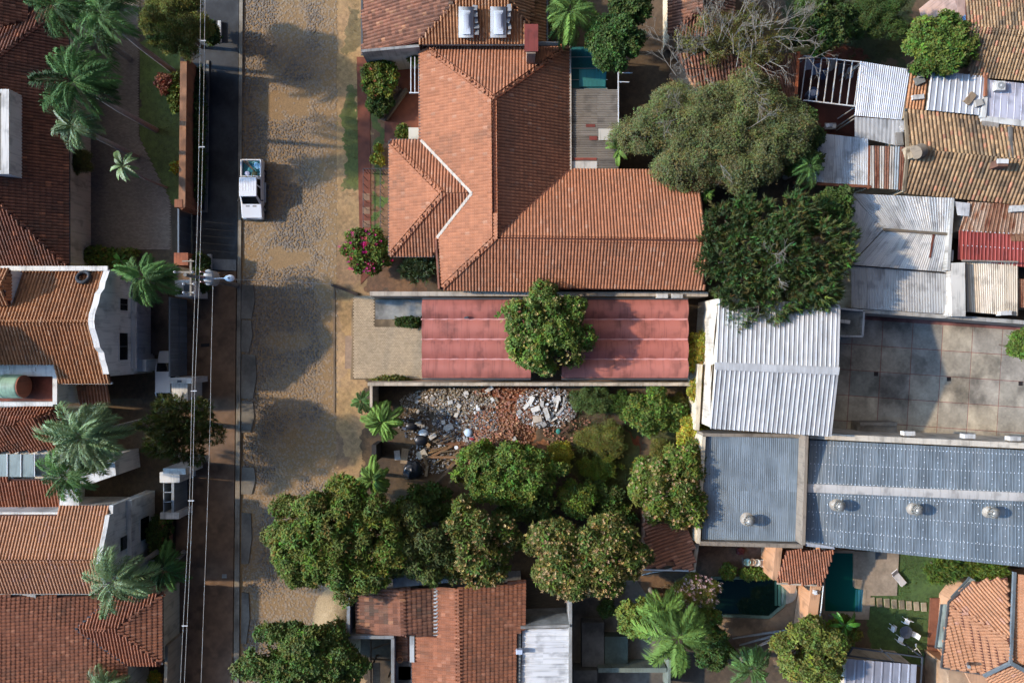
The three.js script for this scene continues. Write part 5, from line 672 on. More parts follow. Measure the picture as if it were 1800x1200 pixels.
// white roof beside the parapet house
{
  const t = thing('white_flat_shed', 'white ribbed metal roof within concrete parapets next to the red-tiled house', 'shed', P(960, 1140)); const m = mw(['#d2d4d6', '#dadcdd', '#cbcdd0'], 0.5, 'grime');
  sheets(t, P(918, 1106, 3.4), P(914, 1290, 3.4), P(1000, 1290, 3.3), P(1000, 1104, 3.3), { n: 9, waves: 2, amp: 0.05, prof: 'trap', mats: m });
  part(t, 'wall', prism(inset([P(918, 1104, 0), P(1000, 1104, 0), P(1000, 1290, 0), P(914, 1290, 0)].map((p, i) => { const k = (H - 3.4) / H; return V(p.x * k, 0, p.z * k); }), 0.02), 0, 3.25), concreteM);
  part(t, 'parapet', merge([pxWall(1003, 1040, 1003, 1290, 3.8, 0.22), pxWall(915, 1103, 1002, 1100, 3.9, 0.2), pxWall(914, 1112, 912, 1290, 3.6, 0.12)]), M('#aaa9a3', 0.9, 'concrete'));
  part(t, 'sloped_slab', slabQuad(P(925, 1098, 3.7), P(1000, 1094, 3.7), P(998, 1077, 2.2), P(925, 1083, 2.2), 0.15), M('#9ba09f', 0.88, 'concrete'));
  part(t, 'courtyard_floor', pxBox(921, 1020, 1000, 1086, 0.6, 0), M('#5a544b', 0.9, 'wood')); part(t, 'white_vent', rbox(P(913, 1146, 3.9).x, 3.6, P(913, 1146, 3.9).z, 0.5, 0.35, 0.35, 0.05), M('#aeb6c4', 0.7)); 
}
// ---------- trees, palms, shrubs ----------
const G = { dark: { col: [0.03, 0.06, 0.02], col2: [0.06, 0.095, 0.03] }, mid: { col: [0.052, 0.088, 0.02], col2: [0.12, 0.145, 0.035] }, mango: { col: [0.046, 0.07, 0.018], col2: [0.105, 0.118, 0.034] }, bright: { col: [0.052, 0.1, 0.025], col2: [0.11, 0.155, 0.04] }, olive: { col: [0.07, 0.085, 0.03], col2: [0.13, 0.135, 0.055] }, lime: { col: [0.15, 0.17, 0.035], col2: [0.3, 0.27, 0.05] } };
for (const [x, y, rx, ry, top, lab, pal, ty] of [[1062, 772, 48, 34, 1.3, 'pale grassy bush mass in the sunny middle of the lot', 'olive', 'fine'], [1095, 712, 30, 24, 1.2, 'thin dark weeds under the canopy wall beside the bright shrub', 'dark', 'fine'], [1195, 716, 24, 26, 1.3, 'brownish weeds in the corner below the canopy wall', 'olive', 'fine'], [985, 796, 26, 20, 1.6, 'yellow-green weed bush at the edge of the leafy lot tree', 'lime', 'fine'], [1058, 822, 40, 26, 1.2, 'mixed green weeds above the shaded saplings', 'mid', 'fine'], [1158, 790, 16, 20, 1.2, 'light weeds beside the red earth track', 'olive', 'fine'], [850, 790, 22, 16, 2.0, 'bright young foliage at the brick heap', 'bright', 'round'], [1085, 905, 34, 26, 1.4, 'dark weeds below the shaded saplings', 'dark', 'round'], [705, 905, 36, 24, 3.0, 'green bush between the cycad and the street tree', 'mid', 'round']]) tree('weed_bush', lab, 'bush', { c: [x, y], r: [rx, ry], top, type: ty, n: Math.round(rx * ry * (ty === 'fine' ? 1.6 : 1.1)), ...G[pal], lobes: 8, matte: true });
// street trees and the lot
tree('mango_tree', 'broad dense green tree overhanging the cobbled street beside the parapet house', 'tree', { c: [602, 940], r: [128, 108], top: 8.5, type: 'mango', n: 12000, ...G.mid, lobes: 22, flowers: 90, fs: 0.8, fcol: [0.3, 0.19, 0.07] });
tree('mango_tree', 'shady green lobe of tree joining the street tree and the blossoming mango', 'tree', { c: [735, 960], r: [66, 72], top: 7.2, type: 'mango', n: 4200, col: [0.04, 0.06, 0.022], col2: [0.07, 0.09, 0.03], lobes: 10 });
tree('mango_tree', 'blossoming mango beside the shady green tree, above the grey rear parapet', 'tree', { c: [838, 955], r: [76, 78], top: 7.0, type: 'mango', n: 5200, ...G.mango, lobes: 12, flowers: 330 });
tree('mango_tree', 'largest mango covered in tan blossom, above the white flat shed', 'tree', { c: [1026, 975], r: [112, 76], top: 7.6, type: 'mango', n: 8800, ...G.mango, lobes: 18, flowers: 620 });
tree('mango_tree', 'blossoming mango leaning over the blue annexe roof', 'tree', { c: [1180, 850], r: [76, 80], top: 5.6, type: 'mango', n: 6200, ...G.mid, lobes: 14, flowers: 430, fcol: [0.42, 0.28, 0.13] });
tree('canopy_tree', 'green tree with ochre young leaves growing up between the two red canopies', 'tree', { c: [958, 580], r: [82, 84], top: 6.8, type: 'big', n: 4400, sc: 0.72, many: 4, ...G.bright, lobes: 14, flowers: 160, fcol: [0.36, 0.29, 0.1] });
tree('lot_tree', 'leafy green tree beside the plank pile in the empty lot', 'tree', { c: [895, 830], r: [98, 62], top: 4.6, type: 'round', n: 9000, col: [0.05, 0.095, 0.022], col2: [0.11, 0.16, 0.04], lobes: 18 });
tree('lot_shrub', 'bright green shrub below the canopy wall next to the red earth track', 'shrub', { c: [1148, 722], r: [52, 46], top: 2.6, type: 'round', n: 4200, ...G.bright, lobes: 10 });
tree('lot_shrub', 'bluish green weedy shrub under the canopy wall', 'shrub', { c: [1038, 702], r: [38, 24], top: 1.5, type: 'fine', n: 2600, col: [0.05, 0.085, 0.035], col2: [0.08, 0.12, 0.05], lobes: 8 });
tree('lot_shrub', 'light green sapling in the shaded middle of the lot', 'shrub', { c: [1018, 872], r: [32, 34], top: 2.6, type: 'round', n: 2200, ...G.bright, lobes: 8 });
tree('lot_shrub', 'dark low shrub in the shade beside the light green sapling', 'shrub', { c: [1068, 868], r: [26, 28], top: 1.8, type: 'round', n: 1500, ...G.dark, lobes: 6 });
tree('lot_shrub', 'dark green shrub between the leafy lot tree and the blossoming mangos', 'shrub', { c: [925, 885], r: [60, 36], top: 3.2, type: 'round', n: 3600, ...G.dark, lobes: 10 });
tree('lot_shrub', 'low dark thicket between the street tree and the leaning planks', 'shrub', { c: [748, 885], r: [54, 36], top: 2.4, type: 'round', n: 3400, ...G.dark, lobes: 10 });
tree('wall_bush', 'yellow-green bush filling the gap between red canopy and white hall', 'bush', { c: [1229, 622], r: [18, 42], top: 2.8, type: 'round', n: 2200, ...G.lime, lobes: 8, rv: 1.1 });
tree('wall_bush', 'yellow-green bush at the canopy corner above the lot', 'bush', { c: [1226, 682], r: [16, 18], top: 2.8, type: 'round', n: 1100, ...G.lime, lobes: 5 });
tree('wall_bush', 'bright yellow-green bush at the foot of the white hall wall in the lot', 'bush', { c: [1217, 758], r: [28, 30], top: 2.6, type: 'round', n: 2000, ...G.lime, lobes: 7 });
tree('street_tree', 'loose green tree spreading over the cobbles by the sand heap', 'tree', { c: [535, 1158], r: [118, 78], top: 6.8, type: 'round', n: 10500, col: [0.045, 0.085, 0.025], col2: [0.1, 0.14, 0.045], lobes: 20, sc: 1.1 });
tree('sapling', 'sparse sapling at the edge of the sand heap', 'shrub', { c: [588, 1115], r: [26, 34], top: 2.4, type: 'round', n: 500, ...G.olive, lobes: 7, hollow: 0.3 });
// front gardens
tree('bougainvillea', 'bougainvillea bush with magenta flowers at the corner of the orange roof', 'bush', { c: [646, 442], r: [46, 38], top: 2.6, type: 'round', n: 3600, ...G.mid, lobes: 12, flowers: 90, fcol: [0.5, 0.03, 0.14], fs: 1.3 });
tree('garden_shrub', 'blue-green agave-like bush beside the bougainvillea under the eave', 'shrub', { c: [735, 470], r: [34, 24], top: 1.8, type: 'spray', n: 700, col: [0.05, 0.085, 0.055], col2: [0.08, 0.12, 0.08], lobes: 6 });
tree('garden_shrub', 'dense dark green garden shrub by the brick path', 'shrub', { c: [668, 140], r: [32, 40], top: 2.4, type: 'round', n: 2800, ...G.mid, lobes: 9, flowers: 10, fcol: [0.4, 0.1, 0.06] });
tree('garden_shrub', 'trailing dark shrub along the diagonal garden wall', 'shrub', { c: [668, 180], r: [20, 24], top: 1.5, type: 'round', n: 1300, ...G.dark, lobes: 6 });
tree('garden_shrub', 'yellowish low plant on the grass strip before the orange house', 'shrub', { c: [664, 272], r: [10, 16], top: 0.9, type: 'round', n: 420, ...G.lime, lobes: 4 });
tree('garden_shrub', 'rounded shrub beside the pale awning of the orange house', 'shrub', { c: [710, 232], r: [11, 11], top: 1.2, type: 'round', n: 480, ...G.mid, lobes: 4 });
tree('garden_shrub', 'narrow shrub climbing by the pergola of the orange house', 'shrub', { c: [727, 98], r: [10, 12], top: 2.4, type: 'round', n: 420, ...G.mid, lobes: 4 });
tree('forecourt_hedge', 'strip of low hedge between concrete footpath and forecourt setts', 'hedge', { c: [718, 566], r: [26, 6], top: 0.6, type: 'round', n: 700, ...G.dark, lobes: 8, rv: 0.3 });
tree('forecourt_hedge', 'thin line of creeper along the canopy wall by the forecourt', 'hedge', { c: [690, 668], r: [38, 4], top: 0.5, type: 'round', n: 420, ...G.olive, lobes: 8, rv: 0.2 });
// behind the orange roof
tree('back_tree', 'rounded mid-green tree behind the teal shade net', 'tree', { c: [1078, 75], r: [50, 52], top: 6.2, type: 'round', n: 5200, col: [0.035, 0.075, 0.025], col2: [0.06, 0.12, 0.04], lobes: 12 });
tree('back_tree', 'dark tree behind the rounded tree at the yard edge', 'tree', { c: [1110, 12], r: [44, 34], top: 5.6, type: 'round', n: 2800, ...G.dark, lobes: 9 });
tree('feathery_tree', 'huge feathery olive tree with bare grey twigs over the old tile house', 'tree', { c: [1262, 240], r: [176, 104], top: 7.0, many: 1.7, type: 'fine', n: 20000, sc: 1.35, ...{ col: [0.07, 0.088, 0.05], col2: [0.12, 0.135, 0.085] }, lobes: 34, bare: 30, bareAt: [[1180, 100], [1250, 60], [1330, 60], [1370, 80], [1300, 110], [1200, 130], [1210, 200], [1330, 240], [1250, 280]], matte: true, bark: paleBark });
tree('feathery_tree', 'thin sparse crown of bare branches and few leaves over the old red tiles', 'tree', { c: [1290, 75], r: [110, 62], top: 6.4, type: 'fine', n: 1100, sc: 1.2, col: [0.08, 0.09, 0.04], col2: [0.13, 0.13, 0.06], lobes: 16, bare: 34, bareAt: [[1180, 80], [1240, 60], [1300, 40], [1350, 60], [1380, 90], [1330, 120], [1220, 110]], matte: true, bark: paleBark, hollow: 0.3 });
tree('dark_lobe_tree', 'dark green dense tree beside the blue-grey sheet roof', 'tree', { c: [1408, 245], r: [40, 68], top: 5.0, type: 'round', n: 4200, ...G.dark, lobes: 10 });
tree('needle_tree', 'dark spiky-needled tree overhanging the white ribbed hall roof', 'tree', { c: [1360, 458], r: [140, 122], top: 7.5, rv: 2.1, type: 'spray', n: 10500, sc: 1.0, col: [0.034, 0.07, 0.032], col2: [0.105, 0.135, 0.05], lobes: 30, bare: 5, bareAt: [[1370, 470], [1340, 440], [1330, 500]] });
tree('back_tree', 'small dark tree tight against the large grey shed', 'tree', { c: [1466, 362], r: [32, 36], top: 5.2, type: 'round', n: 2400, ...G.dark, lobes: 8 });
tree('citrus_tree', 'round glossy green tree beside the white ribbed roof of the sheds', 'tree', { c: [1648, 82], r: [66, 56], top: 5.6, type: 'round', n: 6800, ...G.bright, lobes: 15 });
tree('shade_tree', 'dark tree at the edge of the shaded back garden', 'tree', { c: [1440, 40], r: [58, 56], top: 5.0, type: 'round', n: 4200, ...G.dark, lobes: 12 });
tree('shade_tree', 'dull olive tree in the shaded back garden beside the citrus tree', 'tree', { c: [1540, 30], r: [56, 48], top: 4.4, type: 'fine', n: 3400, ...G.dark, lobes: 10 });
tree('yard_tree', 'small round tree standing in the concrete yard', 'tree', { c: [1796, 606], r: [22, 28], top: 3.2, type: 'round', n: 1800, ...G.bright, lobes: 7 });
// garden with the pools
tree('garden_tree', 'round yellow-green tree beside the silver pipes', 'tree', { c: [1418, 1142], r: [66, 60], top: 5.2, type: 'round', n: 6500, col: [0.075, 0.105, 0.03], col2: [0.13, 0.165, 0.05], lobes: 14 });
tree('flower_shrub', 'pink-flowering shrub hanging over the dark pool', 'shrub', { c: [1222, 1038], r: [42, 32], top: 3.6, type: 'fine', n: 3000, ...G.olive, lobes: 9, flowers: 150, fcol: [0.42, 0.28, 0.26], matte: true });
tree('flower_shrub', 'tall green shrub below the pink-flowering one by the dark pool', 'shrub', { c: [1240, 1090], r: [26, 30], top: 3.2, type: 'round', n: 2200, ...G.bright, lobes: 7 });
tree('yard_shrub', 'pale green bush in the shaded yard behind the white flat shed', 'shrub', { c: [1118, 1085], r: [32, 34], top: 3.4, type: 'round', n: 2600, col: [0.08, 0.13, 0.035], col2: [0.15, 0.2, 0.06], lobes: 8 });
tree('yard_shrub', 'small dark bush in the shaded yard by the shed parapet', 'shrub', { c: [1066, 1068], r: [14, 14], top: 1.4, type: 'round', n: 500, ...G.dark, lobes: 5 });
tree('topiary', 'small round clipped bush beside the pool hedge', 'bush', { c: [1279, 1004], r: [11, 11], top: 1.1, type: 'round', n: 900, ...G.bright, lobes: 4, hollow: 0.85 });
tree('clipped_hedge', 'clipped strip hedge along the edge of the dark pool', 'hedge', { c: [1328, 1008], r: [32, 7], top: 0.9, type: 'round', n: 1500, ...G.bright, lobes: 12, rv: 0.4 });
tree('bamboo_hedge', 'bushy bright green hedge along the long blue roof', 'hedge', { c: [1660, 1000], r: [38, 20], top: 2.4, type: 'spray', n: 1700, ...G.bright, lobes: 9, sc: 0.8 });
tree('bamboo_hedge', 'arching grassy hedge beside the salmon roof', 'hedge', { c: [1732, 1004], r: [36, 18], top: 2.6, type: 'spray', n: 1500, col: [0.08, 0.13, 0.03], col2: [0.15, 0.2, 0.05], lobes: 8, sc: 0.8 });
tree('garden_shrub', 'dark thicket behind the silver pipes and the palm', 'shrub', { c: [1255, 1140], r: [34, 36], top: 2.2, type: 'round', n: 2200, ...G.dark, lobes: 8 });
tree('garden_shrub', 'dark shrubs between the garden tree and the pool end', 'shrub', { c: [1480, 1112], r: [28, 26], top: 2.4, type: 'big', n: 620, ...G.mid, lobes: 7 });
// street side by the white houses
tree('garden_tree', 'olive-green round tree over the garden wall at the pavement', 'tree', { c: [312, 42], r: [66, 58], top: 6.0, type: 'fine', n: 7600, sc: 1.25, col: [0.075, 0.095, 0.035], col2: [0.13, 0.14, 0.06], lobes: 14, matte: true });
tree('pavement_tree', 'dark spreading tree over the pavement beside the white gate pillar', 'tree', { c: [322, 752], r: [76, 62], top: 5.4, type: 'spray', n: 3400, sc: 0.8, col: [0.045, 0.07, 0.025], col2: [0.09, 0.1, 0.035], lobes: 14 });
tree('wall_hedge', 'dark hedge trained along the outside of the brown garden wall', 'hedge', { c: [352, 240], r: [7, 132], top: 1.7, type: 'round', n: 3000, ...G.dark, lobes: 40, rv: 0.8 });
tree('wall_hedge', 'dark clipped bush at the pole by the pavement', 'hedge', { c: [356, 478], r: [14, 34], top: 1.9, type: 'round', n: 1500, ...G.dark, lobes: 10, rv: 0.9 });
tree('wall_hedge', 'dark bush under the olive tree beside the pavement kerb', 'hedge', { c: [370, 60], r: [14, 20], top: 1.8, type: 'round', n: 900, ...G.dark, lobes: 6 });
tree('lawn_shrub', 'reddish-leaved shrub on the lawn by the garden wall', 'shrub', { c: [291, 146], r: [15, 15], top: 1.1, type: 'round', n: 650, col: [0.12, 0.05, 0.045], col2: [0.2, 0.09, 0.08], lobes: 5 });
tree('lawn_shrub', 'row of low green plants along the lawn side of the garden wall', 'shrub', { c: [309, 165], r: [8, 36], top: 0.9, type: 'round', n: 900, ...G.bright, lobes: 10, rv: 0.4 });
tree('lawn_shrub', 'small yellow-green plant on the lawn by the wall end', 'shrub', { c: [310, 294], r: [6, 7], top: 0.6, type: 'round', n: 200, ...G.lime, lobes: 3 });
tree('garden_shrub', 'dark foliage at the eave of the dark hipped house', 'shrub', { c: [140, 285], r: [20, 22], top: 2.4, type: 'fine', n: 1300, ...G.olive, lobes: 6 });
tree('garden_shrub', 'low dark bed of plants along the white house parapet', 'shrub', { c: [190, 450], r: [60, 14], top: 0.9, type: 'big', n: 620, ...G.mid, lobes: 12, rv: 0.4 });
tree('garden_shrub', 'dark bush between the driveway gate frame and the white ridge house', 'shrub', { c: [285, 945], r: [24, 44], top: 1.8, type: 'round', n: 2000, ...G.dark, lobes: 9 });
tree('garden_shrub', 'yellow-green shrub at the corner of the red hipped house', 'shrub', { c: [272, 1192], r: [10, 10], top: 1.4, type: 'round', n: 300, ...G.lime, lobes: 4 });
// palms
palm('tall palm with long dark fronds over the dark hipped roof', { c: [128, 142], h: 10.4, n: 17, s: 1.15, mats: darkPalm, bx: 0, bz: 0 });
palm('tall palm at the top of the driveway with fronds over the eave', { c: [178, 24], h: 9.6, n: 15, s: 1.0, bx: 0, bz: 0 });
palm('palm with fronds across the roof ridge of the dark hipped house', { c: [95, 8], h: 9.2, n: 14, s: 0.95, mats: darkPalm });
palm('bushy pale green palm crown beside the white light well', { c: [128, 222], h: 8.0, n: 18, s: 0.72, kind: 'fan', mats: greyPalm });
palm('broad-leaved palm on the lawn casting its shadow on the driveway', { c: [216, 292], h: 4.4, n: 11, s: 0.85, kind: 'banana', mats: greyPalm, name: 'banana_palm', trunkR: 0.09, bx: 1.0, bz: 0.6 });
palm('glossy dark palm beside the white gable and the pole', { c: [252, 488], h: 6.2, n: 17, s: 0.95, kind: 'fan', mats: palmMats });
palm('largest bushy palm between the two white houses', { c: [146, 768], h: 8.6, n: 22, s: 1.12, mats: greyPalm });
palm('second palm crown pushing through the largest bushy palm', { c: [118, 835], h: 7.2, n: 16, s: 0.9, mats: palmMats });
palm('palm in front of the white ridge house gable', { c: [200, 1022], h: 7.6, n: 16, s: 0.95, mats: greyPalm });
palm('low dark palm in the shade behind the ridge house', { c: [288, 1000], h: 3.4, n: 12, s: 0.8, mats: darkPalm, kind: 'fan' });
palm('small palm at the edge of the red hipped roof', { c: [186, 1206], h: 4.6, n: 12, s: 0.6, mats: greyPalm });
palm('arching yellow-green cycad palm at the wall of the rubble lot', { c: [672, 742], h: 2.6, n: 20, s: 1.0, kind: 'cycad', mats: yellowPalm, name: 'cycad_palm', trunkR: 0.14 });
palm('arching yellow-green cycad palm beside the dark gate post', { c: [655, 842], h: 2.8, n: 22, s: 1.0, kind: 'cycad', mats: yellowPalm, name: 'cycad_palm', trunkR: 0.14 });
palm('small green cycad palm against the lot wall by the verge', { c: [636, 705], h: 1.6, n: 12, s: 0.65, kind: 'cycad', mats: palmMats, name: 'cycad_palm', trunkR: 0.1 });
palm('bright feathery palm behind the skylight house', { c: [1005, 18], h: 5.6, n: 16, s: 0.95, mats: yellowPalm });
palm('small starry palm in the gap by the chimney house', { c: [974, 40], h: 2.2, n: 14, s: 0.42, kind: 'cycad', mats: yellowPalm, trunkR: 0.08 });
palm('yellowing banana plant at the corner of the grey corrugated roof', { c: [1086, 262], h: 3.4, n: 9, s: 0.75, kind: 'banana', mats: yellowPalm, name: 'banana_plant', trunkR: 0.09 });
palm('small starry palm at the end of the orange roof under the tree', { c: [1243, 340], h: 3.8, n: 13, s: 0.4, kind: 'cycad', mats: yellowPalm, trunkR: 0.08 });
palm('tall feathery palm in the yard beside the dark pool', { c: [1192, 1120], h: 6.0, n: 20, s: 1.1, mats: yellowPalm });
palm('second feathery palm crown behind the tall yard palm', { c: [1165, 1075], h: 4.8, n: 13, s: 0.7, mats: yellowPalm });
palm('low fan palm beside the silver pipes', { c: [1322, 1175], h: 2.8, n: 14, s: 0.75, kind: 'feather', mats: palmMats });
palm('glossy banana plant beside the orange garden wall', { c: [1484, 1098], h: 2.8, n: 10, s: 0.8, kind: 'banana', mats: bananaMats, name: 'banana_plant', trunkR: 0.08 });
palm('dark banana plant in the bed above the white gable parapet', { c: [212, 458], h: 1.2, n: 8, s: 0.5, kind: 'banana', mats: bananaMats, name: 'banana_plant', trunkR: 0.07 });
palm('palm fronds pushing out beside the large grey shed and the tree', { c: [1424, 292], h: 4.6, n: 11, s: 0.6, mats: palmMats });
// grass
function grass(name, label, zones, dens, col, col2, sc = 1) {
  const items = [[], []], q = new THREE.Quaternion(), up = V(0, 1, 0);
  for (const [x0, y0, x1, y1, d = 1] of zones) { const a = P(x0, y0), b = P(x1, y1), n = Math.round((b.x - a.x) * (b.z - a.z) * dens * d); for (let i = 0; i < n; i++) { const x = rr(a.x, b.x), z = rr(a.z, b.z), gx = 900 + x * F / H, gy = 600 + z * F / H; if (((gx - 1117) / 15) ** 2 + ((gy - 785) / 36) ** 2 < 1) continue; if (fbm(x * 0.8 + 30, z * 0.8 + 30, 256, 3, 44) + rr(-0.12, 0.12) < 0.4) continue; q.setFromAxisAngle(up, rnd() * 6.28); const s = sc * rr(0.6, 1.3); items[i % 2].push([new THREE.Matrix4().compose(V(x, 0, z), q, V(s, s, s)), jit(col.map((v, k) => lerp(v, col2[k], rnd())), 0.04, 0.15, 0.25)]); } }
  items.forEach(it => { const o = stuff(name, label, 'grass', LEAF.grass[0], matteLeaf, it); });
}
grass('lawn_grass', 'short lawn grass inside the brown garden wall', [[246, 80, 318, 345]], 60, [0.07, 0.1, 0.025], [0.13, 0.14, 0.045], 0.4);
grass('verge_grass', 'sparse verge grass along the brick path and the street', [[606, 150, 630, 345], [652, 130, 674, 420, 0.7], [608, 0, 630, 90, 0.5], [640, 660, 652, 720], [590, 440, 640, 500, 0.4]], 40, [0.08, 0.1, 0.03], [0.16, 0.15, 0.06], 0.55);
grass('lot_weeds', 'rough weeds covering the far half of the empty lot', [[990, 690, 1225, 780, 0.7], [1000, 730, 1100, 840, 1.6], [990, 840, 1130, 960, 1.2], [700, 870, 990, 930, 0.5], [1100, 780, 1225, 900, 0.6]], 30, [0.06, 0.085, 0.025], [0.17, 0.165, 0.06], 1.15);
grass('garden_grass', 'green lawn grass beside the stepping stones', [[1532, 985, 1640, 1130], [1578, 975, 1660, 1060]], 55, [0.05, 0.095, 0.02], [0.1, 0.15, 0.035], 0.45);
grass('shade_weeds', 'tall weeds of the shaded back garden', [[1380, -40, 1600, 105]], 16, [0.04, 0.06, 0.02], [0.08, 0.1, 0.03], 1.2);
// ---------- walls and gates along the street ----------
{
  const t = thing('garden_wall', 'brown-orange garden wall between lawn and pavement', 'wall', P(330, 235)); const h = 2.9;
  part(t, 'wall_face', merge([pxWall(322, 100, 319, 366, h, 0.4), pxWall(312, 352, 322, 366, h, 0.4)]), M('#84553a', 0.92, 'grime')); part(t, 'coping', merge([pxWall(322, 100, 319, 364, h + 0.07, 0.5, h)]), M('#a37a58', 0.9, 'brick')); part(t, 'pier', pxBox(306, 350, 320, 364, 3.0), M('#8f5d40', 0.92, 'grime'));
}
{
  const t = thing('blue_gate', 'blue-grey driveway gate beside the brown garden wall', 'gate', P(322, 410)), h = 2.2; for (let i = 0; i < 6; i++) part(t, 'gate_panel', pxWall(312, 366 + i * 13, 312, 378.6 + i * 13, h, 0.06, 0.1), M(['#56646f', '#5d6b76'][i % 2], 0.5, 'metal'));
  part(t, 'gate_rail', merge([pxWall(313, 365, 313, 445, h + 0.06, 0.1, h), pxWall(314, 365, 314, 445, 0.5, 0.09, 0.4)]), M('#4b5861', 0.5)); part(t, 'pillar', pxBox(305, 444, 330, 466, 2.5), M('#a3603f', 0.9, 'grime'));
}
single('pavement_kerb', 'pale kerb edging the hedge bed beside the pavement', 'kerb', merge([sheet([[364, 108], [369, 108], [366, 370], [361, 370]], 0.22), sheet([[350, 370], [366, 370], [366, 374], [350, 374]], 0.22), sheet([[346, 374], [350, 374], [350, 450], [346, 450]], 0.22)]), M('#9b968b', 0.9, 'concrete'));
single('planter_kerb', 'white low kerb around the planting bed beside the pavement', 'kerb', merge([sheet([[386, 40], [391, 40], [391, 76], [386, 76]], 0.4), sheet([[374, 71], [386, 71], [386, 76], [374, 76]], 0.4)]), M('#c6c6c2', 0.85, 'grime'));
single('planter_kerb', 'white kerb stub beside the transformer pole', 'kerb', sheet([[369, 448], [375, 448], [375, 478], [369, 478]], 0.5), M('#c6c6c2', 0.85, 'grime'));
{
  const t = thing('sliding_gate', 'tall grey sheet sliding gate in front of the parked white car', 'gate', P(330, 595)); const h = 2.8, X = P(298, 600, h).x;
  for (let i = 0; i < 14; i++) { const z0 = P(0, 522, h).z, z1 = P(0, 662, h).z, w = (z1 - z0) / 14; part(t, 'gate_panel', box(X + (i % 2) * 0.015, 0.1, z0 + w * (i + 0.5), 0.06, h - 0.1, w - 0.01), M(['#7d888d', '#848f94'][i % 2], 0.5, 'metal')); }
  part(t, 'gate_rail', merge([box(X, h, (P(0, 522, h).z + P(0, 662, h).z) / 2, 0.12, 0.07, 6.1), box(X + 0.05, 1.4, (P(0, 522, h).z + P(0, 662, h).z) / 2, 0.06, 0.07, 6.1)]), M('#5f686c', 0.5));
}
{ const t = thing('gate_pillar', 'white gate pillar with meter box next to the transformer pole', 'pillar', P(345, 510)); part(t, 'pillar', pxBox(307, 492, 336, 521, 2.9), white); part(t, 'meter_box', pxBox(313, 511, 320, 517, 2.94, 2.9), dark); part(t, 'cap', pxBox(322, 497, 337, 512, 3.0, 2.9), M('#4c5254', 0.7)); }
{ const t = thing('gate_pillar', 'white L-shaped gate pillar below the sliding gate', 'pillar', P(330, 680)); part(t, 'pillar', merge([pxBox(298, 664, 336, 674, 2.9), pxBox(301, 674, 329, 706, 2.6)]), white); part(t, 'meter_box', pxBox(311, 668, 318, 672, 2.94, 2.9), M('#44464a', 0.7)); }
{
  const t = thing('driveway_gate', 'white driveway gate frame with barred gate beside the ridge house', 'gate', P(310, 870));
  part(t, 'pillar', merge([pxBox(280, 830, 315, 848, 2.8), pxBox(286, 823, 326, 834, 3.0)]), white); part(t, 'pillar', pxBox(281, 901, 314, 912, 2.4), white);
  for (let i = 0; i < 3; i++) part(t, 'gate_bar', pxWall(286 + i * 0.5, 848 + i * 17, 302, 848 + i * 17, 2.3, 0.05, 2.22), M('#8d9295', 0.5)); part(t, 'gate_leaf', merge([pxWall(287, 848, 287, 901, 2.3, 0.07, 0.2), pxWall(303, 848, 303, 901, 2.3, 0.2, 0.1)]), M('#9aa1a4', 0.5, 'metal'));
}
single('street_wall', 'beige pavement wall below the red hipped house', 'wall', merge([pxWall(292, 1135, 288, 1290, 2.4, 0.24)]), M('#a99b84', 0.9, 'grime'));
single('street_wall', 'dark wall beside the bushes of the ridge house', 'wall', merge([pxWall(284, 915, 284, 1040, 1.6, 0.2)]), M('#8d5a44', 0.9, 'grime'));
single('manhole', 'small square manhole cover in the shaded brown pavement', 'manhole', sheet([[391, 1008], [399, 1008], [399, 1015], [391, 1015]], 0.14), M('#9b9a94', 0.7, 'concrete'));
single('grate', 'dark oblong grate in the pavement opposite the sliding gate', 'grate', sheet([[354, 604], [369, 603], [369, 609], [354, 610]], 0.135), M('#1a1817', 0.8));
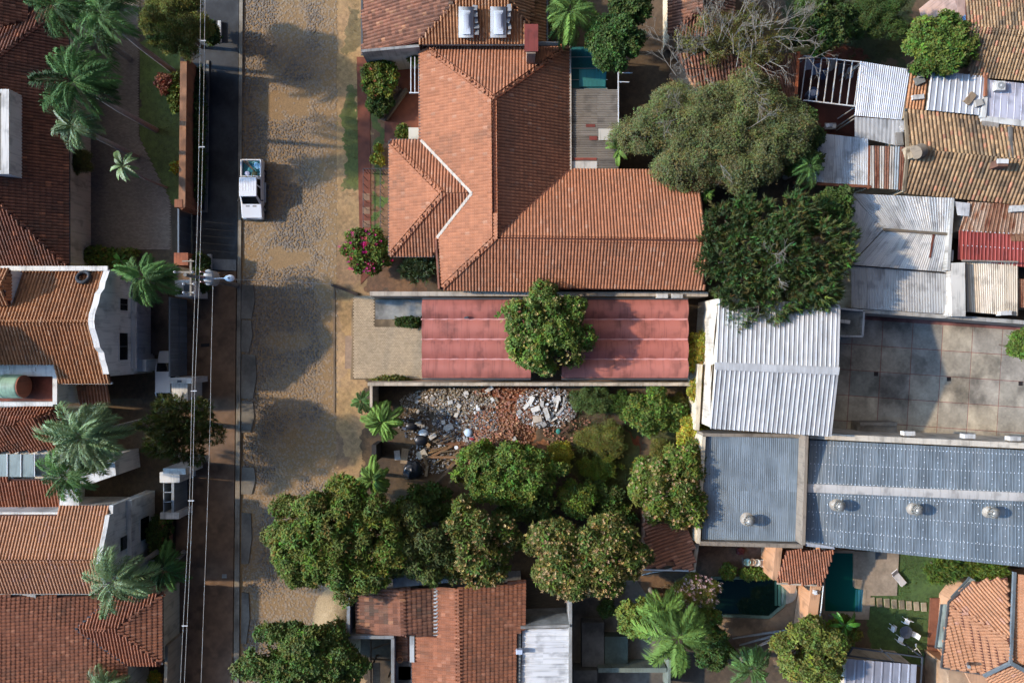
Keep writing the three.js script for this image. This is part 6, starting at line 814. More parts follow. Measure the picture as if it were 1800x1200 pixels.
// ---------- power pole ----------
{
  const t = thing('power_pole', 'concrete power pole with crossarms, transformer and insulators at the pavement kerb', 'pole', V(-22.1, 0.1, -4.5)); const X = -22.1, Z = -4.5, gm = M('#8f8d87', 0.9, 'concrete'), am = M('#a8a296', 0.85, 'wood');
  part(t, 'shaft', bar(V(X, 0, Z), V(X, 8.9, Z), 0.19, 0.12, 12), gm);
  part(t, 'crossarm', box(X - 0.15, 8.6, Z - 0.2, 1.4, 0.12, 0.12), am); part(t, 'crossarm', box(X, 8.0, Z + 0.1, 0.12, 0.12, 2.5), am); part(t, 'crossarm', box(X - 0.1, 8.1, Z + 0.55, 0.9, 0.08, 0.08), am); part(t, 'crossarm', box(X - 0.1, 8.1, Z + 1.15, 0.9, 0.08, 0.08), am); part(t, 'crossarm', box(X - 0.1, 8.2, Z - 1.0, 0.8, 0.08, 0.08), am);
  for (const [dx, dz, y] of [[-0.75, -0.2, 8.72], [0.45, -0.2, 8.72], [-0.4, 0.55, 8.18], [0.3, 0.55, 8.18], [-0.4, 1.15, 8.18], [0.3, 1.15, 8.18]]) { const g = new THREE.LatheGeometry([[0, 0], [0.05, 0], [0.09, 0.03], [0.05, 0.06], [0.08, 0.09], [0.05, 0.12], [0.04, 0.2], [0, 0.21]].map(p => new THREE.Vector2(...p)), 12); g.translate(X + dx, y, Z + dz); part(t, 'insulator', g, M('#d8d6cf', 0.3)); }
  const tr = part(t, 'transformer', (() => { const g = new THREE.LatheGeometry([[0, 0], [0.36, 0], [0.4, 0.05], [0.4, 1.05], [0.42, 1.08], [0.3, 1.18], [0, 1.2]].map(p => new THREE.Vector2(...p)), 20); g.scale(0.9, 1, 1.35); g.translate(X + 0.78, 6.0, Z); return g; })(), M('#a9adad', 0.5, 'metal'));
  for (let i = 0; i < 3; i++) part(tr, 'bushing', bar(V(X + 0.55, 7.1, Z - 0.35 + i * 0.35), V(X + 0.42, 7.55, Z - 0.35 + i * 0.35), 0.07, 0.04), M('#96564f', 0.4)); part(tr, 'bracket', merge([box(X + 0.3, 6.3, Z, 0.5, 0.08, 0.3), box(X + 0.3, 6.9, Z, 0.5, 0.08, 0.3)]), gm);
}
{ const t = thing('street_lamp', 'street lamp arm with white head reaching over the cobbles', 'street lamp', V(-22, 7, -4.35)); part(t, 'arm', bar(V(-21.9, 6.9, -4.4), V(-20.1, 7.3, -4.42), 0.035), M('#c9c9c6', 0.4)); const g = new THREE.SphereGeometry(0.5, 18, 10); const p = g.attributes.position; for (let i = 0; i < p.count; i++) { const x = p.getX(i); p.setXYZ(i, x * 0.72, Math.max(p.getY(i), -0.15) * 0.36, p.getZ(i) * (0.48 + 0.16 * x)); } g.computeVertexNormals(); g.translate(-19.75, 7.32, -4.42); part(t, 'lamp_head', g, M('#dcdcd8', 0.35)); part(t, 'photocell', bar(V(-19.75, 7.48, -4.42), V(-19.75, 7.58, -4.42), 0.05), M('#33363a', 0.4)); }
{
  const wire = (label, pts) => single('power_line', label, 'wire', tube(pts.map(([x, y, h]) => P(x, y, h)), 0.017, 120, 5), M('#9a958c', 0.6), 'overhead wires along the pavement');
  wire('overhead wire along the pavement, running over the pole crossarms', [[353, -60, 7.9], [350, 200, 7.5], [347, 380, 7.8], [343, 490, 8.3], [337, 690, 7.9], [332, 900, 7.6], [320, 1130, 7.6], [314, 1260, 7.7]]); wire('overhead wire along the pavement, running over the pole crossarms', [[361, -60, 7.9], [357, 200, 7.5], [353, 380, 7.8], [350, 490, 8.3], [342, 690, 7.9], [337, 900, 7.6], [327, 1130, 7.6], [321, 1260, 7.7]]);
  wire('overhead service wire leaving the transformer towards the red hipped house', [[374, 500, 6.8], [371, 620, 6.4], [369, 740, 6.3], [364, 900, 6.3], [358, 1060, 6.4], [351, 1260, 6.6]]); wire('thin wire slung from the lamp pole across the street to the garden wall', [[372, 490, 7.0], [480, 493, 5.8], [585, 500, 4.4]]);
  for (const [x, y] of [[354, 258], [340, 687], [335, 880], [324, 1100], [356, 71]]) { const p = P(x, y, 7.7); single('line_spacer', 'white spacer clipping the two pavement wires together', 'spacer', rbox(p.x, 7.64, p.z, 0.42, 0.06, 0.07, 0.02), M('#b9b9b4', 0.6), 'spacers on the overhead wires'); }
}
// ---------- vehicles ----------
const paint = new THREE.MeshPhysicalMaterial({ color: '#cfd0d0', roughness: 0.35, clearcoat: 0.6, clearcoatRoughness: 0.15 }), rubber = M('#1b1b1c', 0.85), rimM = M('#8f9194', 0.4, null, { metalness: 0.6 }), autoGlass = M('#0d1014', 0.08), blackTrim = M('#222325', 0.6);
const quad = (a, b, c, d) => slabQuad(a, b, c, d, 0.02);
function wheels(t, X, zs, hw, r) { for (const z of zs) for (const s of [-1, 1]) { const g = new THREE.TorusGeometry(r - 0.09, 0.1, 10, 24); g.rotateY(Math.PI / 2); g.translate(X + s * hw, r, z); const w = part(t, 'wheel', g, rubber); const d = new THREE.CylinderGeometry(r - 0.13, r - 0.13, 0.12, 18); d.rotateZ(Math.PI / 2); d.translate(X + s * hw, r, z); part(w, 'rim', d, rimM); } }
{
  const X = -20.62, z0 = -14.4, t = thing('pickup_truck', 'white extended-cab pickup truck parked at the kerb with a loaded bed', 'truck', V(X, 0.1, -12)); const prof = (pts, w, m, n, bev = 0.05) => { const s = new THREE.Shape(pts.map(p => new THREE.Vector2(...p))), g = new THREE.ExtrudeGeometry(s, { depth: w - bev * 2, bevelEnabled: true, bevelSize: bev, bevelThickness: bev, bevelSegments: 3 }); g.rotateY(-Math.PI / 2); g.translate(X + w / 2 - bev, 0.08, z0); return part(t, n, g, m); };
  prof([[1.5, 0.38], [4.5, 0.36], [4.58, 0.55], [4.56, 0.82], [3.55, 0.98], [1.5, 1.0]], 1.62, paint, 'body');
  part(t, 'bed', merge([box(X, 0.5, z0 + 0.78, 1.5, 0.14, 1.5), rbox(X - 0.77, 0.45, z0 + 0.78, 0.12, 0.72, 1.5, 0.04), rbox(X + 0.77, 0.45, z0 + 0.78, 0.12, 0.72, 1.5, 0.04), rbox(X, 0.45, z0 + 0.06, 1.5, 0.7, 0.1, 0.03), rbox(X, 0.5, z0 + 1.5, 1.5, 0.75, 0.06, 0.02)]), paint);
  // cab: tapered greenhouse
  const yb = 1.06, yt = 1.72, b = [1.5, 3.6], tp = [1.62, 3.05], wb = 0.79, wt = 0.66, c = (x, y, z) => V(X + x, y, z0 + z);
  const cab = [c(-wb, yb, b[0]), c(wb, yb, b[0]), c(wb, yb, b[1]), c(-wb, yb, b[1]), c(-wt, yt, tp[0]), c(wt, yt, tp[0]), c(wt, yt, tp[1]), c(-wt, yt, tp[1])];
  part(t, 'cab', geo(cab.flatMap(p => p.toArray()), [0, 1, 5, 0, 5, 4, 1, 2, 6, 1, 6, 5, 2, 3, 7, 2, 7, 6, 3, 0, 4, 3, 4, 7]).toNonIndexed(), paint);
  part(t, 'roof', rbox(X, yt - 0.03, z0 + (tp[0] + tp[1]) / 2, wt * 2 + 0.04, 0.09, tp[1] - tp[0] + 0.06, 0.04), paint); for (let i = -2; i <= 2; i++) part(t, 'roof_rib', rbox(X + i * 0.21, yt + 0.05, z0 + 2.2, 0.05, 0.018, 0.95, 0.008), paint);
  const face = (i, j, k, l, u0, u1, v0, v1, off, n) => { const A = cab[i], B = cab[j], C = cab[k], D = cab[l], at = (u, v) => A.clone().multiplyScalar((1 - u) * (1 - v)).addScaledVector(B, u * (1 - v)).addScaledVector(C, u * v).addScaledVector(D, (1 - u) * v).add(off); return part(t, n, quad(at(u0, v0), at(u1, v0), at(u1, v1), at(u0, v1)), autoGlass); };
  face(3, 2, 6, 7, 0.07, 0.93, 0.1, 0.93, V(0, 0.012, 0.012), 'windscreen'); face(0, 1, 5, 4, 0.1, 0.9, 0.2, 0.85, V(0, 0.01, -0.012), 'rear_window');
  for (const [i, j, k, l, s] of [[1, 2, 6, 5, 1], [0, 3, 7, 4, -1]]) { face(i, j, k, l, 0.06, 0.34, 0.18, 0.88, V(0.012 * s, 0.01, 0), 'side_window'); face(i, j, k, l, 0.42, 0.9, 0.15, 0.88, V(0.012 * s, 0.01, 0), 'side_window'); }
  wheels(t, X, [z0 + 0.95, z0 + 3.85], 0.74, 0.34); part(t, 'bumper', rbox(X, 0.42, z0 + 4.62, 1.62, 0.22, 0.12, 0.05), M('#b0b1b1', 0.5)); part(t, 'bumper', rbox(X, 0.42, z0 - 0.05, 1.5, 0.14, 0.1, 0.04), M('#9a9b9b', 0.5)); for (const s of [-1, 1]) { part(t, 'headlight', rbox(X + s * 0.62, 0.66, z0 + 4.62, 0.32, 0.18, 0.06, 0.02), M('#c9d2d6', 0.15)); part(t, 'mirror', rbox(X + s * 0.92, 1.14, z0 + 3.3, 0.2, 0.16, 0.1, 0.04), blackTrim); part(t, 'hood_vent', box(X + s * 0.27, 1.075, z0 + 3.72, 0.3, 0.02, 0.07), blackTrim); part(t, 'running_board', rbox(X + s * 0.88, 0.42, z0 + 2.5, 0.12, 0.05, 1.6, 0.02), M('#a8aaaa', 0.5)); }
  part(t, 'head_rack', merge([box(X, 1.2, z0 + 1.44, 1.46, 0.06, 0.06), box(X, 1.5, z0 + 1.44, 1.46, 0.05, 0.06), ...[-0.7, -0.25, 0.25, 0.7].map(x => box(X + x, 1.05, z0 + 1.44, 0.05, 0.5, 0.05))]), M('#b9b9b5', 0.5));
  // load
  const L = (n, lab, g, m) => single(n, lab, n === 'tarp' ? 'tarp' : n === 'plank' ? 'plank' : 'bag', g, m); L('tarp', 'teal tarpaulin spread in the bed of the white pickup', (() => { const g = new THREE.PlaneGeometry(1.36, 1.3, 14, 14); g.rotateX(-Math.PI / 2); const p = g.attributes.position; for (let i = 0; i < p.count; i++) p.setY(i, 0.84 + 0.16 * vn(p.getX(i) * 5 + 9, p.getZ(i) * 5 + 9, 64, 3)); g.computeVertexNormals(); g.translate(X, 0, z0 + 0.78); return g; })(), M('#1f6f77', 0.6)); L('bag', 'pale blue bag lying on the tarpaulin in the pickup bed', new THREE.SphereGeometry(0.26, 12, 8).scale(0.9, 0.28, 1.2).rotateY(0.5).translate(X + 0.42, 1.0, z0 + 0.5), M('#86b4c6', 0.6)); L('bag', 'lilac-white sack beside the tarpaulin in the pickup bed', new THREE.SphereGeometry(0.2, 12, 8).scale(1.2, 0.3, 0.9).translate(X - 0.35, 0.98, z0 + 1.1), M('#aab2cf', 0.7)); L('bag', 'olive net bag at the cab end of the pickup bed', new THREE.SphereGeometry(0.24, 12, 8).scale(1, 0.5, 1).translate(X + 0.25, 1.02, z0 + 1.15), M('#595a3a', 0.9)); [[0.7, 'long brown board lying diagonally across the pickup bed', '#6f5844'], [0.95, 'shorter grey board beside the bags in the pickup bed', '#857764']].forEach(([a, lab, cc], i) => L('plank', lab, box(X - 0.15 + i * 0.1, 1.1 + i * 0.04, z0 + 0.55, 1.15 - i * 0.2, 0.03, 0.1, -a), M(cc, 0.9, 'wood')));
}
{
  const X = -27.42, t = thing('parked_car', 'white hatchback car parked behind the grey sliding gate', 'car', V(X, 0, 2.7)); const z0 = 0.75, Lc = 3.9; const c = (x, y, z) => V(X + x, y, z0 + z);
  // lofted body of rounded sections
  const secs = [[0, 0.55, 0.35, 0.62], [0.12, 0.72, 0.3, 0.76], [0.9, 0.8, 0.28, 0.92], [1.25, 0.82, 0.28, 0.98], [2.8, 0.82, 0.28, 1.0], [3.6, 0.8, 0.3, 0.98], [3.86, 0.68, 0.38, 0.85]]; const pos = [], idx = [], n = 16;
  for (const [z, hw, y0, y1] of secs) for (let i = 0; i < n; i++) { const a = i / n * 6.283, cx = Math.sign(Math.cos(a)) * Math.pow(Math.abs(Math.cos(a)), 0.45), cy = Math.sign(Math.sin(a)) * Math.pow(Math.abs(Math.sin(a)), 0.45); pos.push(X + cx * hw, (y0 + y1) / 2 + cy * (y1 - y0) / 2, z0 + z); } for (let s = 0; s < secs.length - 1; s++) for (let i = 0; i < n; i++) { const a = s * n + i, b = s * n + (i + 1) % n; idx.push(a, b, a + n, b, b + n, a + n); } for (let i = 1; i < n - 1; i++) { idx.push(0, i + 1, i); const e = (secs.length - 1) * n; idx.push(e, e + i, e + i + 1); } part(t, 'body', geo(pos, idx), paint);
  const yb = 0.95, yt = 1.42, cab = [c(-0.74, yb, 0.95), c(0.74, yb, 0.95), c(0.74, yb, 3.75), c(-0.74, yb, 3.75), c(-0.58, yt, 1.65), c(0.58, yt, 1.65), c(0.58, yt, 3.25), c(-0.58, yt, 3.25)]; part(t, 'cabin_glass', geo(cab.flatMap(p => p.toArray()), [0, 1, 5, 0, 5, 4, 1, 2, 6, 1, 6, 5, 2, 3, 7, 2, 7, 6, 3, 0, 4, 3, 4, 7]).toNonIndexed(), autoGlass); part(t, 'roof', rbox(X, yt - 0.03, z0 + 2.45, 1.2, 0.1, 1.68, 0.05), paint); for (const s of [-1, 1]) { part(t, 'pillar', merge([beam(c(0.73 * s, yb, 0.97), c(0.58 * s, yt, 1.65), 0.09, 0.06), beam(c(0.75 * s, yb, 2.4), c(0.59 * s, yt, 2.4), 0.07, 0.06), beam(c(0.73 * s, yb, 3.73), c(0.58 * s, yt, 3.25), 0.1, 0.06)]), paint); part(t, 'mirror', rbox(X + s * 0.88, 0.98, z0 + 1.2, 0.16, 0.12, 0.1, 0.04), paint); part(t, 'headlight', rbox(X + s * 0.5, 0.62, z0 + 0.08, 0.3, 0.14, 0.12, 0.04), M('#c9d2d6', 0.15)); } wheels(t, X, [z0 + 0.75, z0 + 3.1], 0.74, 0.3);
}
// ---------- rubble lot ----------
function chunk(s, fl = 0.5) { const g = new THREE.DodecahedronGeometry(s, 0), p = g.attributes.position, m = {}; for (let i = 0; i < p.count; i++) { const k = [p.getX(i), p.getY(i), p.getZ(i)].map(v => v.toFixed(3)).join(); m[k] ??= rr(0.65, 1.25); p.setXYZ(i, p.getX(i) * m[k], p.getY(i) * m[k] * fl, p.getZ(i) * m[k] * rr(1, 1)); } g.computeVertexNormals(); return g; }
{
  const heap = (x, z) => { const px = 900 + x * F / H, py = 600 + z * F / H; return 0.55 * Math.exp(-(((px - 790) / 70) ** 2) - ((py - 705) / 22) ** 2) + 0.7 * Math.exp(-(((px - 885) / 55) ** 2) - ((py - 745) / 45) ** 2) + 0.6 * Math.exp(-(((px - 960) / 45) ** 2) - ((py - 715) / 25) ** 2) + 0.5 * Math.exp(-(((px - 835) / 18) ** 2) - ((py - 805) / 14) ** 2) + 0.3 * fbm(x * 0.9 + 60, z * 0.9 + 60, 256, 3, 3) * sm(690, 720, px) * sm(1040, 1000, px) * sm(680, 690, py) * sm(850, 820, py); };
  const a = P(690, 682), b = P(1045, 850), n = 90, m = 44, pos = [], idx = [], uv = []; for (let j = 0; j <= m; j++) for (let i = 0; i <= n; i++) { const x = lerp(a.x, b.x, i / n), z = lerp(a.z, b.z, j / m); pos.push(x, heap(x, z) - 0.03, z); uv.push((x + GW / 2) / GW, (z + GD / 2) / GD); } for (let j = 0; j < m; j++) for (let i = 0; i < n; i++) { const q = j * (n + 1) + i; idx.push(q, q + n + 1, q + 1, q + 1, q + n + 1, q + n + 2); }
  const g = geo(pos, idx); g.setAttribute('uv', new THREE.Float32BufferAttribute(uv, 2)); const o = sh(new THREE.Mesh(g, scene.children.find(c => c.name === 'ground').material)); o.name = 'rubble_mound'; o.userData = { kind: 'structure' }; scene.add(o);
  const bits = [chunk(0.07, 0.6), chunk(0.06, 0.4), uvBox(new THREE.BoxGeometry(0.16, 0.05, 0.1))].map(g => uvBox(g)), it = [[], [], []];
  const spots = [[790, 705, 75, 20, 1500, 'tan'], [765, 745, 60, 28, 500, 'mix'], [820, 740, 50, 35, 900, 'mix'], [885, 750, 48, 42, 1500, 'red'], [960, 715, 48, 32, 1300, 'white'], [835, 805, 18, 13, 600, 'brick'], [755, 805, 42, 24, 500, 'mix'], [1000, 760, 40, 30, 250, 'red'], [900, 690, 60, 8, 250, 'red']];
  const PAL = { tan: [[0.3, 0.22, 0.13], [0.42, 0.38, 0.32], [0.2, 0.16, 0.11]], mix: [[0.22, 0.2, 0.17], [0.42, 0.41, 0.39], [0.13, 0.11, 0.09], [0.1, 0.11, 0.13], [0.2, 0.15, 0.1]], red: [[0.3, 0.13, 0.07], [0.36, 0.18, 0.1], [0.22, 0.11, 0.06]], white: [[0.4, 0.39, 0.36], [0.28, 0.26, 0.23], [0.55, 0.53, 0.5], [0.2, 0.15, 0.11], [0.24, 0.13, 0.08]], brick: [[0.42, 0.24, 0.14], [0.5, 0.32, 0.2], [0.35, 0.2, 0.11]] };
  for (const [cx, cy, rx, ry, N, pal] of spots) for (let i = 0; i < N; i++) { const r = Math.sqrt(rnd()) * 1.15, t = rnd() * 6.28, p = P(cx + Math.cos(t) * rx * r, cy + Math.sin(t) * ry * r), s = rr(0.4, 1.2) * (rnd() < 0.08 ? 1.9 : 1); if (900 + p.z < 0) continue; if (p.z < P(0, 682).z) continue; const k = Math.floor(rnd() * 3); it[k].push([new THREE.Matrix4().compose(V(p.x, heap(p.x, p.z) + 0.02 + rr(0, 0.05), p.z), new THREE.Quaternion().setFromEuler(new THREE.Euler(rr(-0.7, 0.7), rnd() * 6, rr(-0.7, 0.7))), V(s, s, s)), jit(pick(PAL[pal]), 0.03, 0.1, 0.3)]); }
  it.forEach((q, i) => stuff('rubble', ['rounded rubble crumbs strewn over the empty lot', 'flat rubble crumbs strewn over the empty lot', 'broken brick bits strewn over the empty lot'][i], 'rubble', bits[i], new THREE.MeshStandardMaterial({ color: 0xffffff, roughness: 0.95 }), q));
  // single pieces one can pick out
  const put = (n, lab, cat, px, py, g, m, dy = 0.05, grp) => { const p = P(px, py), y = heap(p.x, p.z) + dy; g.translate(p.x, y, p.z); single(n, lab, cat, g, m, grp); };
  const slabCols = ['#c9c6bf', '#bdbab4', '#d8d5cc', '#a9a69f', '#b9ab98'];
  for (const [x, y, w, d, r, c] of [[793, 705, 0.4, 0.32, 0.2, 2], [808, 712, 0.35, 0.3, 0.9, 0], [841, 714, 0.28, 0.28, 0, 2], [803, 727, 0.5, 0.3, 1.2, 2], [780, 741, 0.3, 0.35, 0.1, 0], [789, 750, 0.7, 0.5, 0.5, 1], [761, 766, 0.6, 0.35, 0.6, 2], [736, 744, 0.5, 0.35, 0.4, 2], [744, 748, 0.3, 0.25, 0.1, 0], [933, 703, 0.8, 0.35, 1.1, 2], [925, 712, 0.6, 0.3, 0.8, 0], [941, 717, 0.7, 0.4, 0.3, 2], [952, 708, 0.5, 0.3, 1.5, 3], [960, 724, 0.35, 0.9, 0.3, 2], [944, 734, 0.7, 0.55, 0.2, 4], [954, 742, 0.4, 0.6, 0.6, 0], [968, 730, 0.8, 0.2, 1.0, 2], [978, 712, 0.9, 0.15, 1.3, 2], [985, 720, 0.7, 0.18, 0.9, 0], [990, 705, 0.8, 0.14, 1.5, 3], [978, 700, 0.6, 0.5, 0.1, 2], [973, 735, 0.6, 0.2, 0.5, 2], [913, 722, 0.4, 0.35, 0.7, 3], [904, 768, 0.3, 0.3, 0.4, 1], [736, 722, 0.35, 0.2, 1.2, 2], [735, 705, 0.3, 0.25, 1.0, 1], [860, 684, 0.7, 0.3, 0.6, 0], [820, 690, 0.4, 0.3, 0.3, 2], [820, 772, 0.3, 0.3, 0.3, 1], [762, 700, 0.45, 0.3, 0.9, 3]]) put('broken_slab', 'broken pale slab lying among the lot rubble', 'slab', x, y, (() => { const g = rbox(0, 0, 0, w, 0.06, d, 0.012); g.rotateX(rr(-0.3, 0.3)); g.rotateY(r); return g; })(), M(slabCols[c], 0.85, 'grime'), 0.1, 'broken slabs in the rubble');
  for (const [x0, y0, x1, y1, w, c, lab] of [[751, 802, 815, 801, 0.18, '#8a6a4a', 'long straight brown beam lying across the plank pile'], [812, 800, 752, 862, 0.16, '#7d6a55', 'longest plank slanting away from the pile into the thicket'], [826, 799, 790, 848, 0.16, '#9a8266', 'pale plank slanting beside the longest one'], [752, 796, 778, 786, 0.14, '#94774f', 'short tan plank on top of the pile'], [757, 790, 786, 784, 0.14, '#7f6443', 'brown plank near the top of the pile'], [760, 800, 795, 782, 0.2, '#8e6d4b', 'wide brown board leaning over the pile'], [775, 793, 815, 788, 0.1, '#75664f', 'thin grey batten across the pile'], [762, 775, 800, 760, 0.12, '#6f6250', 'dark batten reaching to the rubble mound'], [770, 778, 803, 766, 0.1, '#75695a', 'thin dark batten beside the rubble mound'], [752, 783, 756, 778, 0.3, '#a58a66', 'stub of tan board at the pile end'], [762, 815, 776, 806, 0.1, '#8a7a5c', 'short thin stick below the brown beam'], [786, 822, 796, 812, 0.12, '#9c7d58', 'orange-brown offcut under the slanting planks'], [749, 836, 752, 815, 0.22, '#a89c8a', 'pale upright board standing at the pile end'], [813, 790, 818, 798, 0.16, '#7c6248', 'stub of plank at the crossing of the long ones'], [797, 800, 806, 792, 0.09, '#9b8865', 'splintered lath between the planks'], [985, 760, 1000, 748, 0.14, '#6b4a38', 'dark plank at the far side of the red earth heap'], [990, 808, 1000, 793, 0.06, '#a9a49a', 'pale stick by the leafy lot tree']]) { const a = P(x0, y0), b = P(x1, y1); a.y = heap(a.x, a.z) + rr(0.14, 0.3); b.y = heap(b.x, b.z) + rr(0.12, 0.34); single('wooden_plank', lab, 'plank', beam(a, b, w, 0.05), M(c, 0.9, 'wood'), 'planks of the timber pile'); }
  put('cardboard_sheet', 'tan cardboard sheet standing at the plank pile', 'cardboard', 712, 800, box(0, 0, 0, 0.55, 0.03, 1.3, -0.15, 0.25), M('#ab9170', 0.9, 'fine'), 0.25); put('foam_board', 'white foam board under the tan cardboard', 'board', 699, 799, box(0, 0, 0, 0.45, 0.06, 0.75, 0.1), M('#d3d2cd', 0.8, 'fine'), 0.2); put('cardboard_sheet', 'curled beige cardboard beside the upright board', 'cardboard', 738, 812, (() => { const g = new THREE.CylinderGeometry(0.6, 0.6, 1.0, 12, 1, true, 0, 1.4); g.rotateX(Math.PI / 2); g.rotateZ(0.9); g.rotateY(0.4); return g; })(), M('#b5a183', 0.9, 'fine'), 0.0); put('cardboard_sheet', 'small pale cardboard piece on the rubbish by the planks', 'cardboard', 742, 797, box(0, 0, 0, 0.8, 0.04, 0.6, 0.5, 0.1), M('#c5b8a0', 0.9, 'fine'), 0.25);
  put('rubbish_bag', 'large black rubbish bag beside the tan cardboard', 'bag', 726, 824, (() => { const g = new THREE.SphereGeometry(0.75, 20, 14), p = g.attributes.position; for (let i = 0; i < p.count; i++) { const k = 0.85 + 0.3 * vn(p.getX(i) * 5 + 9, p.getZ(i) * 5 + p.getY(i) * 4 + 9, 64, 3); p.setXYZ(i, p.getX(i) * k, p.getY(i) * k * 0.55, p.getZ(i) * k); } g.computeVertexNormals(); return g; })(), M('#1b2027', 0.35), 0.25); put('rubbish_bag', 'small black rubbish bag above the plank pile', 'bag', 741, 773, new THREE.SphereGeometry(0.5, 14, 9).scale(1.1, 0.5, 0.9), M('#15181d', 0.4), 0.15); put('rubbish_bag', 'dark plastic bag below the cycad at the rubble edge', 'bag', 724, 748, new THREE.SphereGeometry(0.4, 14, 9).scale(1.2, 0.5, 0.9), M('#171a1f', 0.4), 0.1); put('plastic_bucket', 'white round plastic lid in the tan rubble', 'lid', 841, 715, (() => { const g = new THREE.CylinderGeometry(0.17, 0.15, 0.3, 16); g.rotateX(0.5); return g; })(), M('#dedcd4', 0.6), 0.2); put('plastic_bag', 'pale blue plastic bag in the middle of the rubble', 'bag', 824, 759, new THREE.SphereGeometry(0.34, 12, 9).scale(1, 0.6, 1), M('#a8bccb', 0.6), 0.15); put('plastic_bag', 'white crumpled bag beside the earth floor of the lot', 'bag', 745, 760, new THREE.SphereGeometry(0.36, 9, 7).scale(1.1, 0.5, 0.9), M('#b9c1c4', 0.6), 0.1); put('cloth_scrap', 'red scrap of cloth in the rubble', 'cloth', 830, 770, new THREE.SphereGeometry(0.16, 8, 6).scale(1.4, 0.4, 0.8), M('#8e2f2f', 0.9), 0.12); put('cloth_scrap', 'teal scrap of cloth beside the dark plank', 'cloth', 981, 757, new THREE.SphereGeometry(0.2, 8, 6).scale(1, 0.4, 1.2), M('#2f7466', 0.9), 0.1); put('broken_pot', 'white cup-shaped pot in the timber rubbish', 'pot', 803, 784, new THREE.CylinderGeometry(0.15, 0.11, 0.24, 14), M('#d8d6d0', 0.5), 0.35);
  put('fallen_beam', 'dark beam lying from the street kerb towards the canopy plot wall', 'beam', 606, 509, box(0, 0, 0, 2.3, 0.12, 0.2, -0.35), M('#4a3c33', 0.9, 'wood'), 0.05);
}
single('sand_heap', 'heap of pale builder sand beside the grey parapet', 'sand heap', (() => { const g = new THREE.PlaneGeometry(4.2, 7, 26, 36); g.rotateX(-Math.PI / 2); const p = g.attributes.position, c = P(588, 1100); for (let i = 0; i < p.count; i++) { const x = p.getX(i), z = p.getZ(i); p.setY(i, -0.05 + 0.9 * Math.exp(-((x - 0.3) ** 2) / 1.6 - (z * z) / 4.5) * (0.85 + 0.3 * vn(x * 2 + 9, z * 2 + 9, 64, 5))); } g.computeVertexNormals(); g.translate(c.x, 0, c.z); return g; })(), M('#b09871', 0.95, 'fine'));
{ const t = thing('timber_frame', 'rough timber scaffold frame beside the grey parapet and the sand', 'scaffold', P(668, 1165)); const m = M('#6f5a42', 0.9, 'wood'); for (const [x, y] of [[652, 1122], [683, 1122], [652, 1175], [683, 1190]]) { const p = P(x, y, 2.2); part(t, 'post', box(p.x, 0, p.z, 0.12, 2.2, 0.12), m); } part(t, 'rail', beam(P(652, 1122, 2.2), P(652, 1200, 2.2), 0.1, 0.1), m); part(t, 'rail', beam(P(650, 1158, 2.25), P(686, 1160, 2.25), 0.1, 0.1), m); part(t, 'rail', beam(P(655, 1140, 2.0), P(684, 1130, 2.2), 0.1, 0.08), m); part(t, 'deck_board', slabQuad(P(655, 1165, 2.2), P(668, 1165, 2.2), P(668, 1240, 2.2), P(655, 1240, 2.2), 0.05), M('#8c8474', 0.9, 'wood')); }
single('cable_coil', 'thin coil of cable on the grey porch slab', 'cable', new THREE.TorusGeometry(0.22, 0.02, 6, 24).rotateX(Math.PI / 2).translate(P(704, 1158, 3.6).x, 3.9, P(704, 1156, 3.6).z), M('#b5834f', 0.7));
// ---------- front garden of the orange house ----------
single('garden_kerb', 'diagonal low stone wall in the front garden of the orange house', 'wall', merge([wallSeg(P(714, 155, 0.5), P(677, 208, 0.5), 0.5, 0.25), wallSeg(P(677, 208, 0.5), P(668, 205, 0.5), 0.5, 0.2)]), M('#6e6459', 0.95, 'concrete'));
struct('brick_terrace', sheet([[676, 98], [735, 98], [745, 135], [735, 250], [676, 250], [676, 212], [714, 160], [676, 140]], 0.06), M('#7b4a36', 0.9, 'brick'));
{ const t = thing('iron_fence', 'thin dark railing around the grass squares before the orange house', 'fence', P(662, 390)), m = M('#3f4145', 0.6); for (const [x0, y0, x1, y1] of [[638, 296, 638, 415], [668, 296, 668, 415], [638, 296, 684, 296]]) { part(t, 'rail', pxWall(x0, y0, x1, y1, 1.6, 0.04, 1.56), m); part(t, 'rail', pxWall(x0, y0, x1, y1, 0.5, 0.03, 0.46), m); const n = 9; for (let i = 0; i <= n; i++) { const p = P(lerp(x0, x1, i / n), lerp(y0, y1, i / n), 1.6); part(t, 'baluster', box(p.x, 0, p.z, 0.03, 1.6, 0.03), m); } } }
for (let i = 0; i < 4; i++) struct('paving_square', sheet([[637, 340 + i * 24], [650, 340 + i * 24], [650, 352 + i * 24], [637, 352 + i * 24]], 0.04), M('#9a7a60', 0.9, 'concrete'));
// air conditioners
function acUnit(label, px, py, h, ry = 0, group, big = 1) { const c = P(px, py, h), t = thing('air_conditioner', label, 'air conditioner', V(c.x, h - 0.55, c.z), group), R = g => { g.translate(-c.x, 0, -c.z); g.rotateY(ry); g.translate(c.x, 0, c.z); return g; }; part(t, 'casing', R(rbox(c.x, h - 0.55, c.z, 0.85 * big, 0.55, 0.34 * big, 0.03)), M('#c4c4bf', 0.6, 'grime')); const f = new THREE.CylinderGeometry(0.19, 0.19, 0.02, 20); f.rotateX(Math.PI / 2); f.translate(c.x - 0.14, h - 0.28, c.z + 0.175 * big); part(t, 'fan_grille', R(f), M('#55585a', 0.5)); part(t, 'bracket', R(merge([box(c.x - 0.3, h - 0.6, c.z, 0.05, 0.05, 0.34), box(c.x + 0.3, h - 0.6, c.z, 0.05, 0.05, 0.34)])), M('#777', 0.6)); }
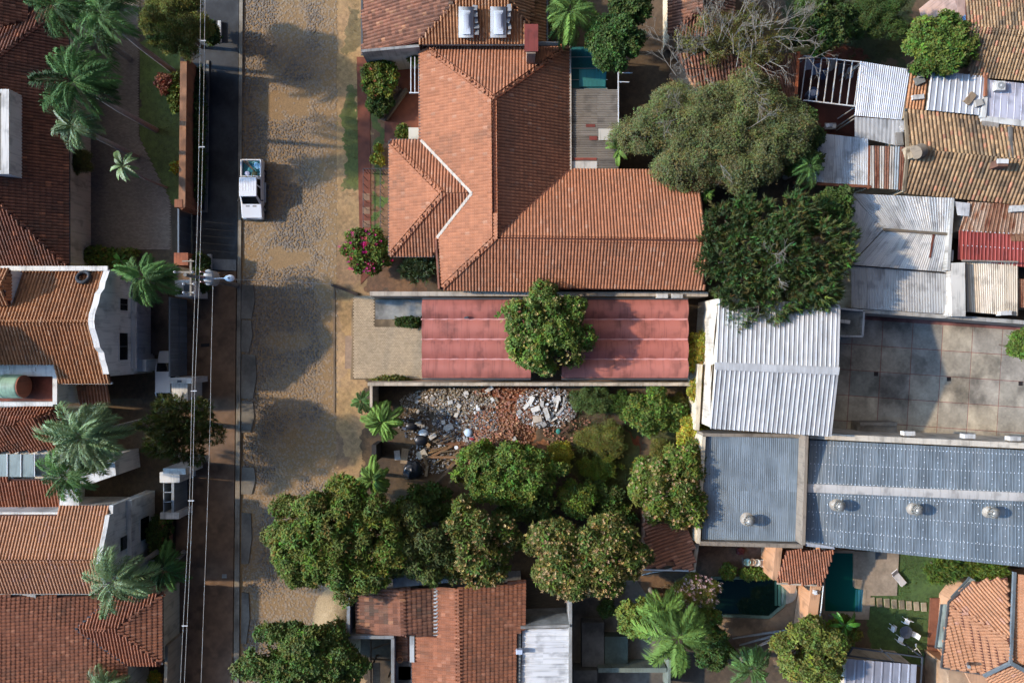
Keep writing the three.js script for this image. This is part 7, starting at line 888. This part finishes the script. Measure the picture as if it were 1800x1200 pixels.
acUnit('white air-conditioner on the canopy wall, the one beside the wall bracket', 1165, 520, 3.1); acUnit('white air-conditioner on the canopy wall, the one at the wall corner', 1191, 520, 3.1);
for (const [x, y] of [[1600, 762], [1706, 767], [1786, 771]]) acUnit('white air-conditioner on the long blue hall wall facing the concrete yard', x, y, 4.2, 0, 'air-conditioners on the yard wall'); acUnit('air-conditioner between white patch and red sheets on the wall of the large grey shed', 1673, 449, 3.4, 1.5); acUnit('air-conditioner on the white wall block by the dull grey shed', 1671, 545, 3.4, 1.5); acUnit('dusty box beside the cream sheet roof', 1770, 550, 3.4, 0.05); acUnit('white unit at the edge of the rust-streaked roof', 1792, 366, 3.8, 0.05, null, 1.4);
{ const c = P(1756, 152, 3.9), t = thing('rooftop_fan_unit', 'square white fan unit on the pale grey-violet roof', 'air conditioner', V(c.x, 3.75, c.z)); part(t, 'casing', rbox(c.x, 3.75, c.z, 0.75, 0.4, 0.7, 0.05), M('#c9c9c4', 0.6, 'grime')); part(t, 'fan', new THREE.CylinderGeometry(0.25, 0.25, 0.03, 20).translate(c.x, 4.17, c.z), M('#8d8d88', 0.5)); part(t, 'hub', new THREE.CylinderGeometry(0.07, 0.07, 0.05, 12).translate(c.x, 4.18, c.z), M('#d5d5d0', 0.5)); }
{ const c = P(1607, 268, 4.5), t = thing('old_tank', 'tilted grey-brown drum at the ridge of the weathered roof', 'tank', V(c.x, 4.2, c.z)); const g = new THREE.CylinderGeometry(0.5, 0.5, 0.7, 18); g.rotateZ(1.2); g.rotateY(0.4); g.translate(c.x + 0.15, 4.85, c.z); part(t, 'drum', g, M('#857866', 0.9, 'grime')); part(t, 'stand', box(c.x - 0.3, 4.2, c.z, 0.6, 0.5, 0.9, 0.3), M('#b5a58a', 0.9, 'grime')); }
for (const [x, y, w, d, r, c, lab, h] of [[1707, 172, 0.9, 0.5, 0.9, '#8d7a62', 'brown loose board lying on the white ribbed roof', 3.85], [1722, 180, 0.6, 0.5, 0.3, '#a7a49c', 'grey loose board beside the brown one on the white ribbed roof', 3.85], [1734, 150, 0.2, 1.6, 0, '#8f5a3e', 'rusty upright strip at the end of the white ribbed roof', 3.9], [1618, 140, 0.7, 0.6, 0.4, '#7b7a72', 'grey crate on the tiles between the two white roofs', 3.7], [1615, 170, 0.9, 0.35, 0.1, '#bdbab3', 'white flat box below the grey crate between the roofs', 3.6], [1620, 130, 0.4, 0.4, 0.2, '#b9b8b2', 'small pale fan box above the grey crate', 3.9], [1582, 244, 0.55, 1.0, 0.1, '#8a8780', 'framed glass hatch on the pale sheet roof', 3.12], [1588, 224, 0.3, 0.4, 0.5, '#b7b4ad', 'white rag on the verge of the weathered roof', 3.9]]) { const p = P(x, y, h); single('roof_clutter', lab, 'clutter', rbox(p.x, h - 0.2, p.z, w, 0.22, d, 0.02, r), M(c, 0.85, 'grime')); }
roofPatch(thing('small_tile_roof', 'narrow strip of red tiles between the two white metal roofs', 'roof strip', P(1615, 165)), Wk({ a: [1602, 128, 3.5], b: [1630, 130, 3.5], c: [1625, 192, 3.3], d: [1592, 188, 3.3] }), [['a', 'b', 'c', 'd']], 'terracotta');
// ---------- yards and pools ----------
struct('pool_patio', sheet([[1503, 968], [1580, 970], [1576, 1046], [1530, 1046], [1527, 1088], [1446, 1086], [1446, 1078], [1519, 1078], [1521, 1034], [1503, 1030]], 0.1), M('#ad9c87', 0.85, 'concrete'));
const poolWater = c => new THREE.MeshStandardMaterial({ color: c, roughness: 0.08 });
function pool(name, label, pts, wc, rimc, y = 0.02) { const t = thing(name, label, 'pool', P(pts[0][0], pts[0][1])); part(t, 'basin_water', sheet(pts, y), poolWater(wc)); const e = pts.map(([x, yy]) => P(x, yy)); part(t, 'coping', merge(e.map((p, i) => wallSeg(p, e[(i + 1) % e.length], 0.12 + i * 0.002, 0.22))), M(rimc, 0.85, 'concrete')); return t; }
{ const t = pool('swimming_pool', 'deep green swimming pool beside the pale patio', [[1448, 968], [1502, 969], [1502, 1030], [1520, 1034], [1517, 1077], [1447, 1076]], '#0d4a3f', '#b3a48e'); for (let i = 0; i < 3; i++) part(t, 'pool_step', sheet([[1504 + i * 5, 1036], [1508 + i * 5, 1036], [1507 + i * 5, 1076], [1503 + i * 5, 1076]], 0.035 + i * 0.008), M(['#1d5560', '#2f6674', '#487a86'][i], 0.3)); }
{ const t = pool('swimming_pool', 'murky dark pool with pale cut corner steps under the pink shrub', [[1250, 1015], [1372, 1015], [1382, 1040], [1378, 1062], [1352, 1084], [1250, 1080]], '#0d211c', '#6f8d80'); for (let i = 0; i < 3; i++) part(t, 'pool_step', sheet([[1362 + i * 6, 1018], [1366.5 + i * 6, 1018], [1366.5 + i * 6, 1064], [1362 + i * 6, 1064]], 0.035 + i * 0.01), M(['#2e5a4c', '#4b7868', '#7d9388'][i], 0.4)); part(t, 'round_step', new THREE.CylinderGeometry(0.9, 0.9, 0.1, 24, 1, false, 0, Math.PI).translate(P(1381, 1040).x, 0.1, P(1381, 1040).z), M('#a3a59b', 0.8, 'concrete')); }
struct('pool_terrace', sheet([[1384, 1020], [1432, 1024], [1440, 1100], [1300, 1118], [1255, 1110], [1255, 1086], [1352, 1088], [1384, 1064]], 0.05), M('#8f7a62', 0.9, 'concrete')); single('garden_wall', 'orange-painted garden wall between the two pools', 'wall', merge([pxWall(1436, 1028, 1424, 1120, 2.2, 0.75)]), M('#c09470', 0.9, 'grime')); single('rain_pipe', 'thin pale pipe along the orange pool wall', 'pipe', tube([P(1448, 1028, 2.6), P(1445, 1060, 2.5), P(1440, 1100, 2.4)], 0.05, 20), M('#b9b9b2', 0.5)); single('patio_cover', 'dark square cover set in the pale patio', 'cover', sheet([[1538, 970], [1558, 970], [1558, 982], [1538, 982]], 0.12), M('#5c6164', 0.6, 'metal')); 
for (let i = 0; i < 8; i++) { const p = P(1533 + i * 13, 1057 + i * 1.3), g = rbox(p.x, 0, p.z, 0.42, 0.09, 0.72, 0.02, 0.05 + rr(-0.02, 0.02)); single('stepping_stone', 'pale rectangular stepping stone in the row across the lawn', 'stepping stone', g, M(pick(['#b9a98c', '#c0b193', '#b0a084']), 0.9, 'concrete'), 'stepping stones across the lawn'); }
function lounger(px, py, ry, label) { const c = P(px, py, 0.4), t = thing('sun_lounger', label, 'sun lounger', V(c.x, 0, c.z)), R = g => { g.rotateY(ry); g.translate(c.x, 0, c.z); return g; }, m = M('#c4bdb6', 0.7, 'grime'); part(t, 'seat', R(rbox(0, 0.26, 0.2, 0.55, 0.07, 1.1, 0.03)), m); part(t, 'backrest', R((() => { const g = new THREE.BoxGeometry(0.55, 0.06, 0.6); g.rotateX(0.6); g.translate(0, 0.45, -0.55); return g; })()), m); for (const [x, z] of [[-0.23, -0.3], [0.23, -0.3], [-0.23, 0.65], [0.23, 0.65]]) part(t, 'leg', R(box(x, 0, z, 0.05, 0.27, 0.05)), m); }
lounger(1581, 1016, 0.7, 'pale lounge chair standing on the lawn at the patio edge');
{ const c = P(1592, 1110, 0.6), t = thing('garden_table', 'round dark garden table among white chairs on the lawn', 'table', V(c.x, 0, c.z)); part(t, 'table_top', new THREE.CylinderGeometry(0.5, 0.5, 0.05, 24).translate(c.x, 0.72, c.z), M('#4b4d52', 0.4)); part(t, 'pedestal', bar(V(c.x, 0, c.z), V(c.x, 0.72, c.z), 0.06), blackTrim);
  for (const [a, lab] of [[0.4, 'white garden chair at the dark table, facing the stepping stones'], [1.9, 'white garden chair at the dark table, beside the palm bed'], [3.4, 'white garden chair at the dark table, backed to the dark sheds'], [5.0, 'white garden chair at the dark table, towards the salmon house']]) { const x = c.x + Math.cos(a) * 0.85, z = c.z + Math.sin(a) * 0.75, k = thing('garden_chair', lab, 'chair', V(x, 0, z), 'white chairs around the garden table'), m = M('#d0d0cc', 0.6), R = g => { g.rotateY(-a + Math.PI / 2); g.translate(x, 0, z); return g; }; part(k, 'seat', R(rbox(0, 0.42, 0, 0.42, 0.05, 0.42, 0.02)), m); part(k, 'backrest', R(rbox(0, 0.45, 0.22, 0.42, 0.45, 0.05, 0.02)), m); for (const [u, v] of [[-0.18, -0.18], [0.18, -0.18], [-0.18, 0.18], [0.18, 0.18]]) part(k, 'leg', R(box(u, 0, v, 0.04, 0.43, 0.04)), m); } }
{ const c = P(1615, 1145, 0.5), t = thing('bicycle_heap', 'white and dark folded bicycle lying by the terrace wall', 'bicycle', V(c.x, 0, c.z)); for (const [dx, dz] of [[-0.35, 0.1], [0.4, 0.35]]) part(t, 'wheel', new THREE.TorusGeometry(0.3, 0.03, 6, 24).rotateX(Math.PI / 2 - 0.3).translate(c.x + dx, 0.22, c.z + dz), rubber); part(t, 'frame', merge([bar(V(c.x - 0.35, 0.25, c.z + 0.1), V(c.x, 0.35, c.z - 0.2), 0.025), bar(V(c.x, 0.35, c.z - 0.2), V(c.x + 0.4, 0.25, c.z + 0.35), 0.025), bar(V(c.x - 0.1, 0.3, c.z - 0.35), V(c.x, 0.35, c.z - 0.15), 0.02)]), M('#d0cfca', 0.4)); part(t, 'saddle', rbox(c.x - 0.1, 0.3, c.z - 0.45, 0.14, 0.06, 0.25, 0.03), M('#d8d6d0', 0.5)); }
sheetShed('blue_white_shed', 'pale violet-white ribbed roof beside the round garden tree', [[1487, 1157], [1612, 1168], [1606, 1290], [1478, 1290]], 2.6, { n: 8, waves: 1, amp: 0.05, prof: 'trap', mats: mw(['#a9acb6', '#b3b6bf', '#a3a6b0'], 0.4), tilt: 0.1 });
{ const t = thing('carport_frame', 'dark steel carport frame behind the pale violet-white roof', 'frame', P(1555, 1145)); const m = M('#3d4247', 0.5); for (const [a, b] of [[[1500, 1138], [1622, 1155]], [[1490, 1152], [1618, 1170]], [[1622, 1155], [1618, 1215]], [[1500, 1138], [1490, 1152]], [[1548, 1140], [1575, 1165]]]) part(t, 'beam', beam(P(...a, 2.4), P(...b, 2.4), 0.09, 0.12), m); for (const [x, y] of [[1500, 1138], [1622, 1155], [1618, 1215], [1490, 1152]]) { const p = P(x, y, 2.4); part(t, 'post', box(p.x, 0, p.z, 0.1, 2.4, 0.1), m); } }
single('stone_bench', 'low concrete bench block against the blue hall in the yard', 'bench', merge([pxBox(1508, 747, 1577, 768, 1.1), pxBox(1512, 742, 1578, 748, 1.4)]), M('#a39a8c', 0.9, 'concrete'));
// things on the terrace behind the annexe
for (const [x, y, c, lab] of [[1313, 987, '#8fb3a8', 'pale green plastic basin on the bench by the pool hedge'], [1322, 987, '#a98d72', 'tan plastic basin beside the pale green one'], [1330, 988, '#b9bcb4', 'grey-white basin in the middle of the row'], [1340, 989, '#c9c5bb', 'white basin at the end of the row']]) { const p = P(x, y, 0.6), g = new THREE.LatheGeometry([[0, 0], [0.2, 0], [0.27, 0.22], [0.3, 0.24], [0.26, 0.24], [0.18, 0.05], [0, 0.05]].map(q => new THREE.Vector2(...q)), 18); g.translate(p.x, 0.5, p.z); single('plastic_basin', lab, 'basin', g, M(c, 0.6), 'basins beside the pool hedge'); }
{ const p = P(1326, 988, 0.4), t = thing('bench', 'grey bench carrying the row of basins', 'bench', V(p.x, 0, p.z)); part(t, 'bench_top', box(p.x, 0.44, p.z, 1.9, 0.06, 0.6), M('#77716a', 0.9, 'wood')); for (const s of [-0.8, 0.8]) part(t, 'leg', box(p.x + s, 0, p.z, 0.08, 0.44, 0.5), M('#67625b', 0.9)); }
for (const [x, y, s, c, lab] of [[1354, 984, 0.3, '#4f6d9c', 'blue cloth bundle beside the orange shelter wall'], [1358, 994, 0.25, '#6c6761', 'grey bundle under the blue one'], [1300, 968, 0.35, '#6b2f2c', 'dark red tub against the annexe wall'], [1350, 968, 0.3, '#8e8a80', 'pale pot by the annexe wall'], [1424, 1062, 0.38, '#2a2d2c', 'dark folded pushchair on the orange pool wall terrace'], [1412, 1080, 0.25, '#6d3530', 'red toy cart on the pool terrace'], [1432, 1040, 0.2, '#d4d3cd', 'white plastic sheet on the orange pool wall'], [1428, 1096, 0.18, '#c9ad1c', 'bright yellow bucket at the garden tree'], [1408, 1102, 0.15, '#cfcdc6', 'small white canister at the end of the silver pipes']]) { const h = /wall$/.test(lab) && /white plastic/.test(lab) ? 2.2 : 0.05, p = P(x, y, h), g = chunk(s, 0.8); g.translate(p.x, h + s * 0.5, p.z); single('yard_clutter', lab, 'clutter', g, M(c, 0.7, 'fine')); }
for (let i = 0; i < 8; i++) { const a = P(1288 + i * 4, 1122 + i * 4 - (i % 3) * 5, 0.4), b = P(1375 + rr(-8, 25), 1108 + rr(-6, 10), 0.75); single('metal_pipe', 'long silver pipe in the loose fan-shaped heap beside the pool terrace', 'pipe', beam(a, b, 0.09, 0.09), M('#a9abac', 0.4, 'metal', { metalness: 0.3 }), 'silver pipes beside the pool terrace'); }
{ const c = P(1272, 1142, 0.5), t = thing('scrap_fan', 'discarded pale fan housing lying by the silver pipes', 'scrap', V(c.x, 0, c.z)); part(t, 'housing', rbox(c.x, 0.1, c.z, 0.9, 0.25, 0.6, 0.04, 0.3), M('#9aa09c', 0.6, 'grime')); part(t, 'fan_ring', new THREE.TorusGeometry(0.2, 0.03, 6, 20).rotateX(Math.PI / 2).translate(c.x - 0.15, 0.37, c.z), M('#6f7572', 0.6)); }
single('fallen_pole', 'long pale pole lying across the yard below the lean-to shed', 'pole', bar(P(1115, 1013, 0.3), P(1182, 999, 2.2), 0.045), M('#aaa79d', 0.7)); single('dead_brush', 'heap of dry cut branches below the lean-to shed', 'brush', merge(Array.from({ length: 70 }, () => { const a = P(1172 + rr(-22, 22), 1045 + rr(-20, 26), 0), b = a.clone().add(V(rr(-0.8, 0.8), rr(0.1, 0.6), rr(-0.8, 0.8))); a.y = rr(0.05, 0.3); return bar(a, b, 0.02, 0.008, 4); })), M('#8d8069', 0.95, 'wood'));
// shaded yard beside the white flat shed
struct('yard_floor', sheet([[1006, 1020], [1120, 1020], [1180, 1110], [1180, 1230], [1006, 1230]], 0.03), M('#857f74', 0.95, 'concrete'));
for (const [x0, y0, x1, y1, h, c, lab] of [[1023, 1094, 1062, 1172, 1.0, '#76746e', 'grey concrete slab roof of a low tank in the shaded yard'], [1063, 1119, 1104, 1174, 0.9, '#5f6d62', 'greenish slab of a low tank in the shaded yard'], [1008, 1178, 1050, 1230, 1.3, '#71706a', 'grey slab block at the foot of the shed parapet']]) single('low_tank', lab, 'tank', pxBox(x0, y0, x1, y1, h), M(c, 0.9, 'concrete')); single('yard_wall', 'low greenish wall across the shaded yard', 'wall', merge([pxWall(1052, 1178, 1172, 1178, 1.6, 0.35), pxWall(1178, 1160, 1176, 1215, 1.8, 0.2)]), M('#6f7a70', 0.9, 'grime'));
renderer.render(scene, camera);
